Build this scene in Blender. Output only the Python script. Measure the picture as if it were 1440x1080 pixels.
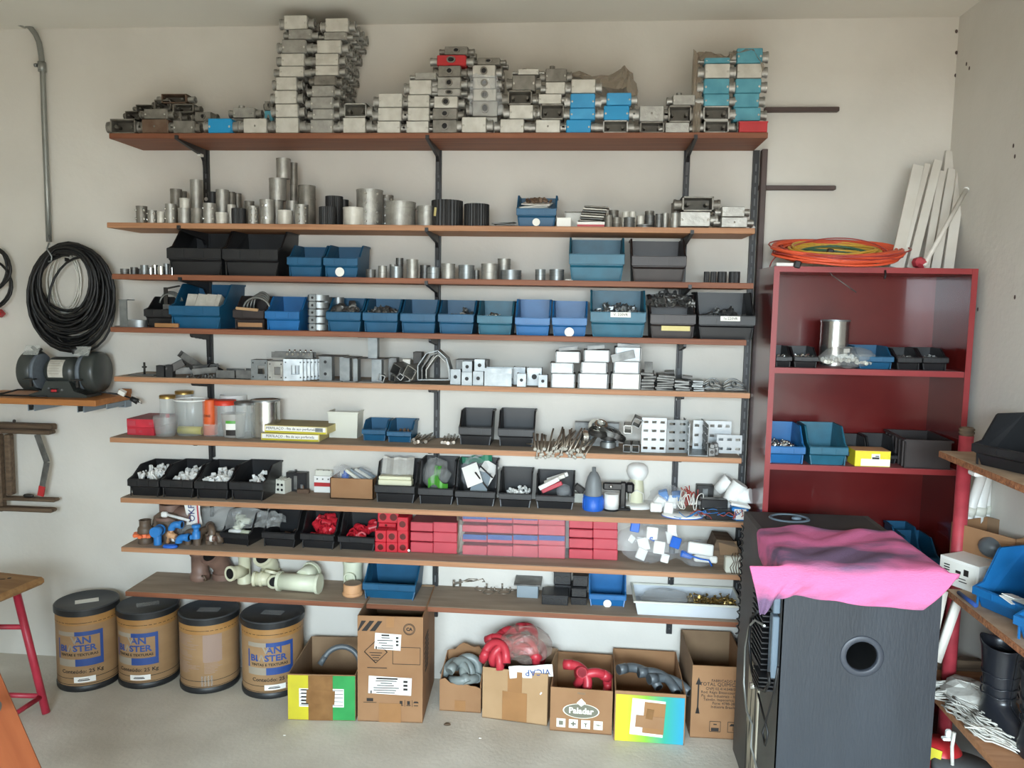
import bpy, math, random
from mathutils import Vector, Matrix, Euler
R = math.radians
PI = math.pi
random.seed(7)
for o in list(bpy.data.objects): bpy.data.objects.remove(o)
scn = bpy.context.scene
col = scn.collection

# ---------------- camera, world, lights, exposure ----------------
F = 1126.05
CAM = Vector((0.3399, -3.7, 1.8254))
YAW, PITCH, ROLL = 0.0876, 0.0999, 0.0173
cy_, sy_, cp_, sp_ = math.cos(YAW), math.sin(YAW), math.cos(PITCH), math.sin(PITCH)
FW = Vector((-sy_*cp_, cy_*cp_, -sp_))
r0_ = Vector((cy_, sy_, 0)); u0_ = r0_.cross(FW)
RT = r0_*math.cos(ROLL) + u0_*math.sin(ROLL)
UP = -r0_*math.sin(ROLL) + u0_*math.cos(ROLL)
cd = bpy.data.cameras.new('camera'); cam = bpy.data.objects.new('camera', cd); col.objects.link(cam)
cam.matrix_world = Matrix(((RT.x, UP.x, -FW.x, CAM.x), (RT.y, UP.y, -FW.y, CAM.y), (RT.z, UP.z, -FW.z, CAM.z), (0, 0, 0, 1)))
cd.sensor_fit = 'HORIZONTAL'; cd.sensor_width = 36.0; cd.lens = 36.0*F/1440.0
cd.clip_start = 0.05; cd.clip_end = 100
scn.camera = cam

world = bpy.data.worlds.new('daylight'); scn.world = world; world.use_nodes = True
wb = world.node_tree.nodes['Background']
wn, wl = world.node_tree.nodes, world.node_tree.links
wtc = wn.new('ShaderNodeTexCoord'); wsp = wn.new('ShaderNodeSeparateXYZ'); wcr = wn.new('ShaderNodeValToRGB')
wl.new(wtc.outputs['Generated'], wsp.inputs[0]); wl.new(wsp.outputs[2], wcr.inputs[0]); wl.new(wcr.outputs[0], wb.inputs[0])
wcr.color_ramp.elements[0].position = .0; wcr.color_ramp.elements[0].color = (1.55, 1.33, 1.1, 1)      # sunlit ground outside
wcr.color_ramp.elements[1].position = .04; wcr.color_ramp.elements[1].color = (.70, .86, 1.0, 1)     # overcast sky
wb.inputs[1].default_value = 2.6

def area(name, loc, rot, sx, sy, power, colr):
    l = bpy.data.lights.new(name, 'AREA'); l.shape = 'RECTANGLE'; l.size = sx; l.size_y = sy
    l.energy = power; l.color = colr
    o = bpy.data.objects.new(name, l); o.location = loc; o.rotation_euler = rot; col.objects.link(o)
    return o
# daylight through the wide open garage door behind the photographer
area('door_daylight', (-.2, -7.6, 3.05), (R(70), 0, R(-4)), 4.6, 2.6, 2000, (0.74, 0.90, 1.0))
scn.view_settings.view_transform = 'Standard'
scn.view_settings.look = 'None'
scn.view_settings.gamma = 1.0
scn.view_settings.use_curve_mapping = False
scn.view_settings.exposure = 0.0

# ---------------- pixel of the photograph -> point on a real plane ----------------
def ray(px, py): return FW + RT*((px-720)/F) + UP*((540-py)/F)
def PY(px, py, Y):
    d = ray(px, py); return CAM + d*((Y-CAM.y)/d.y)
def PZ(px, py, Z):
    d = ray(px, py); return CAM + d*((Z-CAM.z)/d.z)
def PX(px, py, X):
    d = ray(px, py); return CAM + d*((X-CAM.x)/d.x)

# ---------------- materials ----------------
def lin(c): return tuple(((v/255)/12.92 if v/255 <= .04045 else (((v/255)+.055)/1.055)**2.4) for v in c)
MATS = {}
def mat(name, c, rough=.5, metal=0., var=.0, scale=8., bump=0., bscale=None, c2=None, stretch=None, spec=None, alpha=None, trans=0., coat=0., detail=4., emit=None, thr=None):
    if name in MATS: return MATS[name]
    m = bpy.data.materials.new(name); m.use_nodes = True; nt = m.node_tree; N = nt.nodes; L = nt.links
    b = N['Principled BSDF']; base = lin(c)
    b.inputs['Base Color'].default_value = (*base, 1)
    b.inputs['Roughness'].default_value = rough; b.inputs['Metallic'].default_value = metal
    if spec is not None: b.inputs['Specular IOR Level'].default_value = spec
    if coat: b.inputs['Coat Weight'].default_value = coat
    if trans: b.inputs['Transmission Weight'].default_value = trans
    if alpha is not None: b.inputs['Alpha'].default_value = alpha
    if var or c2 or bump:
        tc = N.new('ShaderNodeTexCoord'); mp = N.new('ShaderNodeMapping'); L.new(tc.outputs['Object'], mp.inputs['Vector'])
        if stretch: mp.inputs['Scale'].default_value = stretch
        oi = N.new('ShaderNodeObjectInfo')
        mul = N.new('ShaderNodeVectorMath'); mul.operation = 'ADD'
        cb = N.new('ShaderNodeCombineXYZ'); m9 = N.new('ShaderNodeMath'); m9.operation = 'MULTIPLY'; m9.inputs[1].default_value = 37.
        L.new(oi.outputs['Random'], m9.inputs[0]); L.new(m9.outputs[0], cb.inputs[0]); L.new(m9.outputs[0], cb.inputs[1])
        L.new(mp.outputs[0], mul.inputs[0]); L.new(cb.outputs[0], mul.inputs[1])
        nz = N.new('ShaderNodeTexNoise'); nz.inputs['Scale'].default_value = scale; nz.inputs['Detail'].default_value = detail
        L.new(mul.outputs[0], nz.inputs['Vector'])
        if var or c2:
            cr = N.new('ShaderNodeValToRGB'); e = cr.color_ramp.elements
            lo, hi = thr if thr else (.3, .7)
            e[0].position = lo; e[1].position = hi
            if c2: e[0].color = (*lin(c2), 1); e[1].color = (*base, 1)
            else:
                e[0].color = (*[v*(1-var) for v in base], 1); e[1].color = (*[min(1, v*(1+var)) for v in base], 1)
            L.new(nz.outputs[0], cr.inputs[0]); L.new(cr.outputs[0], b.inputs['Base Color'])
        if bump:
            n2 = nz
            if bscale:
                n2 = N.new('ShaderNodeTexNoise'); n2.inputs['Scale'].default_value = bscale; n2.inputs['Detail'].default_value = 6
                L.new(mul.outputs[0], n2.inputs['Vector'])
            bp = N.new('ShaderNodeBump'); bp.inputs['Strength'].default_value = bump; bp.inputs['Distance'].default_value = .01
            L.new(n2.outputs[0], bp.inputs['Height']); L.new(bp.outputs[0], b.inputs['Normal'])
    MATS[name] = m; return m
# setting
M_wall = mat('plaster_white', (214, 210, 202), .85, var=0, c2=(200, 196, 187), scale=1.6, bump=.12, bscale=40, thr=(.3, .62), detail=8)
M_ceil = mat('ceiling_paint', (226, 222, 212), .9, c2=(218, 213, 202), scale=1.2, detail=7)
M_floor = mat('concrete_floor', (204, 198, 186), .6, c2=(176, 169, 156), scale=2.6, bump=.2, bscale=60, detail=10, thr=(.3, .66))
# woods
M_board = mat('shelf_wood', (138, 84, 55), .6, c2=(112, 64, 41), scale=5, stretch=(.5, 12, 12), bump=.06)
M_dusty = mat('dusty_top', (158, 142, 124), .88, c2=(136, 119, 102), scale=7, stretch=(.6, 3, 3), detail=6)
M_light = mat('shelf_wood_pale', (178, 130, 94), .62, c2=(152, 105, 72), scale=5, stretch=(.5, 12, 12), bump=.06)
M_ochre = mat('bench_wood', (176, 116, 62), .5, c2=(150, 94, 48), scale=4, stretch=(.5, 10, 10))
M_chip = mat('chipboard_top', (176, 150, 124), .8, c2=(148, 120, 96), scale=14, bump=.1)
M_chipedge = mat('chipboard_edge', (166, 112, 74), .9, c2=(110, 66, 40), scale=90, bump=.6, bscale=120, detail=8)
M_old = mat('weathered_wood', (112, 92, 72), .8, c2=(74, 58, 44), scale=6, stretch=(.7, 9, 9), bump=.25)
M_orangew = mat('orange_varnished_wood', (158, 88, 52), .45, c2=(134, 68, 38), scale=4, stretch=(6, 6, .8))
M_ply = mat('peeled_plywood', (168, 160, 142), .85, c2=(60, 58, 54), scale=9, stretch=(4, 4, .5), thr=(.42, .52), bump=.2)
# metals
M_alu = mat('cast_aluminium', (176, 174, 168), .48, .75, c2=(150, 148, 142), scale=30, bump=.15, bscale=140)
M_alul = mat('painted_aluminium_light', (206, 203, 194), .5, .25, c2=(184, 180, 170), scale=26, bump=.1, bscale=120)
M_alud = mat('dark_aluminium', (142, 138, 130), .5, .55, c2=(112, 108, 100), scale=26, bump=.15, bscale=120)
M_in = mat('box_inside', (96, 92, 84), .6, .6, var=.2, scale=20)
M_rust = mat('brownish_aluminium', (122, 102, 86), .55, .5, c2=(98, 74, 58), scale=25)
M_zinc = mat('galvanised_steel', (148, 152, 152), .42, .75, c2=(120, 124, 126), scale=22, detail=6)
M_zincd = mat('dull_galvanised_steel', (128, 128, 126), .5, .8, c2=(96, 96, 94), scale=24, detail=6)
M_chrome = mat('shiny_zinc', (214, 214, 210), .22, .95)
M_steel = mat('dark_steel', (64, 62, 60), .45, .7, var=.3, scale=20)
M_brass = mat('brass', (176, 150, 92), .3, .9, var=.2, scale=30)
M_tin = mat('tin_can', (196, 196, 192), .22, .95)
M_rod = mat('bolt_steel', (152, 142, 130), .4, .8, var=.2, scale=30)
# plastics / paints
M_blue = mat('blue_bin_plastic', (16, 78, 112), .45, var=.12, scale=12)
M_blue2 = mat('bright_blue_bin_plastic', (24, 96, 152), .42, var=.12, scale=12)
M_teal = mat('teal_blue_bin_plastic', (28, 92, 114), .45, var=.16, scale=14)
M_black = mat('black_bin_plastic', (27, 27, 29), .42, var=.25, scale=14)
M_blackb = mat('brown_black_bin_plastic', (44, 36, 35), .45, var=.2, scale=14)
M_blk = mat('black_rubber', (30, 30, 31), .5, var=.2, scale=10)
M_blk2 = mat('black_gloss_plastic', (26, 26, 28), .28)
M_grinder = mat('dark_green_grey_paint', (54, 58, 56), .35, var=.15, scale=10)
M_skyblue = mat('sky_blue_paint', (64, 158, 206), .4, c2=(48, 140, 190), scale=14)
M_cyan = mat('teal_blue_paint', (92, 160, 176), .45, c2=(70, 138, 156), scale=16)
M_azure = mat('bright_azure_paint', (26, 140, 192), .4)
M_redbox = mat('red_paint', (178, 40, 44), .45, var=.1, scale=12)
M_redpvc = mat('red_plastic', (186, 34, 48), .4, var=.08, scale=14)
M_pinkred = mat('pink_red_plastic', (182, 64, 76), .5, var=.08, scale=14)
M_pinkd = mat('dusty_pink_red_plastic', (142, 74, 76), .6, var=.08, scale=14)
M_maroon = mat('maroon_gloss_paint', (100, 28, 26), .22, c2=(84, 20, 20), scale=3, coat=.3)
M_maroonf = mat('maroon_edge_paint', (136, 44, 46), .35, var=.08, scale=8)
M_redpost = mat('red_post_paint', (178, 62, 72), .5, c2=(150, 46, 56), scale=18)
M_stoolred = mat('stool_red_paint', (186, 52, 72), .4, c2=(160, 40, 58), scale=14)
M_brownpost = mat('brown_post_paint', (74, 58, 54), .5, var=.15, scale=10)
M_railblk = mat('black_rail_paint', (32, 32, 34), .45)
M_greyst = mat('blue_grey_steel_paint', (136, 148, 156), .45, .3)
M_cream = mat('cream_pvc', (206, 204, 176), .42, var=.06, scale=10)
M_cream2 = mat('pale_cream_pvc', (204, 208, 186), .42, var=.06, scale=10)
M_brownpvc = mat('brown_pvc', (118, 92, 80), .5, var=.15, scale=12)
M_brownd = mat('dark_brown_pvc', (92, 76, 62), .5, var=.15, scale=12)
M_tan = mat('tan_plastic', (198, 150, 108), .6, var=.1, scale=12)
M_white = mat('white_plastic', (226, 226, 222), .4)
M_whitet = mat('white_tub_plastic', (208, 208, 196), .45)
M_traygrey = mat('grey_white_tray_plastic', (190, 196, 202), .45, var=.04, scale=8)
M_paper = mat('white_paper', (228, 226, 220), .7)
M_papers = mat('sticker_white', (226, 224, 216), .6)
M_card = mat('cardboard', (152, 114, 80), .85, c2=(138, 100, 67), scale=6, bump=.05)
M_cardl = mat('pale_cardboard', (170, 138, 102), .85, c2=(158, 126, 90), scale=6)
M_cardd = mat('cardboard_inside', (142, 116, 88), .9, c2=(126, 100, 76), scale=6)
M_tape = mat('brown_packing_tape', (150, 108, 68), .3, var=.08, scale=12)
M_taped = mat('dark_brown_tape', (136, 98, 58), .25, c2=(118, 82, 46), scale=20)
M_kraft = mat('kraft_drum', (158, 126, 90), .6, c2=(144, 112, 78), scale=5, stretch=(1, 1, 3))
M_kraftb = mat('kraft_band', (166, 124, 72), .5, c2=(150, 106, 56), scale=12)
M_drumlid = mat('drum_lid_plastic', (66, 68, 70), .5, c2=(52, 54, 56), scale=5)
M_drumrim = mat('drum_rim_black', (30, 31, 32), .45)
M_inkblue = mat('blue_print', (40, 70, 132), .5)
M_inkpale = mat('faded_grey_print', (150, 140, 124), .6)
M_ink = mat('black_print', (34, 28, 24), .7)
M_inkpurple = mat('faded_purple_print', (150, 126, 112), .7)
M_inkw = mat('white_print', (226, 222, 208), .6)
M_inkg = mat('grey_print', (112, 110, 94), .7)
M_yellow = mat('yellow_print', (196, 184, 34), .5, c2=(180, 168, 38), scale=12)
M_green = mat('green_print', (48, 150, 76), .5, c2=(36, 134, 66), scale=12)
M_lime = mat('yellow_cyan_print', (222, 224, 60), .5)
M_cyanp = mat('cyan_print', (54, 190, 190), .5, c2=(60, 176, 160), scale=8)
M_conduit = mat('galvanised_conduit', (146, 148, 144), .42, .7, var=.1, scale=14)
M_cable = mat('black_cable', (16, 16, 17), .5)
M_orange = mat('orange_cable', (214, 84, 50), .5)
M_redc = mat('red_cable', (162, 62, 54), .5)
M_yelc = mat('yellow_cable', (206, 160, 60), .5)
M_grnc = mat('green_cable', (66, 100, 74), .5)
M_greyhose = mat('grey_pvc_bend', (128, 136, 134), .4, var=.1, scale=10)
M_darkhose = mat('dark_grey_bend', (84, 90, 94), .4, var=.1, scale=10)
M_redhose = mat('red_pvc_bend', (182, 50, 62), .4, var=.08, scale=10)
M_pink = mat('pink_cloth', (208, 106, 150), .9, c2=(108, 84, 112), scale=4.2, stretch=(.6, 1.8, 1.8), thr=(.40, .56), bump=.35, bscale=160, detail=6)
M_speaker = mat('black_painted_wood', (42, 47, 54), .5, c2=(32, 36, 42), scale=2.4, stretch=(3, 3, .6), bump=.12, bscale=50, detail=8)
M_speakert = mat('dusty_black_top', (62, 60, 60), .6, c2=(50, 48, 47), scale=5)
M_spside = mat('cabinet_side_paint', (84, 82, 80), .6, c2=(64, 62, 60), scale=5)
M_greyplast = mat('grey_blue_plastic', (98, 112, 124), .4)
M_dark = mat('deep_black', (12, 12, 13), .6)
M_sponge = mat('mineral_wool', (90, 92, 92), .9)
M_boot = mat('black_rubber_boot', (34, 36, 42), .3, var=.1, scale=6)
M_string = mat('white_cotton_string', (206, 204, 196), .9, c2=(176, 172, 162), scale=40)
M_pack = mat('yellow_white_packaging', (214, 202, 140), .6, c2=(196, 180, 116), scale=8)
M_packtop = mat('dusty_yellow_packaging', (150, 138, 92), .7, c2=(130, 116, 76), scale=5)
M_wirew = mat('white_wire', (210, 208, 200), .5)
M_lamp = mat('lamp_white', (232, 232, 228), .35)
M_nozzle = mat('grey_nozzle', (112, 116, 118), .5)
M_bluep = mat('cobalt_plastic', (36, 96, 190), .4)
M_bluef = mat('blue_fitting', (44, 116, 182), .4)
M_orangef = mat('orange_fitting', (226, 112, 66), .45)
M_redlid = mat('red_lid', (206, 58, 36), .45)
M_goldlid = mat('gold_lid', (176, 146, 84), .35, .8)
M_orangetub = mat('orange_tub', (210, 90, 40), .5)
M_redpack = mat('red_print_carton', (196, 44, 60), .55, c2=(170, 34, 50), scale=14)
M_whiteslat = mat('white_slat', (212, 208, 200), .55, c2=(198, 192, 182), scale=6)
M_greenbag = mat('green_print_film', (76, 150, 52), .4)
M_greenl = mat('green_film', (40, 120, 90), .4)
def clear(name, c, a, rough=.15, bump=.0):
    return mat(name, c, rough, 0, alpha=a, spec=.8, var=.05 if bump else 0, scale=20, bump=bump, bscale=30)
M_glass = clear('clear_jar', (200, 206, 204), .28)
M_frost = clear('frosted_cup', (190, 186, 180), .55, .35)
M_film = clear('clear_film', (222, 226, 230), .17, .1, .5)
M_film2 = clear('dusty_brown_film', (150, 136, 118), .6, .35, .6)
M_film5 = clear('tight_clear_wrap', (222, 226, 230), .05, .08, .5)
M_film4 = clear('dusty_film', (176, 160, 150), .33, .25, .6)
M_film3 = clear('grey_film', (180, 182, 180), .32, .2, .6)
M_lens = clear('clear_guard', (200, 204, 200), .3)

# ---------------- mesh builder ----------------
class MB:
    def __init__(s): s.v = []; s.f = []; s.sm = []
    def add(s, v, f, smooth=False, M=None):
        n = len(s.v)
        s.v += [tuple(M @ Vector(p)) for p in v] if M is not None else [tuple(p) for p in v]
        s.f += [tuple(i+n for i in q) for q in f]; s.sm += [smooth]*len(f); return s
    def box(s, c, sz, rot=None, b=0.):
        hx, hy, hz = sz[0]/2, sz[1]/2, sz[2]/2
        M = Matrix.Translation(c) @ (Euler(rot).to_matrix().to_4x4() if rot else Matrix.Identity(4))
        if b <= 0:
            v = [(x, y, z) for x in (-hx, hx) for y in (-hy, hy) for z in (-hz, hz)]
            f = [(0, 1, 3, 2), (4, 6, 7, 5), (0, 4, 5, 1), (2, 3, 7, 6), (0, 2, 6, 4), (1, 5, 7, 3)]
            return s.add(v, f, M=M)
        b = min(b, hx*.9, hy*.9, hz*.9)
        v = []; idx = {}
        for x in (-1, 1):
            for y in (-1, 1):
                for z in (-1, 1):
                    for a in range(3):
                        p = [x*(hx-b), y*(hy-b), z*(hz-b)]; p[a] = (x*hx, y*hy, z*hz)[a]
                        idx[(x, y, z, a)] = len(v); v.append(tuple(p))
        f = []
        for a in range(3):
            o1, o2 = (a+1) % 3, (a+2) % 3
            for sg in (-1, 1):
                q = []
                for (p1, p2) in ((-1, -1), (1, -1), (1, 1), (-1, 1)):
                    k = [0, 0, 0]; k[a] = sg; k[o1] = p1; k[o2] = p2; q.append(idx[(k[0], k[1], k[2], a)])
                f.append(tuple(q if sg > 0 else q[::-1]))
            for p1 in (-1, 1):       # edges parallel to axis a
                for p2 in (-1, 1):
                    def g(t, face):
                        k = [0, 0, 0]; k[a] = t; k[o1] = p1; k[o2] = p2; return idx[(k[0], k[1], k[2], face)]
                    q = [g(-1, o1), g(1, o1), g(1, o2), g(-1, o2)]
                    f.append(tuple(q if p1*p2 < 0 else q[::-1]))
        for x in (-1, 1):
            for y in (-1, 1):
                for z in (-1, 1):
                    q = [idx[(x, y, z, a)] for a in range(3)]
                    f.append(tuple(q if x*y*z > 0 else q[::-1]))
        return s.add(v, f, M=M)
    def cyl(s, p0, p1, r0, r1=None, n=16, caps=True):
        r1 = r0 if r1 is None else r1
        p0, p1 = Vector(p0), Vector(p1); d = (p1-p0).normalized()
        a = d.orthogonal().normalized(); b = d.cross(a)
        v = []
        for i in range(n):
            t = 2*PI*i/n; e = a*math.cos(t)+b*math.sin(t); v += [p0+e*r0, p1+e*r1]
        s.add(v, [(2*i, 2*((i+1) % n), 2*((i+1) % n)+1, 2*i+1) for i in range(n)], True)
        if caps:
            k = len(s.v)-2*n
            s.f += [tuple(k+2*i for i in range(n))[::-1], tuple(k+2*i+1 for i in range(n))]; s.sm += [False, False]
        return s
    def lathe(s, prof, n=20, M=None, closed=False):   # prof of (r, z); sharp by duplicates
        v = []; f = []
        m = len(prof)
        for (r, z) in prof:
            for i in range(n):
                t = 2*PI*i/n; v.append((r*math.cos(t), r*math.sin(t), z))
        rr = range(m) if closed else range(m-1)
        for j in rr:
            j2 = (j+1) % m
            if abs(prof[j][0]-prof[j2][0]) < 1e-9 and abs(prof[j][1]-prof[j2][1]) < 1e-9: continue
            for i in range(n):
                k = (i+1) % n; f.append((j*n+i, j*n+k, j2*n+k, j2*n+i))
        return s.add(v, f, True, M)
    def ring(s, ro, ri, z0, z1, n=20, M=None):     # hollow sleeve
        for pr in ([(ro, z0), (ro, z1)], [(ro, z1), (ri, z1)], [(ri, z1), (ri, z0)], [(ri, z0), (ro, z0)]): s.lathe(pr, n, M)
        return s
    def tube(s, pts, r, n=6, closed=False, caps=True):
        pts = [Vector(p) for p in pts]; m = len(pts); v = []; f = []
        prev = None
        for i, p in enumerate(pts):
            if closed: d = pts[(i+1) % m]-pts[i-1]
            else: d = pts[min(i+1, m-1)]-pts[max(i-1, 0)]
            d.normalize()
            a = d.orthogonal().normalized() if prev is None else (prev-d*prev.dot(d)).normalized()
            prev = a; b = d.cross(a)
            rr = r[i] if isinstance(r, (list, tuple)) else r
            for k in range(n):
                t = 2*PI*k/n; v.append(p+(a*math.cos(t)+b*math.sin(t))*rr)
        for i in range(m if closed else m-1):
            j = (i+1) % m
            for k in range(n):
                k2 = (k+1) % n; f.append((i*n+k, i*n+k2, j*n+k2, j*n+k))
        s.add(v, f, True)
        if caps and not closed:
            k0 = len(s.v)-m*n
            s.f += [tuple(k0+i for i in range(n))[::-1], tuple(k0+(m-1)*n+i for i in range(n))]; s.sm += [False, False]
        return s
    def prism(s, poly, a0, a1, axis='x', M=None):
        n = len(poly)
        def P(q, t): return (t, q[0], q[1]) if axis == 'x' else ((q[0], t, q[1]) if axis == 'y' else (q[0], q[1], t))
        v = [P(q, a0) for q in poly]+[P(q, a1) for q in poly]
        f = [tuple(range(n)), tuple(range(n, 2*n))[::-1]]+[(i, i+n, (i+1) % n+n, (i+1) % n) for i in range(n)]
        return s.add(v, f, False, M)
    def sphere(s, c, r, n=12, m=8, sz=(1, 1, 1)):
        pr = [(max(1e-4, r*math.sin(PI*j/m)), -r*math.cos(PI*j/m)) for j in range(m+1)]
        return s.lathe(pr, n, Matrix.Translation(c) @ Matrix.Diagonal((*sz, 1)))
    def grid(s, nu, nv, fn, smooth=True):
        v = [fn(i/nu, j/nv) for j in range(nv+1) for i in range(nu+1)]
        f = [(j*(nu+1)+i, j*(nu+1)+i+1, (j+1)*(nu+1)+i+1, (j+1)*(nu+1)+i) for j in range(nv) for i in range(nu)]
        return s.add(v, f, smooth)
    def mesh(s, name):
        me = bpy.data.meshes.new(name); me.from_pydata(s.v, [], s.f); me.materials.append(None)
        me.polygons.foreach_set('use_smooth', s.sm)
        me.update()
        return me
def TM(loc=(0, 0, 0), rot=(0, 0, 0), sc=(1, 1, 1)):
    return Matrix.Translation(loc) @ Euler(rot).to_matrix().to_4x4() @ Matrix.Diagonal((*sc, 1))

TINY = set('corner_rib screw blue_frame faded_frame printed_line ink bolt_hole screw_hole slot_row knockout_ring socket_hole hazard_diamond care_symbols care_symbol side_print printed_text_block clear_tape ridge grip_rib cooling_fin lower_grille rib crease symbol slanted_stripes printed_frame print_band guard_screw nameplate_print arrow seat_mark wire figure wall stray_loop loop end_ring'.split())
def O(name, mb, m, parent=None, loc=None, rot=None, sc=None, label=None, fix=True):
    me = mb.mesh(name) if isinstance(mb, MB) else mb
    o = bpy.data.objects.new(name, me); col.objects.link(o)
    if m is not None and len(me.materials): o.material_slots[0].link = 'OBJECT'; o.material_slots[0].material = m
    if parent: o.parent = parent
    if loc is not None: o.location = loc
    if rot is not None: o.rotation_euler = rot
    if sc is not None: o.scale = sc
    if label: o['label'] = label
    if parent and name in TINY: o['kind'] = 'stuff'
    return o
def tag(o, label=None, cat=None, group=None, kind=None):
    if label: o['label'] = label
    if cat: o['category'] = cat
    if group: o['group'] = group
    if kind: o['kind'] = kind
    return o
def E(name, label, cat, loc=(0, 0, 0), rot=(0, 0, 0), group=None, sc=None):
    o = bpy.data.objects.new(name, None); col.objects.link(o); o.location = loc; o.rotation_euler = rot; o.empty_display_size = .05
    if sc: o.scale = sc
    return tag(o, label, cat, group)
CHILD = {}
def kids(o):
    return [c for c in bpy.data.objects if c.parent == o]
# prototype: list of (name, mesh, material, children, label)
def inst(name, proto, label, cat, loc, rot=(0, 0, 0), sc=None, group=None, recolor=None):
    root = E(name, label, cat, loc, rot, group, sc)
    for (pn, me, m, ch, lb) in proto:
        if recolor and m in recolor: m = recolor[m]
        p = O(pn, me, m, root, label=lb)
        for (cn, cme, cm, _, clb) in ch:
            if recolor and cm in recolor: cm = recolor[cm]
            O(cn, cme, cm, p, label=clb)
    return root
def smooth_by(o, sub=0, solid=0):
    if solid:
        md = o.modifiers.new('thick', 'SOLIDIFY'); md.thickness = solid; md.offset = 0
    if sub:
        md = o.modifiers.new('sub', 'SUBSURF'); md.levels = sub; md.render_levels = sub
    return o
def textmesh(s, size, ax='CENTER', ext=.0004, bold=0, sx=1.):
    c = bpy.data.curves.new('lettering', 'FONT'); c.body = s; c.size = size; c.align_x = ax; c.align_y = 'CENTER'; c.extrude = ext; c.offset = bold
    c.resolution_u = 2
    o = bpy.data.objects.new('lettering', c); col.objects.link(o)
    dg = bpy.context.evaluated_depsgraph_get()
    me = bpy.data.meshes.new_from_object(o.evaluated_get(dg))
    bpy.data.objects.remove(o); bpy.data.curves.remove(c)
    if sx != 1:
        for v in me.vertices: v.co.x *= sx
    me.materials.clear(); me.materials.append(None)
    return me
def text(s, size, m, parent, loc, rot=(PI/2, 0, 0), **k):
    return O('lettering', textmesh(s, size, **k), m, parent, loc, rot)
ORD = ['lowest']+[n+' from bottom' for n in 'second third fourth fifth sixth seventh eighth ninth tenth'.split()]
NTH = ['first', 'second', 'third', 'fourth', 'fifth', 'sixth', 'seventh', 'eighth', 'ninth', 'tenth', 'eleventh', 'twelfth', 'thirteenth', 'fourteenth', 'fifteenth', 'sixteenth']

# ---------------- the setting ----------------
H = 3.073; XR = 1.90; XL = -3.4; YB = -5.0
def st(name, mb, m, loc=None): return tag(O(name, mb, m, loc=loc), kind='structure')
st('floor', MB().box(((XL+XR)/2, (YB)/2, -.06), (XR-XL+.4, -YB+.4, .12)), M_floor)
st('ceiling', MB().box(((XL+XR)/2, YB/2, H+.06), (XR-XL+.4, -YB+.4, .12)), M_ceil)
st('wall_back', MB().box(((XL+XR)/2, .06, H/2), (XR-XL+.4, .12, H+.001)), M_wall)
st('wall_right', MB().box((XR+.06, YB/2, H/2), (.12, -YB+.3, H+.001)), M_wall)
st('wall_left', MB().box((XL-.06, YB/2, H/2), (.12, -YB+.3, H+.001)), M_wall)
st('unseen_wall_front', MB().box(((XL+XR)/2, YB, H-.42), (XR-XL+.4, .16, .84)).box(((XL-.85)/2, YB, H/2), (-.85-XL, .15, H)), M_wall)  # unseen wall; lintel and left piece added and sized to block door light
# drilled holes and small knocks in the plaster of the right wall
for (px, py) in ((1425, 205), (1427, 220), (1375, 435), (1427, 418), (1345, 44), (1345, 74), (1344, 106), (1359, 90), (1363, 96)):
    p = PX(px, py, XR-.001) if px > 1350 else PY(px, py, -.002)
    O('drill_hole', MB().sphere(p, .006, 8, 4, (.3, 1, 1.4) if px > 1350 else (1, .3, 1.4)), M_brownpost, bpy.data.objects['wall_right' if px > 1350 else 'wall_back'])

# ---------------- shelves, rails and brackets ----------------
YF = -.278; TH = .0233
Z = [2.5377, 2.1529, 1.9277, 1.6913, 1.4691, 1.19, .912, .6805, .4699]
fl = [(153, 185), (150, 312), (157, 385), (155, 460), (160, 530), (154, 614), (169, 699), (170, 767), (176, 831)]
frr = [(1080, 189), (1062, 321), (1060, 397.5), (1050, 477), (1055, 552), (1043, 646), (1047, 733), (1045, 811), (1040, 875)]
SH = ['topmost', 'second', 'third', 'fourth', 'fifth', 'sixth', 'seventh', 'eighth', 'lowest']
SHN = ['topmost shelf', 'second shelf from the top', 'third shelf from the top', 'fourth shelf from the top', 'fifth shelf from the top', 'sixth shelf from the top', 'seventh shelf from the top', 'eighth shelf from the top', 'lowest shelf']
SL, SR = [], []
for k in range(9):
    a = PY(*fl[k], YF).x; b = PY(*frr[k], YF).x; SL.append(a); SR.append(b)
    wood = M_board if k in (0, 2, 3, 8) else M_light
    t = E('shelf_board', 'long brown wooden wall board, %s of the nine' % ('the topmost' if k == 0 else 'the lowest' if k == 8 else SH[k]+' from the top'), 'shelf', ((a+b)/2, 0, Z[k]), group='long wall shelves')
    core = MB()
    core.box((0, YF/2-.002, -TH/2-.0008), (b-a, -YF-.004, TH-.0016), b=.0012)
    O('board', core, wood, t)
    O('dusty_surface', MB().box((0, YF/2, -.0008), (b-a-.002, -YF-.006, .0016)), M_dusty if k > 3 else wood, t, label='grey dusty upper face')
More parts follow.
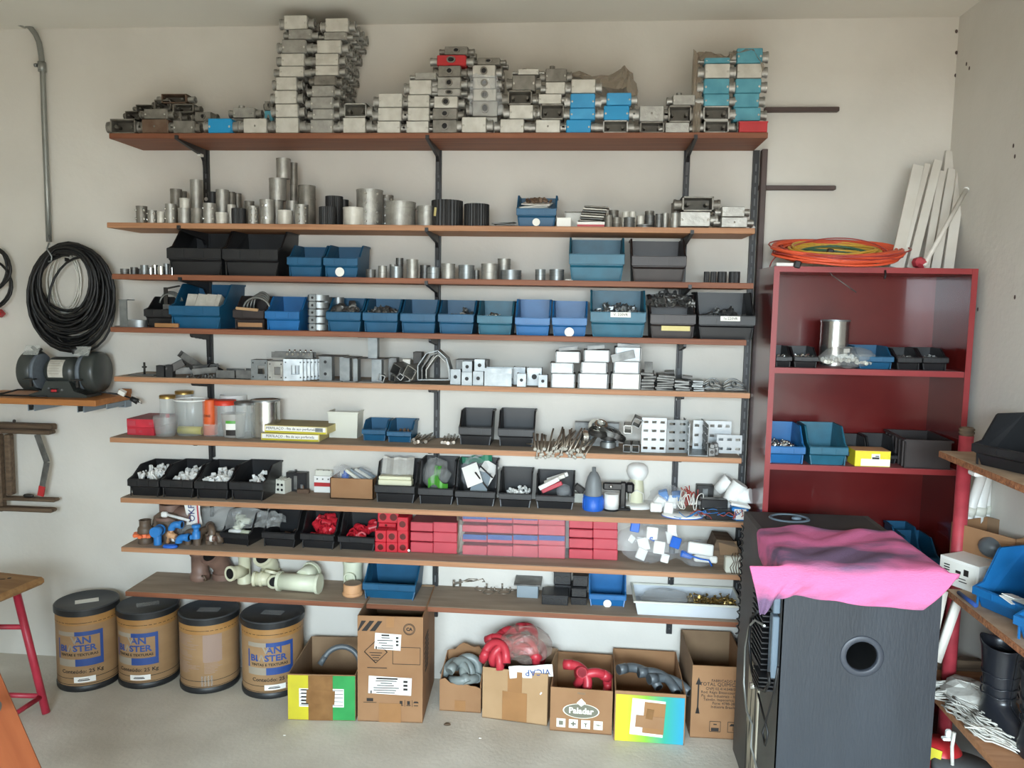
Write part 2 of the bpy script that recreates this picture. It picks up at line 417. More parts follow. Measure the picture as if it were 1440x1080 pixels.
# slotted wall rails
U = [-1.4389, -.337, .7779, 1.078]
UB = [PY(295, 640, -.02).z, PY(615, 868, -.02).z, PY(945, 892, -.02).z, .35]
UN = ['leftmost', 'middle', 'third from the left', 'rightmost']
for i, x in enumerate(U):
    zb, zt = UB[i], Z[0]-TH
    if i == 0: zb = 1.06
    t = E('slotted_rail', 'black slotted steel wall rail, %s of the four behind the shelves' % UN[i], 'rail', (x, 0, zb), group='slotted wall rails')
    h = zt-zb
    ww = .026
    O('channel', MB().box((-ww/2+.002, -.009, h/2), (.004, .018, h)).box((ww/2-.002, -.009, h/2), (.004, .018, h)).box((0, -.0155, h/2), (ww-.008, .005, h)), M_railblk, t)
    sl = MB(); z = .04
    while z < h-.05:
        sl.box((0, -.0183, z), (.006, .001, .032)); z += .05
    O('slot_row', sl, mat('slot_grey', (92, 94, 96), .6), t, label='row of pale slots')  # slots drawn as plain mid-grey strips, paler than the rail
    sc = MB()
    for zz in (h*.12, h*.5, h*.845): sc.sphere((0, -.0195, zz), .009, 10, 6, (1, .5, 1))
    O('screw', sc, M_white, t, label='pale round screw heads')
# brackets: long tapering arm on the upper shelves, scalloped arm on the lower ones
def bracket_a():
    mb = MB(); mb.prism([(-.015, 0), (YF+.01, 0), (YF+.004, .012), (YF-.004, .012), (YF-.004, -.004), (-.05, -.034), (-.03, -.055), (-.019, -.11), (-.012, -.11)], -.007, .007, 'x')
    return mb.mesh('bracket_arm')
def bracket_b():
    pts = [(-.012, 0), (YF+.09, 0), (YF+.09, -.012)]
    n = 7
    for i in range(n*4+1):
        u = i/(n*4); y = (YF+.09)+(-.03-(YF+.09))*u
        pts.append((y, -.014-.02*u-.006*abs(math.sin(u*n*PI/1.6))))
    pts += [(-.028, -.12), (-.012, -.12)]
    mb = MB(); mb.prism(pts, -.006, .006, 'x'); return mb.mesh('bracket_arm')
BA, BB = bracket_a(), bracket_b()
ST = MB().box((0, -.06, -.033), (.0155, .03, .012)).mesh('sticker')
for k in range(9):
    for i in range(3):
        if i == 0 and k > 6: continue
        t = E('shelf_bracket', 'black steel bracket under the %s, %s one' % (SHN[k], ['left', 'middle', 'right'][i]), 'bracket', (U[i], -.006, Z[k]-TH), group='brackets under the wall shelves')
        O('arm', BA if k < 3 else BB, M_railblk, t)
        if k == 0 and i == 0: O('sticker', ST, M_papers, t, label='small white sticker')
# brown square tubes at the right end of the shelves
px0 = PY(1074, 200, -.05)
t = E('steel_post', 'tall brown square steel tube at the end of the long shelves', 'post', (1.106, -.036, 0))
O('tube', MB().box((0, 0, (Z[0]-TH)/2), (.024, .04, Z[0]-TH-.002), b=.002), M_brownpost, t)
for (y0, xa, xb, w) in ((153.5, 1076, 1180, 'upper'), (263.5, 1067, 1175, 'lower')):
    a = PY(xa, y0, -.03); b = PY(xb, y0, -.03)
    t = E('wall_bar', 'dark brown square bar on the bare wall right of the shelves, %s of two' % w, 'bar', ((a.x+b.x)/2, -.016, a.z), group='bars beside the shelves')
    O('tube', MB().box((0, 0, 0), (b.x-a.x, .03, .019), b=.002), M_brownpost, t)
    O('end_cap', MB().box(((b.x-a.x)/2+.001, 0, 0), (.002, .026, .015)), M_railblk, t)

# =====================================================================
# shelf one: junction boxes
# =====================================================================
JW, JH, JD = .100, .050, .056
def jbox_meshes():
    m = {}
    m['body'] = MB().box((0, JD/2+.003, JH/2), (JW, JD-.003, JH), b=.004).mesh('body')
    b = MB(); t = .005
    b.box((-JW/2+t/2, JD/2, JH/2), (t, JD, JH)).box((JW/2-t/2, JD/2, JH/2), (t, JD, JH)).box((0, JD/2, t/2), (JW, JD, t)).box((0, JD/2, JH-t/2), (JW, JD, t)).box((0, JD-t/2, JH/2), (JW, t, JH))
    m['shell'] = b.mesh('body')
    m['inside'] = MB().box((0, JD-.009, JH/2), (JW-.012, .004, JH-.012)).cyl((-.03, .004, JH/2), (-.03, JD-.01, JH/2), .006, n=8).cyl((.03, .004, JH/2), (.03, JD-.01, JH/2), .006, n=8).mesh('inside')
    m['cover'] = MB().box((0, .0015, JH/2), (JW-.004, .005, JH-.003), b=.0015).mesh('cover')
    s = MB()
    for x in (-JW/2+.008, JW/2-.008): s.sphere((x, -.0012, JH*.45), .0042, 8, 4, (1, .4, 1))
    m['screws'] = s.mesh('screw')
    m['screw1'] = MB().sphere((0, -.0012, JH*.5), .004, 8, 4, (1, .4, 1)).mesh('screw')
    for sg, nm in ((-1, 'cl'), (1, 'cr')):
        M = TM((sg*JW/2, JD*.5, JH*.5), (0, sg*PI/2, 0))
        m[nm] = MB().ring(.0175, .0125, 0, .024, 14, M).ring(.0195, .013, .017, .0245, 14, M).mesh('collar')
    M = TM((0, .001, JH*.52), (PI/2, 0, 0))
    m['hub'] = MB().ring(.0155, .0105, 0, .009, 16, M).mesh('hub')
    m['hole'] = MB().cyl((0, -.002, JH*.52), (0, .0, JH*.52), .0105, n=14).mesh('hole')
    m['topc'] = MB().ring(.013, .009, JH, JH+.014, 12, TM((-.02, JD*.5, 0))).mesh('collar')
    return m
JM = jbox_meshes()
def jproto(kind, body, cover, coll=None):
    coll = coll or (M_alud if body in (M_alud,) else M_alu)
    base = [('collar', JM['cl'], coll, [], None), ('collar', JM['cr'], coll, [], None)]
    if kind == 'open':
        return [('body', JM['shell'], body, [('back_plate', JM['inside'], M_in, [], None)], None)]+base
    P = [('body', JM['body'], body, [], None), ('cover', JM['cover'], cover, [('screw', JM['screw1'] if kind == 'dot' else JM['screws'], M_alud if kind == 'dot' else M_alul, [], None)], None)]
    if kind == 'hub':
        P = [('body', JM['body'], body, [], None), ('cover', JM['cover'], cover, [], None),
             ('hub', JM['hub'], M_alud, [('hole', JM['hole'], M_dark, [], None)], 'round threaded hub facing forward')]
    if kind == 'top': P.append(('collar', JM['topc'], coll, [], 'collar pointing up'))
    return P+base
MATJ = {'l': (M_alu, M_alul), 'a': (M_alu, M_alu), 'd': (M_alud, M_alud), 'r': (M_rust, M_rust), 's': (M_skyblue, M_skyblue), 'z': (M_azure, M_azure), 'c': (M_cyan, M_cyan), 'R': (M_redbox, M_redbox)}
ADJ = {'l': 'pale', 'a': 'plain grey', 'd': 'dark grey', 'r': 'brownish', 's': 'sky blue', 'z': 'bright azure', 'c': 'teal blue', 'R': 'red'}
KD = {'lid': 'covered', 'open': 'open', 'hub': 'front-hub', 'dot': 'one-screw', 'top': 'upward-collar'}
def jplace(x0, y0, x1, y1, c, kind, label, Y=None, zb=None, tilt=0, group=None, rz=0):
    Y = YF+.012 if Y is None else Y
    a = PY(x0, (y0+y1)/2, Y); b = PY(x1, (y0+y1)/2, Y)
    top = PY((x0+x1)/2, y0, Y).z
    if zb is None: zb = PY((x0+x1)/2, y1, Y).z
    w = b.x-a.x; h = max(.02, top-zb)
    bd, cv = MATJ[c]
    inst('junction_box', jproto(kind, bd, cv), label, 'junction box', ((a.x+b.x)/2, Y, zb), (0, tilt, rz), (w/JW, 1, h/JH), group)
    return top
def jstack(name, rows, Y=None, back=0, base=None, gap=0):
    zb = Z[0] if base is None else base
    n = len(rows)
    for i, (x0, y0, x1, y1, c, kind) in enumerate(rows):
        pos = ('only box' if n == 1 else 'topmost' if i == n-1 else ORD[i])
        lb = '%s %s junction box, %s %s' % (ADJ[c], KD[kind], pos, name.replace('of the', 'of'))
        z2 = jplace(x0, y0, x1, y1, c, kind, lb, Y=Y, zb=zb, group='junction boxes on the topmost shelf')
        for q in range(back):
            YY = (YF+.012 if Y is None else Y)+(q+1)*(.0625)
            if YY > -.068: break
            a = PY(x0, (y0+y1)/2, YF+.012); b = PY(x1, (y0+y1)/2, YF+.012)
            inst('junction_box', jproto('lid', M_alu, M_alu), 'grey junction box in the hidden rows %s' % name.replace('of the', 'behind the').replace('in the', 'behind the'), 'junction box',
                 ((a.x+b.x)/2, YY, zb), (0, 0, 0), ((b.x-a.x)/JW, 1, (z2-zb)/JH), 'junction boxes in the rows behind %s' % name.split(' ', 2)[-1])
        zb = z2
jstack('at the left end of the shelf', [(155, 167, 190, 184, 'd', 'open')])
jstack('of the pile beside the left end box', [(199, 167, 235, 184, 'r', 'dot'), (202, 153, 234, 167, 'd', 'lid')])
for (a, nm) in (((176, 156, 196, 168, 'd', 'open'), 'far left of the pile, behind the end box'), ((191, 147, 217, 157, 'd', 'open'), 'high in the left pile, tilted'), ((217, 140, 240, 154, 'd', 'open'), 'near the top of the left pile'), ((227, 132, 262, 145, 'r', 'open'), 'crowning the left pile'),
            ((243, 146, 272, 158, 'd', 'open'), 'behind the crown of the left pile')):
    jplace(*a, label='%s %s junction box, %s' % (ADJ[a[4]], KD[a[5]], nm), Y=YF+.085, group='junction boxes on the topmost shelf')
# carriers under those upper boxes, barely visible behind the front ones
for (x0, x1, y0, n_) in ((180, 210, 170, 1), (222, 254, 158, 1), (232, 262, 171, 1)):
    jplace(x0, y0, x1, 184 if y0 > 165 else 171, 'd', 'lid', 'dark grey junction box holding up the left pile from behind', Y=YF+.085, zb=None, group='boxes carrying the left pile')
jstack('right of the brownish box, in the left pile', [(243, 169, 272, 184, 'd', 'lid')])
jstack('left of the azure box, in the left pile', [(276, 171, 290, 184, 'd', 'hub'), (274, 157, 297, 171, 'd', 'hub')], Y=YF+.07)
jstack('beside the left pile', [(292, 166, 325, 184, 'z', 'lid')])
jstack('behind the azure box', [(327, 166, 352, 184, 'd', 'lid'), (327, 151, 358, 166, 'a', 'top')], Y=YF+.075)
jstack('left of the tallest stacks', [(342, 166, 375, 184, 'l', 'dot')])
jplace(372, 155, 384, 184, 'c', 'hub', 'narrow teal junction box squeezed behind the left tall stack', Y=YF+.08, zb=Z[0])
jplace(372, 142, 384, 155, 'd', 'hub', 'narrow dark junction box on the narrow teal one', Y=YF+.08)
jstack('of the left tall stack', [(387, 165, 420, 184, 'l', 'lid'), (387, 146, 419, 165, 'l', 'lid'), (386, 127, 417, 146, 'l', 'lid'), (388, 108, 417, 127, 'l', 'lid'), (392, 93, 427, 108, 'l', 'lid'), (395, 75, 428, 93, 'l', 'lid'), (396, 55, 430, 75, 'a', 'lid'), (405, 41, 438, 55, 'a', 'lid'), (399, 21, 432, 41, 'l', 'lid')], back=2)
jstack('of the right tall stack', [(436, 168, 468, 184, 'a', 'lid'), (439, 153, 469, 168, 'a', 'lid'), (436, 136, 468, 153, 'a', 'lid'), (438, 120, 470, 136, 'a', 'lid'), (441, 106, 472, 120, 'd', 'dot'), (443, 92, 476, 106, 'l', 'lid'), (443, 75, 476, 92, 'l', 'lid'), (445, 56, 480, 75, 'l', 'lid'), (455, 45, 487, 56, 'a', 'lid'), (457, 25, 490, 45, 'l', 'lid')], back=3)
jstack('of the pair right of the tallest stacks', [(482, 165, 514, 185, 'l', 'lid'), (484, 145, 515, 165, 'l', 'open')])
jstack('of the three-box stack', [(530, 170, 563, 185, 'l', 'lid'), (531, 151, 565, 170, 'l', 'lid'), (532, 131, 566, 151, 'l', 'lid')], back=2)
jstack('of the five-box stack', [(571, 170, 603, 185, 'l', 'lid'), (573, 151, 604, 170, 'l', 'lid'), (573, 133, 604, 151, 'l', 'lid'), (575, 112, 607, 133, 'l', 'lid'), (583, 102, 614, 112, 'a', 'lid')], back=1)
jstack('of the stack with the red box', [(608, 168, 643, 185, 'd', 'hub'), (608, 152, 643, 168, 'd', 'hub'), (610, 135, 644, 152, 'l', 'hub'), (615, 125, 648, 135, 'a', 'hub'), (615, 108, 648, 125, 'a', 'hub'), (616, 92, 648, 108, 'd', 'hub'), (614, 77, 655, 92, 'R', 'hub'), (625, 65, 658, 77, 'd', 'hub')], back=1)
jstack('of the stack right of the red box', [(664, 164, 700, 185, 'a', 'lid'), (664, 142, 700, 164, 'a', 'hub'), (665, 125, 698, 142, 'l', 'hub'), (665, 109, 697, 125, 'l', 'hub'), (664, 91, 697, 109, 'l', 'hub'), (671, 81, 703, 91, 'd', 'hub')], Y=YF+.045, back=1)
jplace(649, 164, 684, 185, 'l', 'lid', 'pale junction box with screwed cover standing in front of the hub stack', Y=YF+.004, zb=Z[0])
jstack('of the stack with a transparent disc', [(703, 167, 737, 185, 'l', 'lid'), (716, 147, 750, 167, 'l', 'lid'), (714, 127, 748, 147, 'd', 'open'), (720, 105, 753, 127, 'd', 'lid'), (728, 97, 758, 105, 'l', 'top')])
jstack('of the stack left of the sky blue boxes', [(753, 168, 788, 186, 'l', 'dot'), (760, 146, 793, 168, 'd', 'open'), (757, 132, 790, 146, 'l', 'lid'), (767, 115, 795, 132, 'l', 'lid'), (767, 96, 797, 115, 'd', 'top')])
jstack('of the stack with three sky blue boxes', [(796, 168, 831, 186, 'z', 'lid'), (801, 152, 837, 168, 's', 'lid'), (802, 131, 837, 152, 's', 'lid'), (803, 111, 838, 131, 'l', 'lid')])
jstack('of the stack under the brown film', [(848, 169, 883, 186, 'a', 'open'), (849, 148, 885, 169, 'z', 'lid'), (853, 130, 888, 148, 's', 'lid')])
jstack('of the low pair left', [(900, 171, 934, 186, 'd', 'open'), (899, 148, 934, 171, 'a', 'dot')])
jstack('of the low pair beside the teal stacks', [(935, 172, 970, 186, 'a', 'lid'), (940, 148, 972, 172, 'd', 'open'), (946, 133, 978, 148, 'a', 'top')])
jstack('of the left teal stack', [(990, 169, 1025, 187, 'a', 'open'), (989, 149, 1026, 169, 'a', 'open'), (990, 132, 1026, 149, 'c', 'lid'), (990, 110, 1026, 132, 'c', 'lid'), (991, 89, 1027, 110, 'l', 'lid'), (991, 81, 1027, 89, 'c', 'lid')])
jstack('of the right teal stack', [(1036, 170, 1060, 187, 'd', 'lid'), (1031, 151, 1070, 170, 'c', 'lid'), (1032, 131, 1068, 151, 'c', 'lid'), (1034, 110, 1071, 131, 'c', 'lid'), (1036, 89, 1072, 110, 'l', 'lid'), (1036, 67, 1073, 89, 'c', 'lid')], Y=YF+.035)
# flat red box at the right end
a = PY(1040, 171, YF+.004); b = PY(1079, 186, YF+.004)
t = E('flat_red_box', 'flat red metal box at the right end of the topmost shelf', 'box', ((a.x+b.x)/2, YF+.003, Z[0]))
O('body', MB().box((0, .014, (a.z-Z[0])/2), (b.x-a.x, .024, a.z-Z[0]-.002), b=.002), M_redbox, t)
O('rim', MB().box((0, .014, a.z-Z[0]-.001), (b.x-a.x+.004, .027, .005)), M_redbox, t)
# crumpled film draped over stacks: real folded sheets
def film(name, label, pts, Y0, Y1, m, seed, amp=.012, nu=16, nv=8, solid=.0008):
    rnd = random.Random(seed)
    hh = [[rnd.uniform(-1, 1) for _ in range(nu+1)] for _ in range(nv+1)]
    def f(u, v):
        i, j = round(u*nu), round(v*nv)
        k = u*(len(pts)-1); q = min(int(k), len(pts)-2); s = k-q
        zt = pts[q][1]+(pts[q+1][1]-pts[q][1])*s; zb = pts[q][2]+(pts[q+1][2]-pts[q][2])*s
        x = pts[q][0]+(pts[q+1][0]-pts[q][0])*s
        return (x+hh[j][i]*amp*.6, Y0+(Y1-Y0)*v+hh[j][(i*3) % nu]*amp, zb+(zt-zb)*(1-abs(2*v-1)**1.5)+hh[(j+2) % nv][i]*amp*.8)
    return tag(O(name, MB().grid(nu, nv, f, smooth=False), m), label, 'plastic film')
def wp(px, py, Y=YF+.012): p = PY(px, py, Y); return p.x, p.z
def fpts(l, Y=YF+.012):
    return [(wp(a, b, Y)[0], wp(a, b, Y)[1], wp(a, c, Y)[1]) for a, b, c in l]
film('crumpled_film', 'dusty brown plastic film crumpled over the sky blue junction boxes', fpts([(796, 97, 108), (815, 93, 110), (835, 98, 112), (855, 96, 124), (875, 90, 124), (880, 84, 120), (886, 92, 130), (893, 100, 140), (897, 118, 150)]), YF+.03, YF+.17, M_film2, 3, .012)
film('film_wrap', 'dusty brown plastic wrap peaking over the left teal stack', fpts([(979, 62, 120), (985, 68, 84), (995, 66, 84), (1010, 68, 82), (1026, 72, 84), (1036, 66, 72), (1050, 66, 70), (1062, 62, 68), (1076, 70, 100)]), YF+.02, YF+.13, M_film2, 5, .008)
film('side_wrap', 'brown wrap hanging down the left side of the teal stack', fpts([(978, 66, 186), (982, 70, 186), (986, 78, 186), (989, 84, 186)]), YF+.015, YF+.08, M_film2, 6, .004, 6, 12)
film('clear_bag_wrap', 'clear plastic bag wrapped round the hub boxes', fpts([(660, 104, 158), (668, 100, 160), (684, 104, 160), (698, 104, 160), (706, 140, 158)]), YF+.03, YF+.05, M_film, 8, .004)

# =====================================================================
# generic shelf placement
# =====================================================================
def span(k, x0, x1, ytop, ybot=None, dd=.01):
    """front face of a thing on shelf k: centre x, front Y, width, height from pixel edges; ybot (if its foot shows on the shelf top) gives Y"""
    if ybot is not None:
        p = PZ((x0+x1)/2, ybot, Z[k]); Y = min(max(p.y, YF+.004), -.06)
    else: Y = YF+dd
    ym = ytop
    a = PY(x0, ym, Y); b = PY(x1, ym, Y)
    return (a.x+b.x)/2, Y, b.x-a.x, PY((x0+x1)/2, ytop, Y).z-Z[k]

# ---- bins ----
BINC = {}
def bin_mesh(w, d, h, lf, t=.0035):
    key = (round(w, 3), round(d, 3), round(h, 3), round(lf, 2))
    if key in BINC: return BINC[key]
    w, d, h, lf = key
    lip = lf*h; fb = .10*d
    b = MB()
    side = [(fb, 0), (fb*.55, lip*.5), (0, lip*.58), (0, lip), (.16*d, lip+.06*h), (.42*d, h*.97), (.46*d, h), (d, h), (d*.99, 0)]
    for sg in (-1, 1):
        x0 = sg*(w/2-.004); b.prism(side, x0, x0-sg*t, 'x')
    b.box((0, d-t/2, h/2), (w-.008, t, h)); b.box((0, d/2+fb/2, t/2), (w-.012, d-fb, t))
    b.prism([(fb, 0), (fb*.55, lip*.5), (0, lip*.58), (0, lip), (t, lip), (t, lip*.58), (fb*.55+t, lip*.5), (fb+t, 0)], -w/2+.004, w/2-.004, 'x')
    rim = MB()
    for sg in (-1, 1):
        x0 = sg*w/2
        rim.prism([(-.001, lip), (.16*d, lip+.06*h), (.42*d, h*.97), (.46*d, h), (d, h), (d, h-.008), (.48*d, h-.008), (.44*d, h*.97-.008), (.18*d, lip+.05*h-.006), (-.001, lip-.008)], x0, x0-sg*.007, 'x')
    rim.box((0, d, h-.004), (w, .006, .008))
    rim.box((0, .0, lip-.002), (w-.004, .007, .005))
    band = MB().box((0, -.004, lip*.80), (w-.002, .011, lip*.38), b=.0015)
    slot = MB(); sw = w*.36
    for sg in (-1, 1): slot.box((sg*sw/2, -.010, lip*.80), (.0025, .003, lip*.28))
    slot.box((0, -.010, lip*.66), (sw, .003, .0025))
    foot = MB()
    for sg in (-1, 1): foot.box((sg*(w/2-.006), .006, lip*.27), (.005, .005, lip*.5), rot=(R(-14), 0, 0))
    for q in (b, foot): q.v = [(x*(1-.09*max(0, 1-z/(lip*.62))), y, z) for x, y, z in q.v]
    BINC[key] = [x.mesh(n) for x, n in ((b, 'tray'), (rim, 'rim'), (band, 'front_band'), (slot, 'label_holder'), (foot, 'corner_rib'))]
    return BINC[key]
def bin_(k, x0, x1, ytop, ylip, yb, m, label, d=None, dd=.008, lbl=None, group='plastic storage bins on the shelves', rz=0, ybot=None, name='storage_bin', arr=None):
    cx, Y, w, h = span(k, x0, x1, ylip, ybot, dd)
    hl = h; lipz = hl
    # top edge sits at the back half; height from ytop at depth ~.45 d
    d = d or min(-Y-.012, w*1.35)
    if ybot:
        d = min(d, .17 if k < 8 else .21); Y = max(min(Y, -d-.014), YF+.006)
        a = PY(x0, ylip, Y); b_ = PY(x1, ylip, Y); cx = (a.x+b_.x)/2; w = b_.x-a.x; lipz = hl = PY((x0+x1)/2, ylip, Y).z-Z[k]
    top = PY((x0+x1)/2, ytop, Y+(.46 if k < 4 or k == 7 else .95 if k < 8 else .7)*d).z-Z[k]
    h = max(top, lipz*1.3)
    me = bin_mesh(w, d, h, lipz/h)
    t = E(name, label, 'bin', (cx, Y, Z[k]), (0, 0, rz), group)
    tr = O('tray', me[0], m, t); O('rim', me[1], m, t); fb = O('front_band', me[2], m, t); O('label_holder', me[3], m, fb); O('corner_rib', me[4], m, t)
    if lbl:
        O('paper_label', MB().box((lbl[1] if len(lbl) > 1 else 0, -.0115, lipz*(lbl[2] if len(lbl) > 2 else .82)), (w*(lbl[3] if len(lbl) > 3 else .34), .0012, lipz*.2)), M_papers if lbl[0] != 'y' else M_pack, t, label='stuck-on paper label')
        if lbl[0] not in ('y', ''): text(lbl[0], lipz*.15, M_ink, t, ((lbl[1] if len(lbl) > 1 else 0), -.0123, lipz*(lbl[2] if len(lbl) > 2 else .82)))
    return t, cx, Y, w, d, h, lipz
def seal(k, x, y, Y, parent=None):
    pass
def pile(name, label, cat, cx, cy, z, w, d, h, kind, m, n, seed, size=.02, stuff=True, group=None):
    """a heap of small odd pieces nobody could count"""
    rnd = random.Random(seed); b = MB()
    for i in range(n):
        u, v = rnd.uniform(-1, 1), rnd.uniform(-1, 1)
        x = cx+u*w/2; y = cy+v*d/2; zz = z+h*(1-.6*u*u)*(.35+.65*(v+1)/2)*rnd.uniform(.3, 1)
        M = TM((x, y, zz), (rnd.uniform(0, 6), rnd.uniform(0, 6), rnd.uniform(0, 6)))
        s = size*rnd.uniform(.7, 1.3)
        if kind == 'ring': b.ring(s*.6, s*.42, -s*.25, s*.25, 9, M)
        elif kind == 'clip':
            b.box((x, y, zz), (s*1.6, s*.8, s*.12), rot=(rnd.uniform(0, 6), rnd.uniform(0, 6), rnd.uniform(0, 6)))
            b.ring(s*.5, s*.42, -s*.35, s*.35, 8, M)
        elif kind == 'rod': b.cyl(M @ Vector((0, 0, -s)), M @ Vector((0, 0, s)), s*.16, n=6)
        elif kind == 'stick': b.box((x, y, zz), (s*.5, s*.5, s*2.6), rot=(rnd.uniform(-.7, .7), rnd.uniform(-.7, .7), rnd.uniform(0, 3)), b=s*.08)
        elif kind == 'block': b.box((x, y, zz), (s*1.3, s*.8, s*.6), rot=(rnd.uniform(0, 6), rnd.uniform(0, 6), rnd.uniform(0, 6)), b=s*.08)
        elif kind == 'bolt':
            b.cyl(M @ Vector((0, 0, -s)), M @ Vector((0, 0, s)), s*.18, n=6); b.cyl(M @ Vector((0, 0, s)), M @ Vector((0, 0, s*1.25)), s*.4, n=6)
        elif kind == 'nut': b.cyl(M @ Vector((0, 0, -s*.3)), M @ Vector((0, 0, s*.3)), s*.6, n=6)
    return tag(O(name, b, m), label, cat, group, 'stuff' if stuff else None)
def fill(B, name, label, cat, kind, m, n, seed, size=.02, hf=.75, wf=.8, yo=.35):
    t, cx, Y, w, d, h, lip = B
    k_z = t.location.z
    return pile(name, label, cat, cx, Y+d*yo+.01, k_z+lip*hf*.6, w*wf, d*.5, lip*.6, kind, m, n, seed, size)

# ---- cylinders ----
def sleeve(k, x0, x1, ytop, base=None, m=M_alu, label='', dd=.012, screws=0, ribs=0, ring=0, zb=None, thick=.004, rimtop=0, group='metal couplings on the second shelf', name='coupling', lid=0):
    Y = YF+dd
    a = PY(x0, ytop, Y); b = PY(x1, ytop, Y); r = max(.004, (b.x-a.x)/2); cx = (a.x+b.x)/2
    # front of the cylinder touches Y: the silhouette is at its axis depth
    cyy = Y+r
    s_ = (CAM.y-cyy)/(CAM.y-Y); r *= s_; cx = CAM.x+(cx-CAM.x)*s_
    z0 = Z[k] if zb is None else zb
    top = PY((x0+x1)/2, ytop, cyy-.3*r).z; h = max(.008, top-z0)
    t = E(name, label, 'coupling', (cx, cyy, z0), (0, 0, 0), group)
    b_ = MB(); n = 24
    if ribs:
        prof = []; q = 28
        v = []
        for z in (0, h):
            for i in range(q*2):
                an = PI*i/q; rr = r if i % 2 else r*.955
                v.append((rr*math.cos(an), rr*math.sin(an), z))
        for z in (0, h):
            for i in range(q*2):
                an = PI*i/q; v.append((r*.86*math.cos(an), r*.86*math.sin(an), z))
        N2 = q*2; f = []
        for i in range(N2):
            j = (i+1) % N2; f += [(i, j, N2+j, N2+i), (N2+i, N2+j, 3*N2+j, 3*N2+i), (3*N2+i, 3*N2+j, 2*N2+j, 2*N2+i), (2*N2+i, 2*N2+j, j, i)]
        b_.add(v, f, False)
    else: b_.ring(r, r-thick, 0, h, n)
    O('sleeve', b_, m, t)
    bd = MB().ring(r*1.03, r-.002, h-.006 if h > .03 else h*.75, h+.0006, n)
    if ring: bd.ring(r*1.04, r-.002, h*ring-.0025, h*ring+.0025, n)
    if rimtop: bd.ring(r*1.05, r-.002, h*.72, h*.76, n)
    if not ribs: O('rim', bd, m, t)
    if lid: O('disc', MB().cyl((0, 0, h-.01), (0, 0, h-.006), r-.003, n=20), m, t)
    sb = MB()
    for s in range(screws):
        z = h*(s+.5)/screws
        for an in ((-1.75, -1.35) if r > .03 and screws < 3 else (-1.6 if screws > 2 else -2.3, -.75)):
            c = Vector((math.cos(an)*r, math.sin(an)*r, z)); dn = Vector((math.cos(an), math.sin(an), 0))
            sb.cyl(c-dn*.001, c+dn*.005, .0048, n=8)
    if screws: O('screw', sb, M_chrome, t, label='round screw heads')
    return z0+h
G2 = 'couplings standing on the second shelf'
def cp(i, *a, **k):
    k.setdefault('group', G2); return sleeve(1, *a, **k)
cp(0, 192, 206, 290, label='small grey coupling with side screws, first from the left on the second shelf', screws=2, m=M_alud)
cp(0, 208, 220, 296, label='tiny grey coupling, second from the left on the second shelf', screws=2)
cp(0, 221, 231, 298, label='plain short pale coupling beside the tiny one, second shelf', m=M_alul)
cp(0, 233, 247, 287, label='grey coupling with side screws left of the tall cluster, second shelf', screws=2)
cp(0, 240, 255, 266, label='tall grey tube rising behind the left couplings, second shelf', dd=.10, m=M_alud)
cp(0, 252, 262, 269, label='grey tube half hidden left of the tallest left tube', dd=.16, m=M_alud)
z_ = cp(0, 251, 268, 293, label='grey base coupling under the narrower pale one, second shelf')
cp(0, 253, 266, 279, label='narrow pale coupling stacked on a wider grey base', zb=z_, dd=.014, m=M_alul)
z_ = cp(0, 269, 285, 293, label='dark coupling at the foot of the tallest left tube', m=M_alud)
cp(0, 268, 284, 253, label='tallest grey tube of the left cluster, in front of the black rail', dd=.11, m=M_alu, screws=0)
cp(0, 286, 303, 286, label='grey coupling with two side screws in front of the black rail', screws=2)
cp(0, 293, 305, 270, label='black sleeve standing behind the screw coupling', dd=.12, m=M_blk)
cp(0, 304, 320, 299, label='short bluish pale coupling right of the black rail', m=M_alul, screws=0)
cp(0, 304, 321, 267, label='tall grey tube behind the short bluish coupling', dd=.075, m=M_alu)
cp(0, 320, 330, 270, label='tall grey tube, second in the row behind, right of the rail', dd=.15, m=M_alud)
cp(0, 329, 339, 272, label='tall dark tube, last in the row behind, right of the rail', dd=.19, m=M_alud)
cp(0, 320, 331, 288, label='pale coupling standing between the tall tubes and the black sleeve', dd=.06, m=M_alul)
cp(0, 326, 345, 293, label='short black sleeve between grey couplings', m=M_blk, ribs=1)
cp(0, 344, 357, 283, label='grey coupling behind the black sleeve', dd=.1, m=M_alud)
cp(0, 349, 363, 290, label='grey coupling with slotted screws beside the black sleeve', screws=3)
z_ = cp(0, 366, 386, 281, label='broad grey coupling with two screws left of the stacked tower', screws=2)
z1 = cp(0, 379, 398, 282, label='grey base tube of the stacked tower', dd=.085)
z2 = cp(0, 379, 402, 251, label='spattered grey coupling in the middle of the stacked tower', dd=.08, zb=z1, m=M_rust if False else M_alu)
cp(0, 389, 408, 223, label='topmost grey coupling of the stacked tower', dd=.083, zb=z2)
z1 = cp(0, 408, 418, 259, label='lower slim tube behind the tower', dd=.15, m=M_alud)
cp(0, 408, 418, 229, label='upper slim tube behind the tower', dd=.15, zb=z1, m=M_alud)
cp(0, 391, 411, 296, label='short pale coupling in front of the tower', m=M_alul, rimtop=0)
cp(0, 403, 419, 283, label='grey coupling right behind the short pale one', dd=.075)
cp(0, 415, 433, 288, label='grey coupling with vertical screw row right of the pale one', screws=3)
cp(0, 420, 443, 261, label='large ringed grey pipe coupling', dd=.085, ring=.68, m=M_alud)
cp(0, 449, 472, 291, label='short ribbed black sleeve left of the pale coupling', m=M_blk, ribs=1)
cp(0, 458, 482, 276, label='taller ribbed black sleeve behind the short one', dd=.10, m=M_blk, ribs=1)
cp(0, 478, 490, 281, label='narrow black sleeve behind the ribbed pair', dd=.15, m=M_blk)
cp(0, 483, 512, 292, label='plain short pale coupling with one screw hole', m=M_alul)
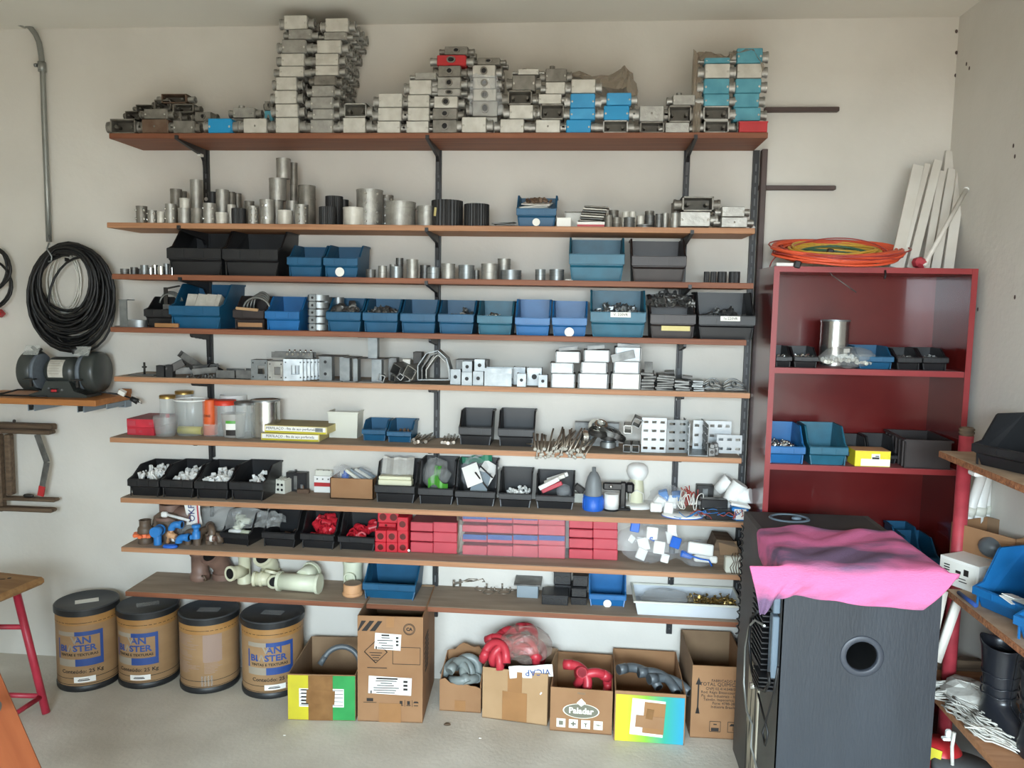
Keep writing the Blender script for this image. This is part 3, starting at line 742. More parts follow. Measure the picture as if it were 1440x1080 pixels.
cp(0, 502, 538, 267, label='largest grey coupling with a vertical row of four screws', screws=4, dd=.045, m=M_alu)
cp(0, 536, 553, 275, label='grey coupling with screw row behind the largest one', dd=.13, screws=4, m=M_alud)
cp(0, 543, 584, 284, label='wide squat grey coupling with a raised rim', rimtop=1, m=M_alu)
cp(0, 587, 612, 290, label='squat grey coupling half hidden by the big black sleeve', rimtop=1, dd=.035)
cp(0, 607, 651, 282, label='largest ribbed black sleeve with a paper tag', m=M_blk, ribs=1)
cp(0, 653, 688, 287, label='ribbed black sleeve right of the largest one', m=M_blk, ribs=1)
a = PY(612, 291, YF+.012)
tag(O('paper_tag', MB().box((a.x, YF+.012, a.z-.02), (.012, .002, .036), rot=(0, R(10), R(-38))), M_pack), 'yellowish paper tag stuck on the largest black sleeve', 'tag')
# blue bin on second shelf, with papers and parts
B = bin_(1, 726, 783, 275, 293, 315, M_blue, 'blue bin holding white papers on the second shelf', d=.17)
t, cx, Y, w, d, h, lip = B
pp = MB()
for i in range(5): pp.box((random.uniform(-.01, .01), .07, lip+.004+i*.006), (w*.72, .08, .003), rot=(R(6+i*2), R(random.uniform(-5, 5)), R(random.uniform(-12, 12))))
tag(O('paper_stack', pp, M_paper, loc=(cx, Y, Z[1])), 'loose white papers lying on top of the blue bin', 'paper', kind='stuff')
pile('metal_scraps', 'brown and grey scraps on the papers in the blue bin', 'scrap', cx+.005, Y+.08, Z[1]+lip+.035, w*.6, .05, .02, 'block', M_rust, 18, 9, .016)
t = tag(O('seal_sticker', MB().cyl((0, 0, 0), (0, -.0015, 0), .016, n=20), M_papers, loc=(cx, Y-.001, Z[1]+.017)), 'round white sticker on the front of the second shelf blue bin', 'sticker')
# flat grey scraps left of it
a, b = PY(694, 310, YF+.05), PY(728, 310, YF+.05)
mb = MB()
for i in range(4): mb.box(((a.x+b.x)/2+random.uniform(-.01, .01), YF+.07, Z[1]+.003+i*.005), ((b.x-a.x)*.9, .07, .003), rot=(R(2), R(random.uniform(-4, 4)), R(random.uniform(-15, 15))))
tag(O('sheet_scraps', mb, M_zincd), 'thin flat grey sheet scraps left of the blue bin, second shelf', 'scrap', kind='stuff')
def simple(name, label, cat, k, x0, x1, ytop, depth, m, dd=.01, b=.002, rz=0, zb=None, ybot=None, sub=None, tilt=0, shape=None):
    cx, Y, w, h = span(k, x0, x1, ytop, ybot, dd)
    z0 = Z[k]
    if zb is not None: h = h-(zb-z0); z0 = zb
    t = E(name, label, cat, (cx, Y, z0), (0, tilt, rz))
    if shape: shape(t, w, depth, h, m)
    else: O('body', MB().box((0, depth/2, h/2), (w, depth, h), b=b), m, t)
    if sub: sub(t, w, depth, h)
    return t, z0+h, cx, Y, w, h
def carton(t, w, d, h, m):
    O('body', MB().box((0, d/2, h/2), (w, d, h), b=.001), m, t)
    O('flap', MB().box((0, d/2, h+.0005), (w*.98, d*.48, .001)), m, t)
simple('small_carton', 'small white carton left of the dark plates, second shelf', 'box', 1, 783, 803, 306, .05, M_paper, shape=carton)
# open dark frame
def frame_(t, w, d, h, m):
    O('frame', MB().box((0, d/2, .002), (w, d, .004)).box((0, d/2, h-.002), (w, d, .004)).box((-w/2+.002, d/2, h/2), (.004, d, h)).box((w/2-.002, d/2, h/2), (.004, d, h)), m, t)
    O('back', MB().box((0, d, h/2), (w, .003, h)), M_alul, t)
simple('open_metal_box', 'open dark rectangular metal box standing behind the white carton', 'frame', 1, 794, 820, 297, .03, M_alud, dd=.09, shape=frame_)
# tilted stack of plates, each plate its own
zz = Z[1]+.002
simple('red_lid_box', 'flat red and white thing under the tilted plates', 'box', 1, 812, 850, 312, .07, M_redbox, dd=.02, shape=lambda t, w, d, h, m: (O('body', MB().box((0, d/2, h/4), (w, d, h/2)), m, t), O('top', MB().box((0, d/2, h*.75), (w*1.02, d, h/2)), M_paper, t)))
zz = PY(830, 312, YF+.02).z
for i in range(7):
    y_ = 309-i*3.4; a = PY(815+i*1.2-1, y_, YF+.02); b = PY(847+i*1.4, y_, YF+.02)
    t = tag(O('cover_plate', MB().box((0, .035, 0), (b.x-a.x, .07, .0065), b=.002), [M_alud, M_zincd, M_alul][i % 3], loc=((a.x+b.x)/2, YF+.02, zz+.004+i*.0098), rot=(0, R(3), R(random.uniform(-7, 7)))), 'rectangular cover plate, %s of the tilted pile on the second shelf' % ORD[i], 'plate', 'cover plates in the tilted pile')
# small fittings to the right
for i, (x0, x1, y0, mm, dd_) in enumerate([(850, 862, 303, M_alud, .02), (862, 873, 306, M_alud, .015), (856, 870, 296, M_alud, .09), (875, 885, 298, M_alul, .02), (885, 894, 298, M_alul, .02), (877, 893, 306, M_zincd, .004), (896, 906, 304, M_alul, .03), (907, 921, 303, M_zincd, .04), (907, 920, 297, M_alud, .10), (922, 932, 301, M_zincd, .02), (931, 940, 300, M_alu, .035)]):
    sleeve(1, x0, x1, y0, label='%s small threaded fitting in the cluster right of the plates' % NTH[i], m=mm, dd=dd_, ring=.5, group='small fittings beside the cover plates', name='pipe_fitting')
a = PY(893, 313, YF+.01); b = PY(922, 313, YF+.01)
tag(O('flat_ring', MB().ring(.035, .02, 0, .006, 20).ring(.035, .02, .008, .013, 20), M_zincd, loc=((a.x+b.x)/2, YF+.05, Z[1])), 'thin flat flanges lying under the small fittings', 'ring')
def big(x0, y0, x1, y1, kind, lb, Yo=0):
    Yy = YF+.012+Yo; a = PY(x0, y0, Yy); b = PY(x1, y0, Yy); c_ = PY((x0+x1)/2, y1, Yy)
    inst('large_junction_box', jproto(kind, M_alu if kind != 'open' else M_alud, M_alu if Yo == 0 else M_alul), lb, 'junction box', ((a.x+b.x)/2, Yy, c_.z), (0, 0, 0), ((b.x-a.x)/JW, 1.6, (a.z-c_.z)/JH))
zt = PY(980, 297, YF+.012).z
big(956, 297, 1000, 319, 'lid', 'large covered junction box with collars, lower of the pair beside the steel post')
big(960, 276, 1004, 297, 'open', 'large open junction box with collars, on top of the covered one')
big(1014, 305, 1052, 320, 'dot', 'light grey box at the right end of the second shelf, lower of two')
big(1015, 290, 1048, 305, 'lid', 'light grey box at the right end of the second shelf, upper of two')
sleeve(1, 943, 956, 300, label='grey collar fitting left of the large covered box', dd=.02, m=M_alu, ring=.5, name='pipe_fitting')
sleeve(1, 944, 957, 286, label='grey collar fitting behind the large open box', dd=.1, m=M_alud, ring=.5, name='pipe_fitting')

# =====================================================================
# shelf three
# =====================================================================
f3 = [(170, 181, 378, M_zincd), (184, 193, 376, M_zincd), (193, 204, 378, M_zincd), (198, 208, 373, M_zinc), (208, 216, 377, M_chrome), (214, 222, 373, M_chrome), (222, 231, 375, M_chrome), (230, 238, 371, M_zinc), (238, 246, 377, M_chrome)]
for i, (x0, x1, y0, mm) in enumerate(f3):
    sleeve(2, x0, x1, y0, label='%s small zinc fitting from the left end of the third shelf' % NTH[i], m=mm, dd=.01+(i % 3)*.035, ring=.5, group='small zinc fittings at the left of the third shelf', name='zinc_fitting')
bin_(2, 235, 312, 324, 349, 384, M_black, 'large empty black bin, left of the pair on the third shelf', d=.26)
bin_(2, 313, 392, 324, 350, 385, M_black, 'large empty black bin, right of the pair on the third shelf', d=.26)
bin_(2, 404, 453, 345, 362, 386, M_blue, 'blue bin, left of the small pair on the third shelf', d=.2)
t, cx, Y, w, d, h, lip = bin_(2, 455, 504, 345, 363, 387, M_blue, 'blue bin with round sticker, right of the small pair on the third shelf', d=.2)
tag(O('seal_sticker', MB().cyl((0, 0, 0), (0, -.0015, 0), .02, n=20), M_papers, loc=(cx-.005, Y-.001, Z[2]+.022)), 'round white sticker on the third shelf blue bin', 'sticker')
f3 = [(515, 528, 379, 0, .01), (532, 544, 374, 1, .01), (548, 558, 372, 1, .06), (549, 566, 375, 2, .012), (557, 567, 363, 0, .09), (572, 588, 365, 1, .012), (591, 605, 373, 0, .08), (600, 619, 376, 2, .014), (621, 640, 371, 1, .012), (645, 667, 373, 2, .012), (666, 674, 380, 0, .05), (677, 700, 371, 1, .012), (700, 718, 364, 1, .085), (704, 733, 380, 2, .012), (753, 767, 379, 2, .012), (773, 793, 379, 2, .02)]
for i, (x0, x1, y0, s_, dd_) in enumerate(f3):
    sleeve(2, x0, x1, y0, label='%s silver pipe fitting counted from the blue bins on the third shelf' % NTH[i], m=[M_zincd, M_alu, M_zinc][s_], dd=dd_, ring=.45, rimtop=1, lid=1 if s_ == 2 else 0, group='silver pipe fittings along the third shelf', name='pipe_fitting')
a = PY(800, 391, YF+.01)
tag(O('round_disc', MB().lathe([(0.0001, .006), (.014, .006), (.018, .003), (.018, 0), (0.0001, 0)], 16), M_paper, loc=(a.x, YF+.03, Z[2])), 'small flat white cap beside the large blue bin', 'cap')
bin_(2, 800, 879, 334, 357, 392, M_teal, 'large scuffed blue bin on the right of the third shelf', d=.25)
bin_(2, 888, 966, 336, 360, 393, M_blackb, 'large black bin right of the scuffed blue one, third shelf', d=.25)
for i, (x0, x1) in enumerate([(990, 998), (999, 1008), (1009, 1022), (1025, 1041)]):
    sleeve(2, x0, x1, 382, label='short ribbed black sleeve, %s of four at the right of the third shelf' % NTH[i], m=M_blk, ribs=1, group='black sleeves at the right of the third shelf', name='black_sleeve', dd=.02)

# =====================================================================
# shelf four
# =====================================================================
# strap and ring
a = PY(166, 421, YF+.02); b = PY(183, 460, YF+.02)
t = E('metal_strap', 'galvanised bent strap hook at the left end of the fourth shelf', 'strap', ((a.x+b.x)/2-.003, YF+.02, Z[3]))
hh = a.z-Z[3]
O('upright', MB().box((0, 0, hh/2), (.036, .004, hh)), M_zinc, t)
O('top_arm', MB().box((-.004, .035, hh-.002), (.036, .07, .004)).cyl((-.004, .04, hh), (-.004, .04, hh+.001), .007, n=10), M_zincd, t)
O('foot', MB().box((-.015, .02, .003), (.06, .04, .004)), M_zincd, t)
a = PY(187, 450, YF+.03)
tag(O('metal_ring_band', MB().ring(.055, .052, 0, .032, 28, TM((0, 0, 0), (0, 0, 0), (1, .6, 1))), M_zinc, loc=(a.x, YF+.05, Z[3]), ), 'oval galvanised band lying beside the bent strap', 'band')
B = bin_(3, 203, 242, 417, 435, 456, M_black, 'black bin with brackets at the left of the fourth shelf', d=.2, dd=.02)
t, cx, Y, w, d, h, lip = B
t2 = E('bent_bracket', 'dark bent steel bracket sticking out of the left black bin', 'bracket', (cx+.005, Y+.06, Z[3]+lip*.5))
O('arm', MB().box((0, 0, .07), (.018, .005, .14)), M_steel, t2); O('hook', MB().box((.03, 0, .14), (.07, .02, .006), rot=(0, R(-12), 0)), M_steel, t2)
t2 = E('round_bracket', 'grey bracket plate with a hole in the left black bin', 'bracket', (cx+.03, Y+.02, Z[3]+lip*.6))
O('plate', MB().box((0, 0, .03), (.035, .005, .05)), M_zincd, t2); O('hole', MB().cyl((0, -.003, .03), (0, -.0035, .03), .006, n=10), M_dark, t2)
mbc = MB()
for i in range(3): mbc.tube([(cx+.02+.045*math.cos(a_)*(1+i*.12), Y+.06+i*.01, Z[3]+lip+.02+.05*math.sin(a_)*(1+i*.1)) for a_ in [PI*.1+j*PI*.85/12 for j in range(13)]], .004, 6)
tag(O('wire_loops', mbc, M_conduit), 'grey wire loops behind the left black bin', 'wire')
tag(O('carton_strip', MB().box((0, 0, 0), (.11, .012, .018), b=.001), M_tape, loc=(PY(235, 453, YF+.01).x, YF+.008, Z[3]+.012)), 'brown cardboard strip in front of the left black bin', 'cardboard')
B = bin_(3, 238, 310, 399, 430, 459, M_blue, 'largest blue bin of the fourth shelf holding grey cartons', d=.27, dd=.004)
t, cx, Y, w, d, h, lip = B
for i, (xx, ww, rr) in enumerate([(-.055, .045, 8), (.0, .05, 12), (.05, .045, 10), (.085, .02, 14)]):
    t2 = tag(O('grey_carton', MB().box((0, 0, .05), (ww, .09, .11), rot=(R(-24), R(rr-6), 0), b=.001), M_alul, loc=(cx+xx*.85, Y+.09, Z[3]+lip*.35)), 'pale grey carton, %s from the left inside the largest blue bin' % NTH[i], 'box', 'cartons in the largest blue bin')
B = bin_(3, 328, 372, 416, 436, 457, M_blackb, 'dark bin with grey cables and cardboard on the fourth shelf', d=.2, dd=.006)
t, cx, Y, w, d, h, lip = B
mbc = MB()
for i in range(4): mbc.tube([(cx+.015+(.06-i*.006)*math.cos(a_), Y+.05+i*.022, Z[3]+lip+.005+(.05+i*.008)*math.sin(a_)) for a_ in [j*PI/12 for j in range(13)]], .0055, 6)
tag(O('grey_cable_loops', mbc, M_conduit), 'grey cable loops arching out of the dark bin', 'cable')
tag(O('cardboard_strip', MB().box((0, 0, 0), (.1, .01, .012), rot=(0, R(4), 0)), M_cardl, loc=(cx-.005, Y-.006, Z[3]+lip+.004)), 'torn cardboard strip on the lip of the dark bin', 'cardboard')
tag(O('cardboard_strip', MB().box((0, 0, 0), (.11, .004, .018)), M_card, loc=(cx+.01, Y-.011, Z[3]+.022)), 'torn cardboard strip low on the front of the dark bin', 'cardboard')
bin_(3, 373, 422, 417, 438, 459, M_blue2, 'blue bin right of the dark cable bin, fourth shelf', d=.2)
# saddle clamps
zz = Z[3]
for i in range(5):
    a = PY(430, 463-i*11, YF-.0+.012); b = PY(459, 463-i*11, YF+.012)
    t = E('saddle_clamp', 'galvanised saddle clamp, %s of five between blue bins' % ORD[i], 'clamp', ((a.x+b.x)/2-.004, YF+.055, zz), group='stacked saddle clamps')
    O('band', MB().ring(.047, .044, .003, .028, 26, TM((0, 0, 0), (0, 0, 0), (1, .8, 1))), M_zinc, t)
    tb = O('tab', MB().box((-.012, -.04, .0155), (.03, .012, .031), b=.001), M_zinc, t)
    O('bolt_hole', MB().cyl((-.012, -.0462, .0155), (-.012, -.0467, .0155), .0055, n=10), M_dark, tb)
    zz += .0325
for i, (px, s_) in enumerate(((459, 1), (476, .85))):
    a = PY(px, 415, -.13)
    t = E('pipe_ring', 'galvanised ring standing on the bins, %s of two behind the clamps' % ['left', 'right'][i], 'ring', (a.x, -.13, Z[3]))
    O('stand', MB().box((0, 0, .06), (.03, .02, .12)), M_zincd, t)
    O('band', MB().ring(.03*s_, .027*s_, .12, .15, 20), M_zinc, t)
spec = [(459, 508, 419, 439, 462, M_blue, 'with round clips'), (510, 560, 420, 440, 463, M_blue, 'with small clips'), (563, 613, 421, 441, 464, M_blue, 'empty'), (616, 667, 422, 442, 465, M_blue, 'with few clips'), (671, 721, 423, 444, 466, M_teal, 'scuffed, with clips at its right'), (724, 774, 421, 447, 468, M_blue2, 'empty, paler lip'), (776, 826, 423, 447, 468, M_blue2, 'empty with a round sticker')]
for i, (x0, x1, yt, yl, yb, m, ds) in enumerate(spec):
    B = bin_(3, x0, x1, yt, yl, yb, m, 'small blue bin %s, %s in the row of seven' % (ds, NTH[i]), d=.2, group='row of seven small blue bins on the fourth shelf')
    if i == 0: fill(B, 'pipe_clips', 'round metal clips heaped in the first small blue bin', 'clips', 'ring', M_zincd, 22, 1, .034, 1.5)
    if i == 1: fill(B, 'pipe_clips', 'grey metal clips heaped in the second small blue bin', 'clips', 'clip', M_zincd, 30, 2, .022, 1.4)
    if i == 3: fill(B, 'pipe_clips', 'a few bright and brown clips in the fourth small blue bin', 'clips', 'clip', M_zinc, 12, 3, .018, 1.2)
    if i == 4: fill(B, 'pipe_clips', 'bright clips in the scuffed fifth small bin', 'clips', 'clip', M_chrome, 10, 4, .016, 1.2)
    if i == 6: tag(O('seal_sticker', MB().cyl((0, 0, 0), (0, -.0015, 0), .02, n=20), M_papers, loc=(B[1], B[2]-.001, Z[3]+.018)), 'round white sticker on the seventh small blue bin', 'sticker')
B = bin_(3, 830, 909, 408, 439, 470, M_teal, 'large blue bin with a white label full of metal clips, fourth shelf', d=.25, lbl=('V. 220VR', .01, .9, .36))
fill(B, 'metal_clips', 'bright and brassy clips heaped in the large labelled blue bin', 'clips', 'clip', M_zinc, 70, 11, .02, 1.35)
B = bin_(3, 914, 979, 414, 442, 471, M_blackb, 'brown black bin overflowing with metal parts, fourth shelf', d=.22, lbl=('y', .012, .42, .62))
fill(B, 'metal_parts', 'shiny metal parts heaped above the brown black bin', 'parts', 'clip', M_zincd, 110, 12, .022, 2.3, .95, .4)
B = bin_(3, 982, 1063, 411, 444, 473, M_black, 'black bin with a white label at the right end of the fourth shelf', d=.25, lbl=('1a-220VR', .012, .88, .34))
fill(B, 'metal_scraps', 'grey metal scraps in the rightmost black bin', 'scraps', 'clip', M_zincd, 50, 13, .018, 1.25)

# =====================================================================
# shelf five: brackets, tubes and channels
# =====================================================================
K = 4
def box_at(k, x0, x1, ytop, depth, m, name, label, cat, dd=.01, ybot=None, b=.0015, rot=(0, 0, 0), zb=None, group=None):
    cx, Y, w, h = span(k, x0, x1, ytop, ybot, dd)
    z0 = Z[k] if zb is None else zb; h -= z0-Z[k]
    o = tag(O(name, MB().box((0, depth/2, h/2), (w, depth, h), b=b), m, loc=(cx, Y, z0), rot=rot), label, cat, group)
    return o, z0+h
# small items at the left end
t = E('small_hand_pump', 'small dark bolt on a thin plate, left end of the fifth shelf', 'fitting', (PY(200, 527, YF+.06).x, YF+.06, Z[K]))
O('plate', MB().box((0, .02, .003), (.12, .06, .005)), M_zincd, t); O('bolt', MB().cyl((0, .02, .005), (0, .02, .06), .005, n=8).cyl((0, .02, .035), (0, .02, .042), .011, n=8), M_steel, t)
box_at(K, 219, 230, 514, .03, M_blk, 'black_block', 'small black cube, left of two at the left of the fifth shelf', 'block', dd=.012)
box_at(K, 232, 242, 513, .03, M_blk, 'black_block', 'small black cube, right of two at the left of the fifth shelf', 'block', dd=.012)
def channel(name, label, c, L, w, h, t_, m, rot, group=None, cat='channel', slots=False):
    """U channel of length L along x"""
    b = MB(); b.box((0, 0, t_/2), (L, w, t_)); b.box((0, -w/2+t_/2, h/2), (L, t_, h)); b.box((0, w/2-t_/2, h/2), (L, t_, h))
    return tag(O(name, b, m, loc=c, rot=rot), label, cat, group)
gx = lambda px, py, Y: PY(px, py, Y).x
gz = lambda px, py, Y: PY(px, py, Y).z
for i, (px, py, L, w, r, rz, mm) in enumerate([(250, 514, .08, .05, (.1, -.5, .3), 0, M_steel), (265, 506, .11, .04, (.2, .6, .9), 0, M_zincd), (276, 516, .12, .045, (0, .3, -.5), 0, M_zincd), (290, 519, .11, .04, (.3, -.1, .3), 0, M_zincd), (300, 517, .05, .04, (.5, .4, 1.2), 0, M_steel), (262, 521, .10, .04, (0, 0, .6), 0, M_zincd)]):
    Y_ = YF+.05+.02*(i % 3)
    channel('bent_bracket', 'dull bent bracket, %s from the left of the heap, fifth shelf' % NTH[i], (gx(px, py, Y_), Y_, gz(px, py, Y_)-.015), L, w, .03, .003, mm, r, 'loose brackets on the fifth shelf', 'bracket')
pile('metal_offcuts', 'small bright offcuts in front of the bracket heap, fifth shelf', 'scraps', gx(285, 525, YF+.03), YF+.035, Z[K], .14, .04, .02, 'block', M_zincd, 24, 21, .012)
for i, (x0, x1, y0) in enumerate([(303, 329, 521), (331, 355, 521)]):
    cx, Y, w, h = span(K, x0, x1, y0, None, .015)
    channel('flat_channel', 'flat grey steel channel, %s of two lying left of the slotted brackets' % ['left', 'right'][i], (cx, Y+.06, Z[K]), w, .11, h, .003, M_zincd, (0, 0, 0))
# slotted U brackets
def plate_with_slot(w, h):
    b = MB(); t = .003; sw, sh = w*.42, h*.42; off = w*.12
    b.box((0, 0, (h-sh)/4), (w, t, (h-sh)/2)); b.box((0, 0, h-(h-sh)/4), (w, t, (h-sh)/2))
    b.box((-w/2+(w/2+off-sw/2)/2, 0, h/2), (w/2+off-sw/2, t, sh)); b.box((w/2-(w/2-off-sw/2)/2, 0, h/2), (w/2-off-sw/2, t, sh))
    return b.mesh('slotted_face')
cnt = [(353, 376, 506), (377, 398, 508)]+[(399+i*5.2, 425+i*5.2, 505) for i in range(7)]
for i, (x0, x1, y0) in enumerate(cnt):
    cx, Y, w, h = span(K, x0, x1, y0, None, .012+max(0, i-2)*.02)
    t = E('slotted_bracket', 'galvanised slotted U bracket, %s from the left on the fifth shelf' % NTH[i], 'bracket', (cx, Y, Z[K]), (0, 0, R(12 if i > 1 else 0)), 'row of slotted U brackets')
    O('slotted_face', plate_with_slot(w, h), M_zinc if i != 1 else M_alu, t)
    O('web', MB().box((0, .03, h-.0015), (w, .06, .003)).box((0, .03, .0015), (w, .06, .003)), M_zincd, t)
    hb = MB()
    for (hx, hz) in ((-.38, .15), (-.38, .85), (.38, .85), (.38, .15)): hb.cyl((hx*w, -.0012, hz*h), (hx*w, -.0022, hz*h), .0035, n=8)
    O('screw_hole', hb, M_dark, t)
t = E('clamp_rail', 'long zinc rail with screws lying on the slotted brackets', 'rail', (gx(413, 492, YF+.07), YF+.07, gz(413, 497, YF+.07)-.022))
wr = gx(442, 492, YF+.07)-gx(384, 492, YF+.07)
O('rail', MB().box((0, 0, .004), (wr, .04, .003)).box((0, -.02, .016), (wr, .003, .026)).box((0, .02, .016), (wr, .003, .026)), M_zincd, t)
sb = MB()
for i in range(5): sb.cyl((-wr*.1+i*wr*.13, -.022, .02), (-wr*.1+i*wr*.13, -.03, .02), .006, n=8).cyl((-wr*.1+i*wr*.13, 0, .02), (-wr*.1+i*wr*.13, 0, .04), .004, n=6)
O('screw', sb, M_chrome, t)
# plated posts
def post(label, x0, x1, ytop, xa, xb, Yp=YF+.04, zb=None, hole=0, base=1):
    z0 = Z[K] if zb is None else zb
    top = PY((x0+x1)/2, ytop, Yp).z; h = top-z0
    cx = (gx(x0, ytop, Yp)+gx(x1, ytop, Yp))/2; w = gx(x1, ytop, Yp)-gx(x0, ytop, Yp)
    pa, pb = gx(xa, ytop, Yp), gx(xb, ytop, Yp)
    t = E('plated_post', label, 'post', (cx, Yp, z0), group='galvanised posts with end plates')
    O('channel', MB().box((0, 0, h/2), (w, .003, h)).box((-w/2, .02, h/2), (.003, .04, h)).box((w/2, .02, h/2), (.003, .04, h)), M_zinc, t)
    O('top_plate', MB().box(((pa+pb)/2-cx, .03, h-.0015), (pb-pa, .1, .003)), M_steel, t, label='thin dark end plate')
    if base: O('base_plate', MB().box(((pa+pb)/2-cx, .03, .0015), ((pb-pa)*.9, .1, .003)), M_zincd, t)
    if hole:
        O('bolt_hole', MB().cyl((0, -.0016, h*.28), (0, -.0026, h*.28), .007, n=10).cyl((0, -.0016, h*.75), (0, -.0026, h*.75), .007, n=10), M_dark, t)
    return top
post('galvanised post with two holes, first from the left under dark plates', 449, 466, 500, 446, 484, hole=1)
post('galvanised post without holes, second from the left under dark plates', 478, 491, 502, 485, 503)
tp = post('galvanised post, third from the left, carrying the tall one', 523, 536, 504, 504, 543)
post('tall galvanised post standing on another under the shelf', 518, 530, 474, 505, 541, zb=tp, base=0)
box_at(K, 496, 503, 504, .05, M_zinc, 'channel_offcut', 'narrow zinc channel between the second and third plated posts', 'channel', dd=.04)
box_at(K, 546, 558, 503, .05, M_zincd, 'channel_offcut', 'grey channel piece behind the third plated post', 'channel', dd=.12)
# square tubes: real hollow tubes seen end-on
def sqtube(label, px, py, s, L, rot, m=M_zincd, Yp=YF+.02, t_=.0035, group='loose square tubes', k=4, name='square_tube', inner=1):
    c = PY(px, py, Yp); b = MB()
    b.box((0, L/2, s/2-t_/2), (s, L, t_)); b.box((0, L/2, -s/2+t_/2), (s, L, t_)); b.box((-s/2+t_/2, L/2, 0), (t_, L, s)); b.box((s/2-t_/2, L/2, 0), (t_, L, s))
    return tag(O(name, b, m, loc=c, rot=rot), label, 'tube', group)
sqtube('small square tube end at the foot of the heap, leftmost of the square tubes', 536, 532, .03, .08, (0, R(20), R(15)))
sqtube('open square tube tilted, upper left of the tube heap', 556, 520, .047, .1, (0, R(27), R(-20)))
sqtube('open square tube tilted, lower right of the tube heap', 576, 524, .052, .12, (0, R(30), R(-15)), m=M_alu)
sqtube('small square tube lying flat under the tilted ones', 552, 532, .03, .09, (0, R(5), R(-30)))
sqtube('small square tube between the tilted ones', 563, 530, .026, .07, (0, R(40), R(12)))
box_at(K, 581, 593, 495, .05, M_steel, 'dark_block', 'dark steel cap standing behind the tilted square tubes', 'block', dd=.12)
box_at(K, 566, 577, 505, .04, M_alul, 'pale_bracket', 'pale plate behind the tilted square tubes', 'bracket', dd=.1)
for i in range(3):
    sx = 1-i*.11; Yp = YF+.015+i*.02
    pts = [(588, 534), (588, 514), (600, 497), (616, 493), (628, 504), (632, 518), (632, 534)]
    off = i*3.2
    P3 = [PY(x+(off if x < 610 else -off)*.9+ (3 if i else 0)*i, y+(off*.9 if y < 530 else 0), Yp) for x, y in pts]
    b = MB()
    n = len(P3)
    for j in range(n):
        p, q = P3[j], P3[(j+1) % n]
        d = q-p; L = d.length; an = math.atan2(d.z, d.x); mid = (p+q)/2
        b.box((mid.x, mid.y+.03, mid.z), (L+.002, .075, .004), rot=(0, -an, 0))
    tag(O('hexagon_strip', b, [M_zinc, M_zincd, M_alu][i]), 'hexagonal bent strip frame, %s of three nested beside the black rail' % ['outermost', 'middle', 'innermost'][i], 'frame', 'nested hexagonal frames')
# small boxes with centre hole
def holebox(label, x0, x1, y0, y1, Yp, m=M_zinc, deep=.05, k=4, rot=0, group='small square brackets with a hole', name='square_bracket', hs=.18, zb=None):
    a, b = PY(x0, y0, Yp), PY(x1, y0, Yp); zb = PY(x0, y1, Yp).z if zb is None else zb
    w, h = b.x-a.x, a.z-zb
    t = E(name, label, 'bracket', ((a.x+b.x)/2, Yp, zb), (0, rot, 0), group)
    O('face', MB().box((0, .0015, h/2), (w, .003, h), b=.0008), m, t)
    O('wall', MB().box((-w/2+.0015, deep/2+.003, h/2), (.003, deep, h)).box((w/2-.0015, deep/2+.003, h/2), (.003, deep, h)), M_zincd, t)
    O('hole', MB().cyl((0, -.0002, h/2), (0, -.0012, h/2), w*hs, n=10), M_dark, t)
    return a.z
zA = Z[K]
holebox('zinc square bracket with a hole, lower left of the group right of the hexagons', 633, 648, 519, 535, YF+.03, zb=zA)
holebox('zinc square bracket with a hole, front middle of the group', 649, 664, 523, 538, YF+.008, zb=zA)
holebox('zinc square bracket with a hole, lower right of the group', 665, 680, 522, 536, YF+.02, zb=zA)
holebox('zinc square bracket with a hole, upper left, resting on the front ones', 650, 664, 508, 523, YF+.02)
holebox('zinc square bracket with a hole, upper right of the group', 667, 682, 505, 522, YF+.035)
box_at(K, 641, 686, 506, .08, M_zincd, 'bracket_block', 'dull zinc brackets standing behind the group with holes', 'bracket', dd=.10)
cx, Y, w, h = span(K, 686, 723, 522, 539, 0)
lc = channel('flat_channel', 'plain zinc channel lying on its side right of the hole brackets', (cx, YF+.05, Z[K]+h/2), w, .07, .05, .003, M_zinc, (R(0), 0, R(0)))
O('channel_face', MB().box((0, -.036, 0), (w, .003, h)), M_zinc, lc)
holebox('zinc bracket with a hole behind the long channel', 706, 722, 517, 534, YF+.11, zb=zA)
holebox('zinc bracket with a hole right behind the square one', 722, 739, 516, 534, YF+.09, zb=zA)
holebox('small zinc square bracket with a hole right of the long channel', 727, 740, 525, 539, YF+.01, zb=zA)
holebox('zinc bracket with a dark curl, behind the last small squares', 741, 762, 517, 536, YF+.07, zb=zA)
holebox('last small zinc square bracket with a hole before the channel boxes', 757, 770, 527, 540, YF+.008, zb=zA)
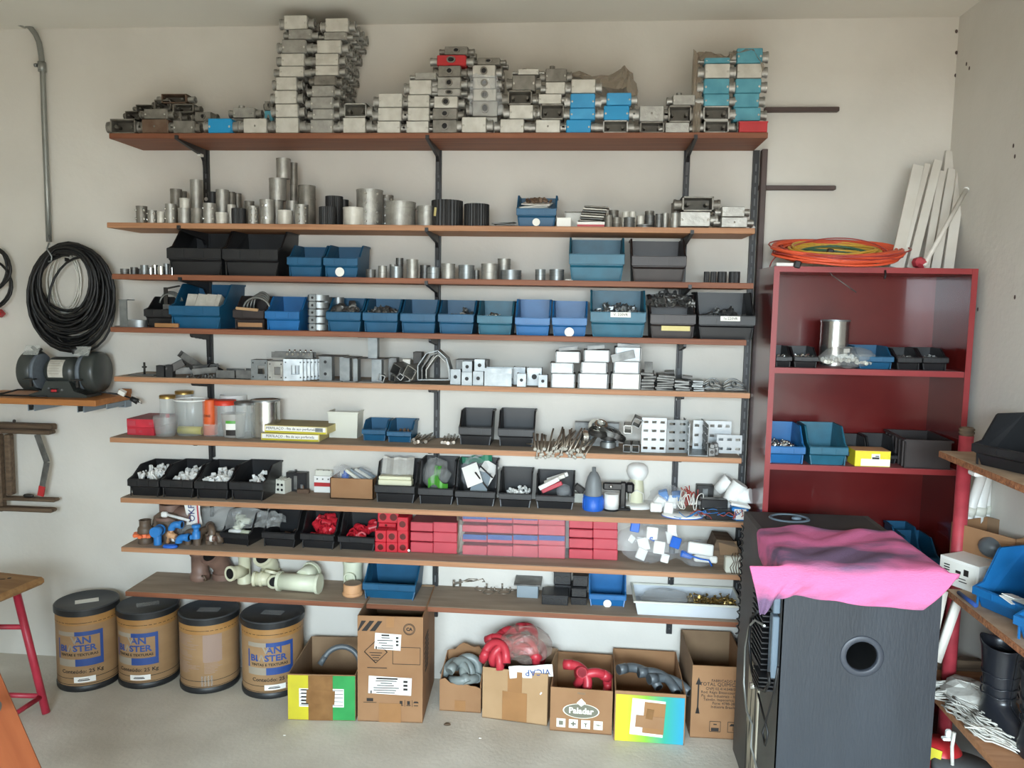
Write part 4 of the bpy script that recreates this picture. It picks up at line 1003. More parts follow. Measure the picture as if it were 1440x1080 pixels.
# box channels stack 3x3
def bchan(label, x0, x1, y0, y1, m, zb, tilt=0, Yp=YF+.015):
    a, b = PY(x0, y0, Yp), PY(x1, y0, Yp); w = b.x-a.x; h = a.z-zb
    t = E('box_channel', label, 'channel', ((a.x+b.x)/2, Yp, zb), (0, R(tilt), 0), 'stacked galvanised box channels')
    O('face', MB().box((0, .002, h/2), (w*.9, .003, h-.006)), m, t)
    O('frame', MB().box((0, .05, .0015), (w, .1, .003)).box((0, .05, h-.0015), (w, .1, .003)).box((-w/2+.0015, .05, h/2), (.003, .1, h)).box((w/2-.0015, .05, h/2), (.003, .1, h)), M_zincd, t)
    return zb+h+.001
M_zw = mat('bright_zinc_face', (166, 169, 170), .4, .5, c2=(144, 148, 150), scale=6)
cols = [('left', [(775, 809, 525, 541), (774, 807, 510, 524), (781, 816, 494, 509)], (M_zw, M_zinc, M_zw)), ('middle', [(813, 856, 525, 542), (817, 854, 509, 524), (821, 858, 492, 508)], (M_zw, M_zw, M_zw)), ('right', [(860, 901, 525, 543), (863, 900, 508, 525), (865, 902, 488, 506)], (M_alul, M_zw, M_zinc))]
for nm, rows, ms in cols:
    zb = Z[K]
    for i, (x0, x1, y0, y1) in enumerate(rows):
        zb = bchan('bright galvanised box channel, %s of the %s column' % (['bottom', 'middle', 'top'][i], nm), x0, x1, y0, y1, ms[i], zb, Yp=YF+.012)
a = PY(876, 501, YF+.005)
tag(O('folded_plate', MB().box((0, 0, 0), (.1, .004, .035), b=.001), M_zincd, loc=a, rot=(0, R(-14), 0)), 'dull grey plate leaning on the right column of channels', 'plate')
for (xa, xb, y) in ((786, 812, 490), (826, 850, 488), (868, 899, 486)):
    pa, pb = PY(xa, y, YF+.05), PY(xb, y, YF+.05)
    tag(O('loose_channel', MB().box((0, 0, 0), (pb.x-pa.x, .06, .002)).box((0, -.03, .006), (pb.x-pa.x, .002, .014)).box((0, .03, .006), (pb.x-pa.x, .002, .014)), M_zincd, loc=((pa.x+pb.x)/2, YF+.06, pa.z-.006), rot=(0, R(random.choice((-6, 5))), 0)), 'thin zinc channel lying loose above the %s column' % {786: 'left', 826: 'middle', 868: 'right'}[xa], 'channel')
# plate stacks
def pstack(nm, x0, x1, y0, yb, n, m, tilt, Yp=YF+.02, L=.07, skew=0, hole=0):
    a, b = PY(x0, yb, Yp), PY(x1, yb, Yp); h = PY(x0, y0, Yp).z-Z[K]
    rnd = random.Random(x0)
    t = E('plate_stack', nm, 'plates', ((a.x+b.x)/2, Yp, Z[K]))
    for i in range(n):
        O('plate', MB().box((0, 0, 0), (b.x-a.x, L, h/n*.72)), m, t, (skew*i/n+rnd.uniform(-.003, .003), L/2+i/n*.02, h*(i+.5)/n), (R(tilt), R(rnd.uniform(-5, 5)), R(rnd.uniform(-8, 8))))
pstack('stack of dull hinge plates right of the box channels', 903, 921, 523, 544, 6, M_zincd, 8)
tag(O('upright_plate', MB().box((0, 0, .02), (.035, .003, .05)).cyl((0, -.003, .032), (0, -.0035, .032), .005, n=8), M_zincd, loc=PY(912, 523, YF+.05), rot=(R(-18), 0, 0)), 'dull plate with a hole standing on the hinge plates', 'plate')
pstack('fanned stack of thin grey plates, wider, on the fifth shelf', 922, 946, 527, 546, 7, M_zincd, 5, skew=.01)
pstack('small high stack of grey plates behind the fan', 935, 949, 522, 540, 6, M_steel, 2, Yp=YF+.08)
pstack('low dark stack of plates right of the fan', 950, 970, 535, 547, 4, M_zincd, 2)
pstack('dark square block stack behind the low plates', 962, 976, 529, 546, 4, M_steel, 0, Yp=YF+.07)
pstack('bright small stack of plates near the shelf end', 974, 989, 535, 549, 5, M_zinc, 3)
for i, (px, w_) in enumerate(((1003, .08), (1034, .095))):
    t = E('strip_bundle', ['rounded bundle of thin bent strips, left of the last two', 'spread bundle of thin bent strips at the right end of the fifth shelf'][i], 'bundle', (gx(px, 548, YF+.03), YF+.03, Z[K]))
    rnd = random.Random(i)
    for j in range(9):
        x0_ = rnd.uniform(-.008, .008)
        O('strip', MB().tube([(x0_+w_*(-.5+q/6)*1.0, .01+rnd.uniform(0, .004)+j*.004, .004+j*.006*math.sin(PI*(q+1)/8)+rnd.uniform(0, .002)) for q in range(7)], .0035, 4), [M_zincd, M_alu, M_zinc][j % 3], t)
    O('band_end', MB().ring(.012, .009, 0, .02, 10, TM((rnd.uniform(-.02, .02), .0, .03), (1.2, .3, 0))), M_zinc, t)

# =====================================================================
# shelf six
# =====================================================================
K = 5
YS = lambda px, py: min(max(PZ(px, py, Z[K]).y, YF+.004), -.05)
def carton2(label, x0, x1, ytop, ybot, m, depth, zb=None, top=None, name='carton', Yp=None, rz=0, zt=None):
    Yp = YS((x0+x1)/2, ybot) if Yp is None else Yp
    a, b = PY(x0, ytop, Yp), PY(x1, ytop, Yp); z0 = Z[K] if zb is None else zb
    w, h = b.x-a.x, a.z-z0
    t = E(name, label, 'box', ((a.x+b.x)/2, Yp, z0), (0, 0, rz))
    O('body', MB().box((0, depth/2, h/2), (w, depth, h), b=.001), m, t)
    O('lid', MB().box((0, depth/2, h+.0006), (w, depth, .0014)), top or m, t)
    return t, w, h, z0+h+.0015
t, w, h, zz = carton2('red printed carton at the left end of the sixth shelf, lower of two', 178, 217, 601, 612, M_redpack, .2, rz=R(-3))
O('print_band', MB().box((-w*.32, -.0008, h*.5), (w*.3, .0012, h*.6)).box((.0, -.0008, h*.5), (w*.12, .0012, h*.3)), M_pinkred, t)
t, w, h, zz = carton2('red printed carton at the left end of the sixth shelf, upper of two', 178, 216, 589, 601, M_redpack, .2, zb=zz, Yp=t.location.y, top=M_pinkd)
O('print_band', MB().box((-w*.32, -.0008, h*.5), (w*.3, .0012, h*.6)).box((.05, -.0008, h*.5), (w*.12, .0012, h*.3)), M_pinkred, t)
def jar(label, x0, x1, ytop, ybot, m=M_glass, lid=None, lidh=.012, Yp=None, taper=1., name='glass_jar', neck=1., rim=0, cat='jar', filled=None, k=5):
    Yp = YS((x0+x1)/2, ybot) if Yp is None else Yp
    a, b = PY(x0, (ytop+ybot)/2, Yp), PY(x1, (ytop+ybot)/2, Yp); r = (b.x-a.x)/2
    Yc = Yp+r; s_ = (CAM.y-Yc)/(CAM.y-Yp); cx = CAM.x+((a.x+b.x)/2-CAM.x)*s_; r *= s_
    h = PY((x0+x1)/2, ytop, Yc-.4*r).z-Z[k]
    t = E(name, label, cat, (cx, Yc, Z[k]))
    hb = h-(lidh if lid else 0)
    pr = [(.0005, .001), (r*taper*.94, .001), (r*taper, .006), (r, hb*.86), (r*neck, hb*.95), (r*neck, hb)]
    O('body', MB().lathe(pr, 24), m, t)
    if lid: O('lid', MB().lathe([(r*neck*1.03, hb-.003), (r*neck*1.03, h-.001), (r*neck*.98, h), (.0005, h)], 24), lid, t)
    if rim: O('rim', MB().ring(r*1.05, r*.97, hb-.006, hb, 24), M_white, t, label='white rim')
    return t, r, h
jar('clear plastic cup between the red cartons and the tall jar', 217, 249, 586, 616, M_film3, taper=.78, name='plastic_cup', cat='cup')
jar('tall clear jar with a gold lid, front one', 226, 246, 556, 609, lid=M_goldlid, Yp=YF+.11)
jar('clear jar with a gold lid, rear one, further right', 248, 271, 550, 600, lid=M_goldlid, Yp=YF+.2)
t, r, h = jar('large clear tub with a white rim holding yellow things', 248, 291, 562, 615, taper=.9, rim=1, name='clear_tub', cat='tub')
t2 = E('yellow_roll', 'yellow plastic roll lying inside the large clear tub', 'roll', (t.location.x, t.location.y-.012, Z[5]+.022))
O('roll', MB().cyl((-r*.75, 0, 0), (r*.72, 0, 0), .019, n=16), M_yellow, t2); O('end_ring', MB().ring(.02, .012, 0, .004, 16, TM((r*.72, 0, 0), (0, PI/2, 0))), M_yellow, t2)
tag(O('pink_tag', MB().box((0, 0, 0), (.02, .01, .02), b=.003), M_pinkred, loc=(PY(230, 582, YF+.1).x, YF+.135, Z[5]+.085)), 'small pink piece inside the tall clear jar', 'piece')
t, r, h = jar('orange tub with black lettering behind the clear tub', 286, 305, 562, 600, M_orangetub, lid=M_orangetub, Yp=YF+.12, name='orange_tub', cat='tub')
text('ONE', .017, M_ink, t, (.0, -r-.001, h*.55)); text('RACY', .010, M_inkw, t, (0, -r-.001, h*.3))
jar('clear jar with a red orange lid', 303, 331, 563, 606, M_glass, lid=M_redlid, lidh=.02, Yp=YF+.1)
jar('low clear container in front of the orange tub', 287, 314, 596, 615, M_glass, rim=0, name='clear_container', cat='container')
t, r, h = jar('frosted cup with a green and black label', 313, 345, 582, 617, M_frost, taper=.84, name='frosted_cup', cat='cup')
def curved(r, a0, a1, z0, z1, n=8):
    return MB().grid(n, 1, lambda u, v: (r*math.sin(a0+(a1-a0)*u), -r*math.cos(a0+(a1-a0)*u), z0+(z1-z0)*v))
O('label', curved(r*.97, -.3, .55, h*.12, h*.36), M_ink, t, label='black part of the label'); O('label', curved(r*.98, -.3, .55, h*.36, h*.62), M_paper, t, label='white part of the label'); O('label', curved(r*.985, -.3, .55, h*.62, h*.74), M_greenbag, t, label='green part of the label')
jar('glass preserving jar with a dull lid', 331, 358, 565, 612, M_glass, lid=M_zincd, Yp=YF+.06)
jar('white lid jar showing above the glass ones', 311, 346, 556, 575, M_white, Yp=YF+.19)
def tincan(label, x0, x1, ytop, ybot, k=5, Yp=None, z=None, cat='tin', name='tin_can'):
    Yp = YS((x0+x1)/2, ybot) if Yp is None else Yp; z = Z[k] if z is None else z
    a, b = PY(x0, (ytop+ybot)/2, Yp), PY(x1, (ytop+ybot)/2, Yp); r = (b.x-a.x)/2
    Yc = Yp+r; s_ = (CAM.y-Yc)/(CAM.y-Yp); cx = CAM.x+((a.x+b.x)/2-CAM.x)*s_; r *= s_
    h = PY((x0+x1)/2, ytop, Yc).z-z
    t = E(name, label, cat, (cx, Yc, z))
    pr = [(r*.97, 0), (r, .004)]
    for i in range(14):
        zz_ = .01+(h-.02)*i/13; pr.append((r if (i % 2 or i in (6, 7)) else r*.975, zz_))
    pr += [(r, h-.004), (r*.97, h), (r*.97, h-.003), (.0005, h-.004)]
    O('body', MB().lathe(pr, 32), M_tin, t)
    O('rim', MB().ring(r*1.02, r*.97, h-.005, h+.001, 32), M_zinc, t)
    return t
tincan('large ribbed silver tin on the sixth shelf', 354, 393, 562, 608, Yp=YF+.08)
# flat yellow packages with print
t, w, h, zz = carton2('flat yellow white package, lower of two, with lettering', 367, 449, 609, 620, M_pack, .16, top=M_packtop)
O('label_strip', MB().box((0, -.001, h*.6), (w*.96, .0015, h*.62)), M_paper, t); O('yellow_band', MB().box((0, -.0016, h*.15), (w*.97, .0015, h*.24)), M_yellow, t)
text('PERFILAÇO - fita de aço perfurada', h*.5, M_ink, t, (0, -.0022, h*.62), sx=1.0)
t, w, h, zz = carton2('flat yellow white package, upper of two, shifted right', 371, 460, 598, 609, M_pack, .18, zb=zz, Yp=t.location.y+.01, top=M_packtop, rz=R(-2))
O('label_strip', MB().box((0, -.001, h*.6), (w*.96, .0015, h*.62)), M_paper, t); O('yellow_band', MB().box((0, -.0016, h*.15), (w*.97, .0015, h*.24)), M_yellow, t)
text('PERFILAÇO - fita de aço perfurada', h*.5, M_ink, t, (-.02, -.0022, h*.62))
O('metal_clip', MB().box((w*.38, -.003, h*.6), (.035, .003, h*.5)), M_zinc, t)
# white tub
cx, Y, w, h = span(K, 461, 503, 579, 616)
t = E('white_tub', 'square white plastic tub with a rolled rim, sixth shelf', 'tub', (cx, Y, Z[K]))
def tub(w, d, h, t_, taper=.93):
    b = MB()
    for (r1, r0, sg) in ((1, 1, 1),):
        top = [(-w/2, 0), (w/2, 0), (w/2, d), (-w/2, d)]
        bot = [((x)*taper, d/2+(y-d/2)*taper) for x, y in top]
        ti = [((x)*(1-2*t_/w), d/2+(y-d/2)*(1-2*t_/d)) for x, y in top]; bi = [((x)*(1-2*t_/w), d/2+(y-d/2)*(1-2*t_/d)) for x, y in bot]
        v = [(*p, 0) for p in bot]+[(*p, h) for p in top]+[(*p, h) for p in ti]+[(*p, t_) for p in bi]
        f = [(3, 2, 1, 0), (12, 13, 14, 15)]
        for i in range(4):
            j = (i+1) % 4; f += [(i, j, 4+j, 4+i), (4+i, 4+j, 8+j, 8+i), (8+i, 8+j, 12+j, 12+i)]
        b.add(v, f)
    return b
O('shell', tub(w, w*1.05, h, .003), M_whitet, t)
rr = MB()
for (c, s_) in (((0, 0, h-.004), (w+.008, .006, .008)), ((0, w*1.05, h-.004), (w+.008, .006, .008)), ((-w/2, w*.525, h-.004), (.006, w*1.05, .008)), ((w/2, w*.525, h-.004), (.006, w*1.05, .008))): rr.box(c, s_, b=.002)
O('rim', rr, M_whitet, t)
bin_(K, 509, 543, 587, 604, 616, M_blue, 'small empty blue bin, left of two on the sixth shelf', d=.14, ybot=616)
B = bin_(K, 544, 579, 588, 607, 619, M_blue, 'small blue bin with a few bits, right of two on the sixth shelf', d=.16, ybot=619)
pile('small_bits', 'few brown bits inside the right small blue bin', 'bits', B[1]+.01, B[2]+.07, Z[K]+B[6]*.75, .06, .05, .015, 'block', M_rust, 12, 30, .01)
# bolts
def bolts(label, pts, r=.0042, head=1):
    for i, (xa, ya, xb, yb) in enumerate(pts):
        p = PZ(xa, ya, Z[K]+.006+(i % 3)*.006); q = PZ(xb, yb, Z[K]+.008+(i % 2)*.012)
        p.y = max(p.y, YF+.0); 
        t = E('threaded_bolt', '%s, %s from the left' % (label, NTH[i] if i < 16 else 'last'), 'bolt', p, group=label)
        O('shank', MB().cyl((0, 0, 0), q-p, r, n=8), M_rod, t)
        d = (q-p).normalized()
        O('head', MB().cyl(d*-.006, (0, 0, 0), r*2, n=6), M_rod, t)
bolts('long steel bolt beside the small blue bins', [(578, 620, 600, 608), (582, 618, 596, 603), (588, 621, 604, 605), (593, 622, 606, 612), (599, 621, 616, 611), (584, 622, 608, 609)])
bolts('steel bolt left of the black bins', [(622, 622, 628, 607), (626, 622, 633, 606), (630, 623, 636, 609), (634, 623, 641, 608), (638, 622, 645, 612)])
bin_(K, 645, 692, 574, 601, 619, M_black, 'black bin left of two on the sixth shelf', d=.19, ybot=618)
bin_(K, 700, 752, 574, 603, 620, M_black, 'black bin right of two on the sixth shelf', d=.19, ybot=619)
bolts('small bright screw before the right black bin', [(733, 619, 745, 623), (736, 623, 750, 625), (735, 616, 742, 620)], r=.0035)
# many bolts hanging over the edge
rnd = random.Random(4)
for i in range(34):
    px = 753+i*2.1+rnd.uniform(-1, 1); ph = 629+rnd.uniform(0, 15)
    Yh = YF-.006-.012*rnd.random(); p = PY(px, ph, Yh)
    if i < 7: q = PY(px+rnd.uniform(-3, 3), 612+rnd.uniform(-3, 3), YF+.07)
    else: q = PY(px+rnd.uniform(-4, 34)-(4 if i < 18 else 14), 600+rnd.uniform(0, 18), YF+.075)
    q.z = max(q.z, Z[K]+.02)
    t = E('hex_bolt', 'long hex bolt in the heap hanging over the front of the sixth shelf', 'bolt', p, group='hex bolts heaped at the edge of the sixth shelf')
    O('shank', MB().cyl((0, 0, 0), q-p, .0042, n=8), M_rod, t)
    d = (q-p).normalized(); O('head', MB().cyl(d*-.007, (0, 0, 0), .008, n=6), M_alul, t, label='pale worn hexagon head')
# plate behind, rings
a, b = PY(809, 592, -.09), PY(871, 592, -.09)
t = E('flat_plate', 'upright grey steel plate leaning behind the round fittings', 'plate', ((a.x+b.x)/2, -.09, Z[K]))
O('plate', MB().box((0, 0, (a.z-Z[K])/2), (b.x-a.x, .004, a.z-Z[K])), M_zincd, t); O('rim', MB().box((0, -.003, a.z-Z[K]-.003), (b.x-a.x, .006, .006)), M_steel, t)
for i, (px, py, r_, rot, mm) in enumerate([(822, 614, .03, (0, PI/2, .3), M_chrome), (829, 616, .03, (0, PI/2, .5), M_zinc), (845, 598, .03, (.5, .2, 0), M_chrome), (842, 607, .045, (.2, .1, 0), M_steel), (858, 607, .05, (.1, .35, 0), M_zincd), (856, 614, .04, (.05, .1, 0), M_steel), (855, 625, .035, (0, 0, 0), M_zinc), (867, 612, .045, (.1, .5, .2), M_steel), (838, 600, .035, (.9, .4, 0), M_alul)]):
    Yp = YF+.06+(i % 3)*.02; p = PY(px, py, Yp); p.z = max(p.z, Z[K]+(r_ if i < 2 else .004))
    tag(O('round_fitting', MB().ring(r_, r_*.62, -.007, .007, 22).ring(r_*.92, r_*.7, -.012, .012, 22), mm, loc=p, rot=rot), 'round metal flange or ring, %s of the loose group before the upright plate' % NTH[i], 'fitting', 'loose round fittings on the sixth shelf')
for i, (px, py, s_, ro) in enumerate([(882, 619, .034, 0), (894, 619, .034, 0), (883, 604, .036, 0), (896, 595, .038, 24)]):
    Yp = YF+.045; p = PY(px, py, Yp)
    if i < 2: p.z = Z[K]+s_/2+.001
    sqtube(['hollow square tube, lower left of the four before the perforated plates', 'hollow square tube, lower right of the four', 'hollow square tube, upper left of the four', 'hollow square tube, tilted on top of the four'][i], px, py, s_, .11, (0, R(ro), R(-4)), m=[M_zincd, M_zincd, M_alu, M_zincd][i]).location = p
# perforated plates
def perf(w, h, nx, nz, t_=.003):
    b = MB(); cw, chh = w/nx, h/nz
    sw, sh = cw*.55, chh*.28
    for j in range(nz+1):
        z0 = 0 if j == 0 else (j-.5)*chh+sh/2; z1 = h if j == nz else (j+.5)*chh-sh/2
        b.box((0, 0, (z0+z1)/2), (w, t_, z1-z0))
    for j in range(nz):
        z = (j+.5)*chh
        for i in range(nx+1):
            x0 = -w/2 if i == 0 else -w/2+(i-.5)*cw+sw/2; x1 = w/2 if i == nx else -w/2+(i+.5)*cw-sw/2
            b.box(((x0+x1)/2, 0, z), (x1-x0, t_, sh))
    return b
def perfplate(label, x0, x1, ytop, Yp, m, nx, nz, ry=0, z0=None, ybot=None):
    a, b = PY(x0, ytop, Yp), PY(x1, ytop, Yp); z0 = Z[K] if z0 is None else z0
    h = a.z-z0 if ybot is None else a.z-PY(x0, ybot, Yp).z
    return tag(O('perforated_plate', perf(b.x-a.x, h, nx, nz), m, loc=((a.x+b.x)/2, Yp, z0 if ybot is None else a.z-h), rot=(0, 0, ry)), label, 'plate', 'perforated zinc cable tray pieces')
perfplate('bright perforated zinc tray plate, front left one with four slot rows', 903, 938, 587, YF+.07, M_zw, 3, 4)
perfplate('darker perforated zinc tray plate joined right of the bright one', 938, 968, 590, YF+.08, M_zinc, 2, 4, R(8))
perfplate('bright perforated zinc plate standing at the back right', 975, 1029, 591, -.10, M_zw, 5, 3)
perfplate('small perforated zinc plate at the right end of the sixth shelf', 1008, 1044, 611, -.17, M_zw, 3, 2)
# deep U piece: side + base + inner
t = E('perforated_channel', 'deep perforated zinc U channel standing end-on before the plates', 'channel', (PY(975, 632, YF+.015).x, YF+.02, Z[K]))
O('side', perf(.2, .135, 4, 4), M_zinc, t, (.0-.018, .105, .003), (0, 0, R(90)))
O('side', perf(.2, .13, 4, 4), M_zincd, t, (.062, .105, .003), (0, 0, R(90)))
O('base', MB().box((.022, .1, .0015), (.085, .2, .003)), M_zinc, t)
for i, (px, py) in enumerate(((1001, 618), (1006, 612))):
    p = PY(px, py, YF+.03+i*.03); p.z = Z[K]
    t = E('clamp_nut', 'grey rusty clamp nut, %s of two at the foot of the perforated channel' % ['front', 'rear'][i], 'clamp', p)
    O('body', MB().box((0, 0, .02), (.03, .03, .04), b=.003).box((0, 0, .045), (.022, .04, .02), b=.003), M_zincd, t); O('bolt', MB().cyl((0, -.01, .02), (0, -.022, .02), .008, n=6), M_steel, t)

# =====================================================================
# shelf seven
# =====================================================================
K = 6
for i, (x0, x1, yl, yb, yt) in enumerate([(180, 224, 674, 688, 645), (226, 272, 675, 690, 645), (274, 321, 677, 691, 646), (323, 371, 678, 692, 646)]):
    B = bin_(K, x0, x1, yt, yl, yb, M_black, 'black bin %s, %s of four at the seventh shelf left' % (['full of white tubes', 'of white bits', 'of white connectors', 'almost empty'][i], NTH[i]), d=.235, dd=.03, ybot=None, group='four black bins with white fittings')
    n_ = [70, 60, 70, 12][i]
    pile('white_fittings', ['long white plastic tubes', 'grey and white plastic bits', 'white angular connectors', 'few white bits'][i]+' inside the %s black bin' % NTH[i], 'fittings', B[1]+(.02 if i in (1, 3) else 0), B[2]+.105, Z[K]+B[6]*.85, B[3]*(.8 if i != 3 else .5), .15, .05 if i == 0 else .035, ['stick', 'block', 'block', 'block'][i], M_white, n_, 40+i, [.018, .02, .02, .018][i])
def cube_item(k, name, label, cat, x0, x1, ytop, ybot, depth, m, rz=0, b=.002):
    p = PZ((x0+x1)/2, ybot, Z[k]); Y = min(max(p.y, YF+.004), -.04)
    a, c = PY(x0, ytop, Y), PY(x1, ytop, Y); w, h = c.x-a.x, a.z-Z[k]
    t = E(name, label, cat, ((a.x+c.x)/2, Y, Z[k]), (0, 0, rz))
    O('body', MB().box((0, depth/2, h/2), (w, depth, h), b=b), m, t)
    return t, w, h
t, w, h = cube_item(K, 'terminal_block', 'white ceramic terminal block with six dark holes', 'terminal block', 381, 401, 675, 694, .075, M_whitet, R(-12))
hb = MB()
for i in range(3):
    for j in range(2): hb.cyl((-w*.3+i*w*.3, -.001, h*(.3+j*.38)), (-w*.3+i*w*.3, -.0022, h*(.3+j*.38)), w*.09, n=8)
O('socket_hole', hb, M_dark, t)
rb = MB()
for i in range(4): rb.box((-w*.36+i*w*.24, .035, h+.002), (w*.08, .07, .005))
O('ridge', rb, M_whitet, t)
t, w, h = cube_item(K, 'relay_body', 'black relay with a metal clip behind the white terminal block', 'relay', 402, 431, 664, 684, .06, M_black)
O('clip', MB().box((0, -.006, h*.5), (.016, .01, h*.7)).cyl((-.01, .02, h), (-.01, .02, h+.01), .005, n=8), M_zincd, t); O('terminal', MB().box((w*.3, -.004, h*.3), (.014, .008, .02)), M_zinc, t)
t, w, h = cube_item(K, 'small_bracket', 'small brown metal bracket lying on the seventh shelf', 'bracket', 417, 434, 688, 694, .02, M_rust); O('tab', MB().box((0, .01, h+.008), (.006, .004, .018)), M_rust, t)
t, w, h = cube_item(K, 'circuit_breaker', 'white triple circuit breaker with a red strip', 'breaker', 441, 467, 669, 686, .06, M_white)
O('toggle_row', MB().box((0, -.003, h*.5), (w*.9, .008, h*.22)), M_redbox, t, label='dark red strip'); O('shoulder', MB().box((0, .035, h+.012), (w*.92, .05, .026), b=.002), M_whitet, t)
sb = MB()
for i in range(3): sb.cyl((-w*.3+i*w*.3, -.001, h*.82), (-w*.3+i*w*.3, -.003, h*.82), .004, n=8).cyl((-w*.3+i*w*.3, .012, h+.025), (-w*.3+i*w*.3, .012, h+.0265), .004, n=8)
O('screw', sb, M_zincd, t)
# open carton with bags
def openbox(name, label, loc, w, d, h, m, mi=None, rz=0, t_=.004, hf=None, flaps=0, group=None, tilt=0):
    hf = h if hf is None else hf
    t = E(name, label, 'box', loc, (0, 0, rz), group)
    O('front_panel', MB().box((0, t_/2, hf/2), (w, t_, hf)), m, t)
    O('back_panel', MB().box((0, d-t_/2, h/2), (w, t_, h)), mi or m, t)
    for sg in (-1, 1): O('side_panel', MB().prism([(0, 0), (0, hf), (d*.08, hf), (d*.6, h), (d, h), (d, 0)] if hf < h else [(0, 0), (0, h), (d, h), (d, 0)], sg*w/2, sg*(w/2-t_), 'x'), m, t)
    O('bottom', MB().box((0, d/2, t_/2), (w, d, t_)), mi or m, t)
    return t
p = PZ(494, 702, Z[K]); a, b = PY(464, 672, p.y), PY(525, 672, p.y)
openbox('open_carton', 'open brown carton holding clear bags on the seventh shelf', ((a.x+b.x)/2, p.y, Z[K]), b.x-a.x, .15, a.z-Z[K], M_card, M_cardd)
def blob(name, label, cat, cx, cy, cz, w, d, h, m, seed, nu=14, nv=8, amp=.18, kind=None, group=None):
    rnd = random.Random(seed); P_ = [(rnd.uniform(1, 4), rnd.uniform(1, 4), rnd.uniform(0, 6), rnd.uniform(.3, 1)) for _ in range(6)]
    def f(u, v):
        th = 2*PI*u; ph = PI*(v-.5); k = 1
        for (a_, b_, c_, e_) in P_: k += amp*.4*e_*math.sin(round(a_)*th+c_)*math.cos(b_*2*ph+c_)
        return (cx+w/2*k*math.cos(ph)*math.cos(th), cy+d/2*k*math.cos(ph)*math.sin(th), cz+h/2*(1+k*math.sin(ph)))
    return tag(O(name, MB().grid(nu, nv, f, smooth=False), m), label, cat, group, kind)
blob('clear_bag', 'crinkled clear bag in the open carton, seventh shelf', 'bag', gx(480, 660, p.y+.06), p.y+.07, Z[K]+.06, .1, .1, .085, M_film, 51)
tag(O('blue_bottle', MB().cyl((0, 0, 0), (0, .01, .055), .018, n=12).cyl((0, .01, .055), (0, .012, .07), .01, n=10), M_bluep, loc=(gx(486, 672, p.y+.06), p.y+.05, Z[K]+.05)), 'blue plastic piece in the clear bag of the open carton', 'piece')
for i in range(4):
    tag(O('grey_stick', MB().box((0, 0, 0), (.1, .014, .014), b=.002), [M_whitet, M_greyst][i % 2], loc=(gx(500+i*5, 666, p.y+.06), p.y+.04+i*.02, Z[K]+.1), rot=(R(i*20), R(32), R(i*9-10))), '%s slanting grey stick in the open carton' % NTH[i], 'stick', 'slanting sticks in the open carton')
blob('clear_bag', 'torn clear bag over the slanting sticks in the open carton', 'bag', gx(508, 660, p.y+.06), p.y+.07, Z[K]+.07, .1, .09, .07, M_film, 52)
spec = [(527, 584, 644, 683, 702, 'holding bagged white covers'), (588, 638, 641, 687, 704, 'with green clear bags'), (640, 697, 643, 691, 706, 'with white cards in bags'), (701, 748, 657, 694, 709, 'with small white parts'), (753, 808, 661, 697, 712, 'with bagged instruments')]
BB7 = []
for i, (x0, x1, yt, yl, yb, ds) in enumerate(spec):
    BB7.append(bin_(K, x0, x1, yt, yl, yb, M_black if i < 3 else M_blackb if False else M_black, 'black bin %s, %s of five amid the seventh shelf' % (ds, NTH[i]), d=.21, dd=.012, ybot=yb, group='five black bins with bagged parts'))
def inb(i, px, py, dy): Y_ = BB7[i][2]+dy; p_ = PY(px, py, Y_); return p_
p = inb(0, 555, 684, .02); Yb = BB7[0][2]
tag(O('white_cover_stack', MB().box((0, 0, .018), (.155, .05, .03), b=.003).box((0, .0, .042), (.15, .05, .016), b=.003), M_cream, loc=(p.x, Yb+.045, Z[K]+BB7[0][6]-.012)), 'cream plastic covers in the first middle black bin', 'covers')
for j in range(3): tag(O('clear_packet', MB().grid(8, 4, lambda u, v, j=j: (-.075+.15*u, .01*math.sin(9*u+j)+.03*v, .0+.075*v+.004*math.sin(14*u+j)), smooth=False), [M_film3, M_alul, M_film3][j], loc=(p.x, Yb+.05+j*.02, Z[K]+BB7[0][6]+.03+j*.006)), 'crinkled silver clear packet, %s behind the cream covers' % NTH[j], 'packet', 'packets behind the cream covers')
p = inb(1, 613, 665, .1)
blob('clear_bag', 'dusty clear bag swelling out of the second middle bin', 'bag', p.x, p.y, p.z-.08, .135, .13, .15, M_film3, 55)
tag(O('green_packet', MB().grid(8, 4, lambda u, v: (-.04+.09*u, .015*math.sin(7*u), .045*v+.02*math.sin(5*u)), smooth=False), M_greenbag, loc=(inb(1, 614, 688, .03))), 'bright green packet in the second middle bin', 'packet')
tag(O('green_packet', MB().grid(6, 4, lambda u, v: (-.015+.03*u+.01*v, .01*math.sin(7*u), .07*v), smooth=False), M_greenbag, loc=(inb(1, 613, 676, .05))), 'green strip standing in the second middle bin', 'packet')
for j, (px, py, r_) in enumerate(((664, 668, -24), (676, 678, 12), (685, 664, 30))):
    tag(O('white_card', MB().box((0, 0, 0), (.075, .003, .1)), M_paper if j != 1 else M_greyst, loc=inb(2, px, py, .05+j*.03), rot=(R(-28), R(r_), 0)), '%s card packed in the third middle bin' % ['tilted white', 'grey blue', 'leaning white'][j], 'card')
for j, (xa, ya, xb, yb2) in enumerate(((668, 664, 688, 690), (675, 655, 693, 672))):
    a_, b_ = inb(2, xa, ya, .04), inb(2, xb, yb2, .03)
    tag(O('dark_rod', MB().cyl(a_, b_, .004, n=6), M_steel), 'thin dark rod crossing the cards, %s one' % ['lower', 'upper'][j], 'rod')
tag(O('green_film', MB().grid(10, 4, lambda u, v: (-.08+.16*u, .02*math.sin(6*u), .03*v+.03*u+.006*math.sin(17*u)), smooth=False), M_greenl, loc=inb(2, 668, 655, .14)), 'green printed film across the top of the third middle bin', 'film')
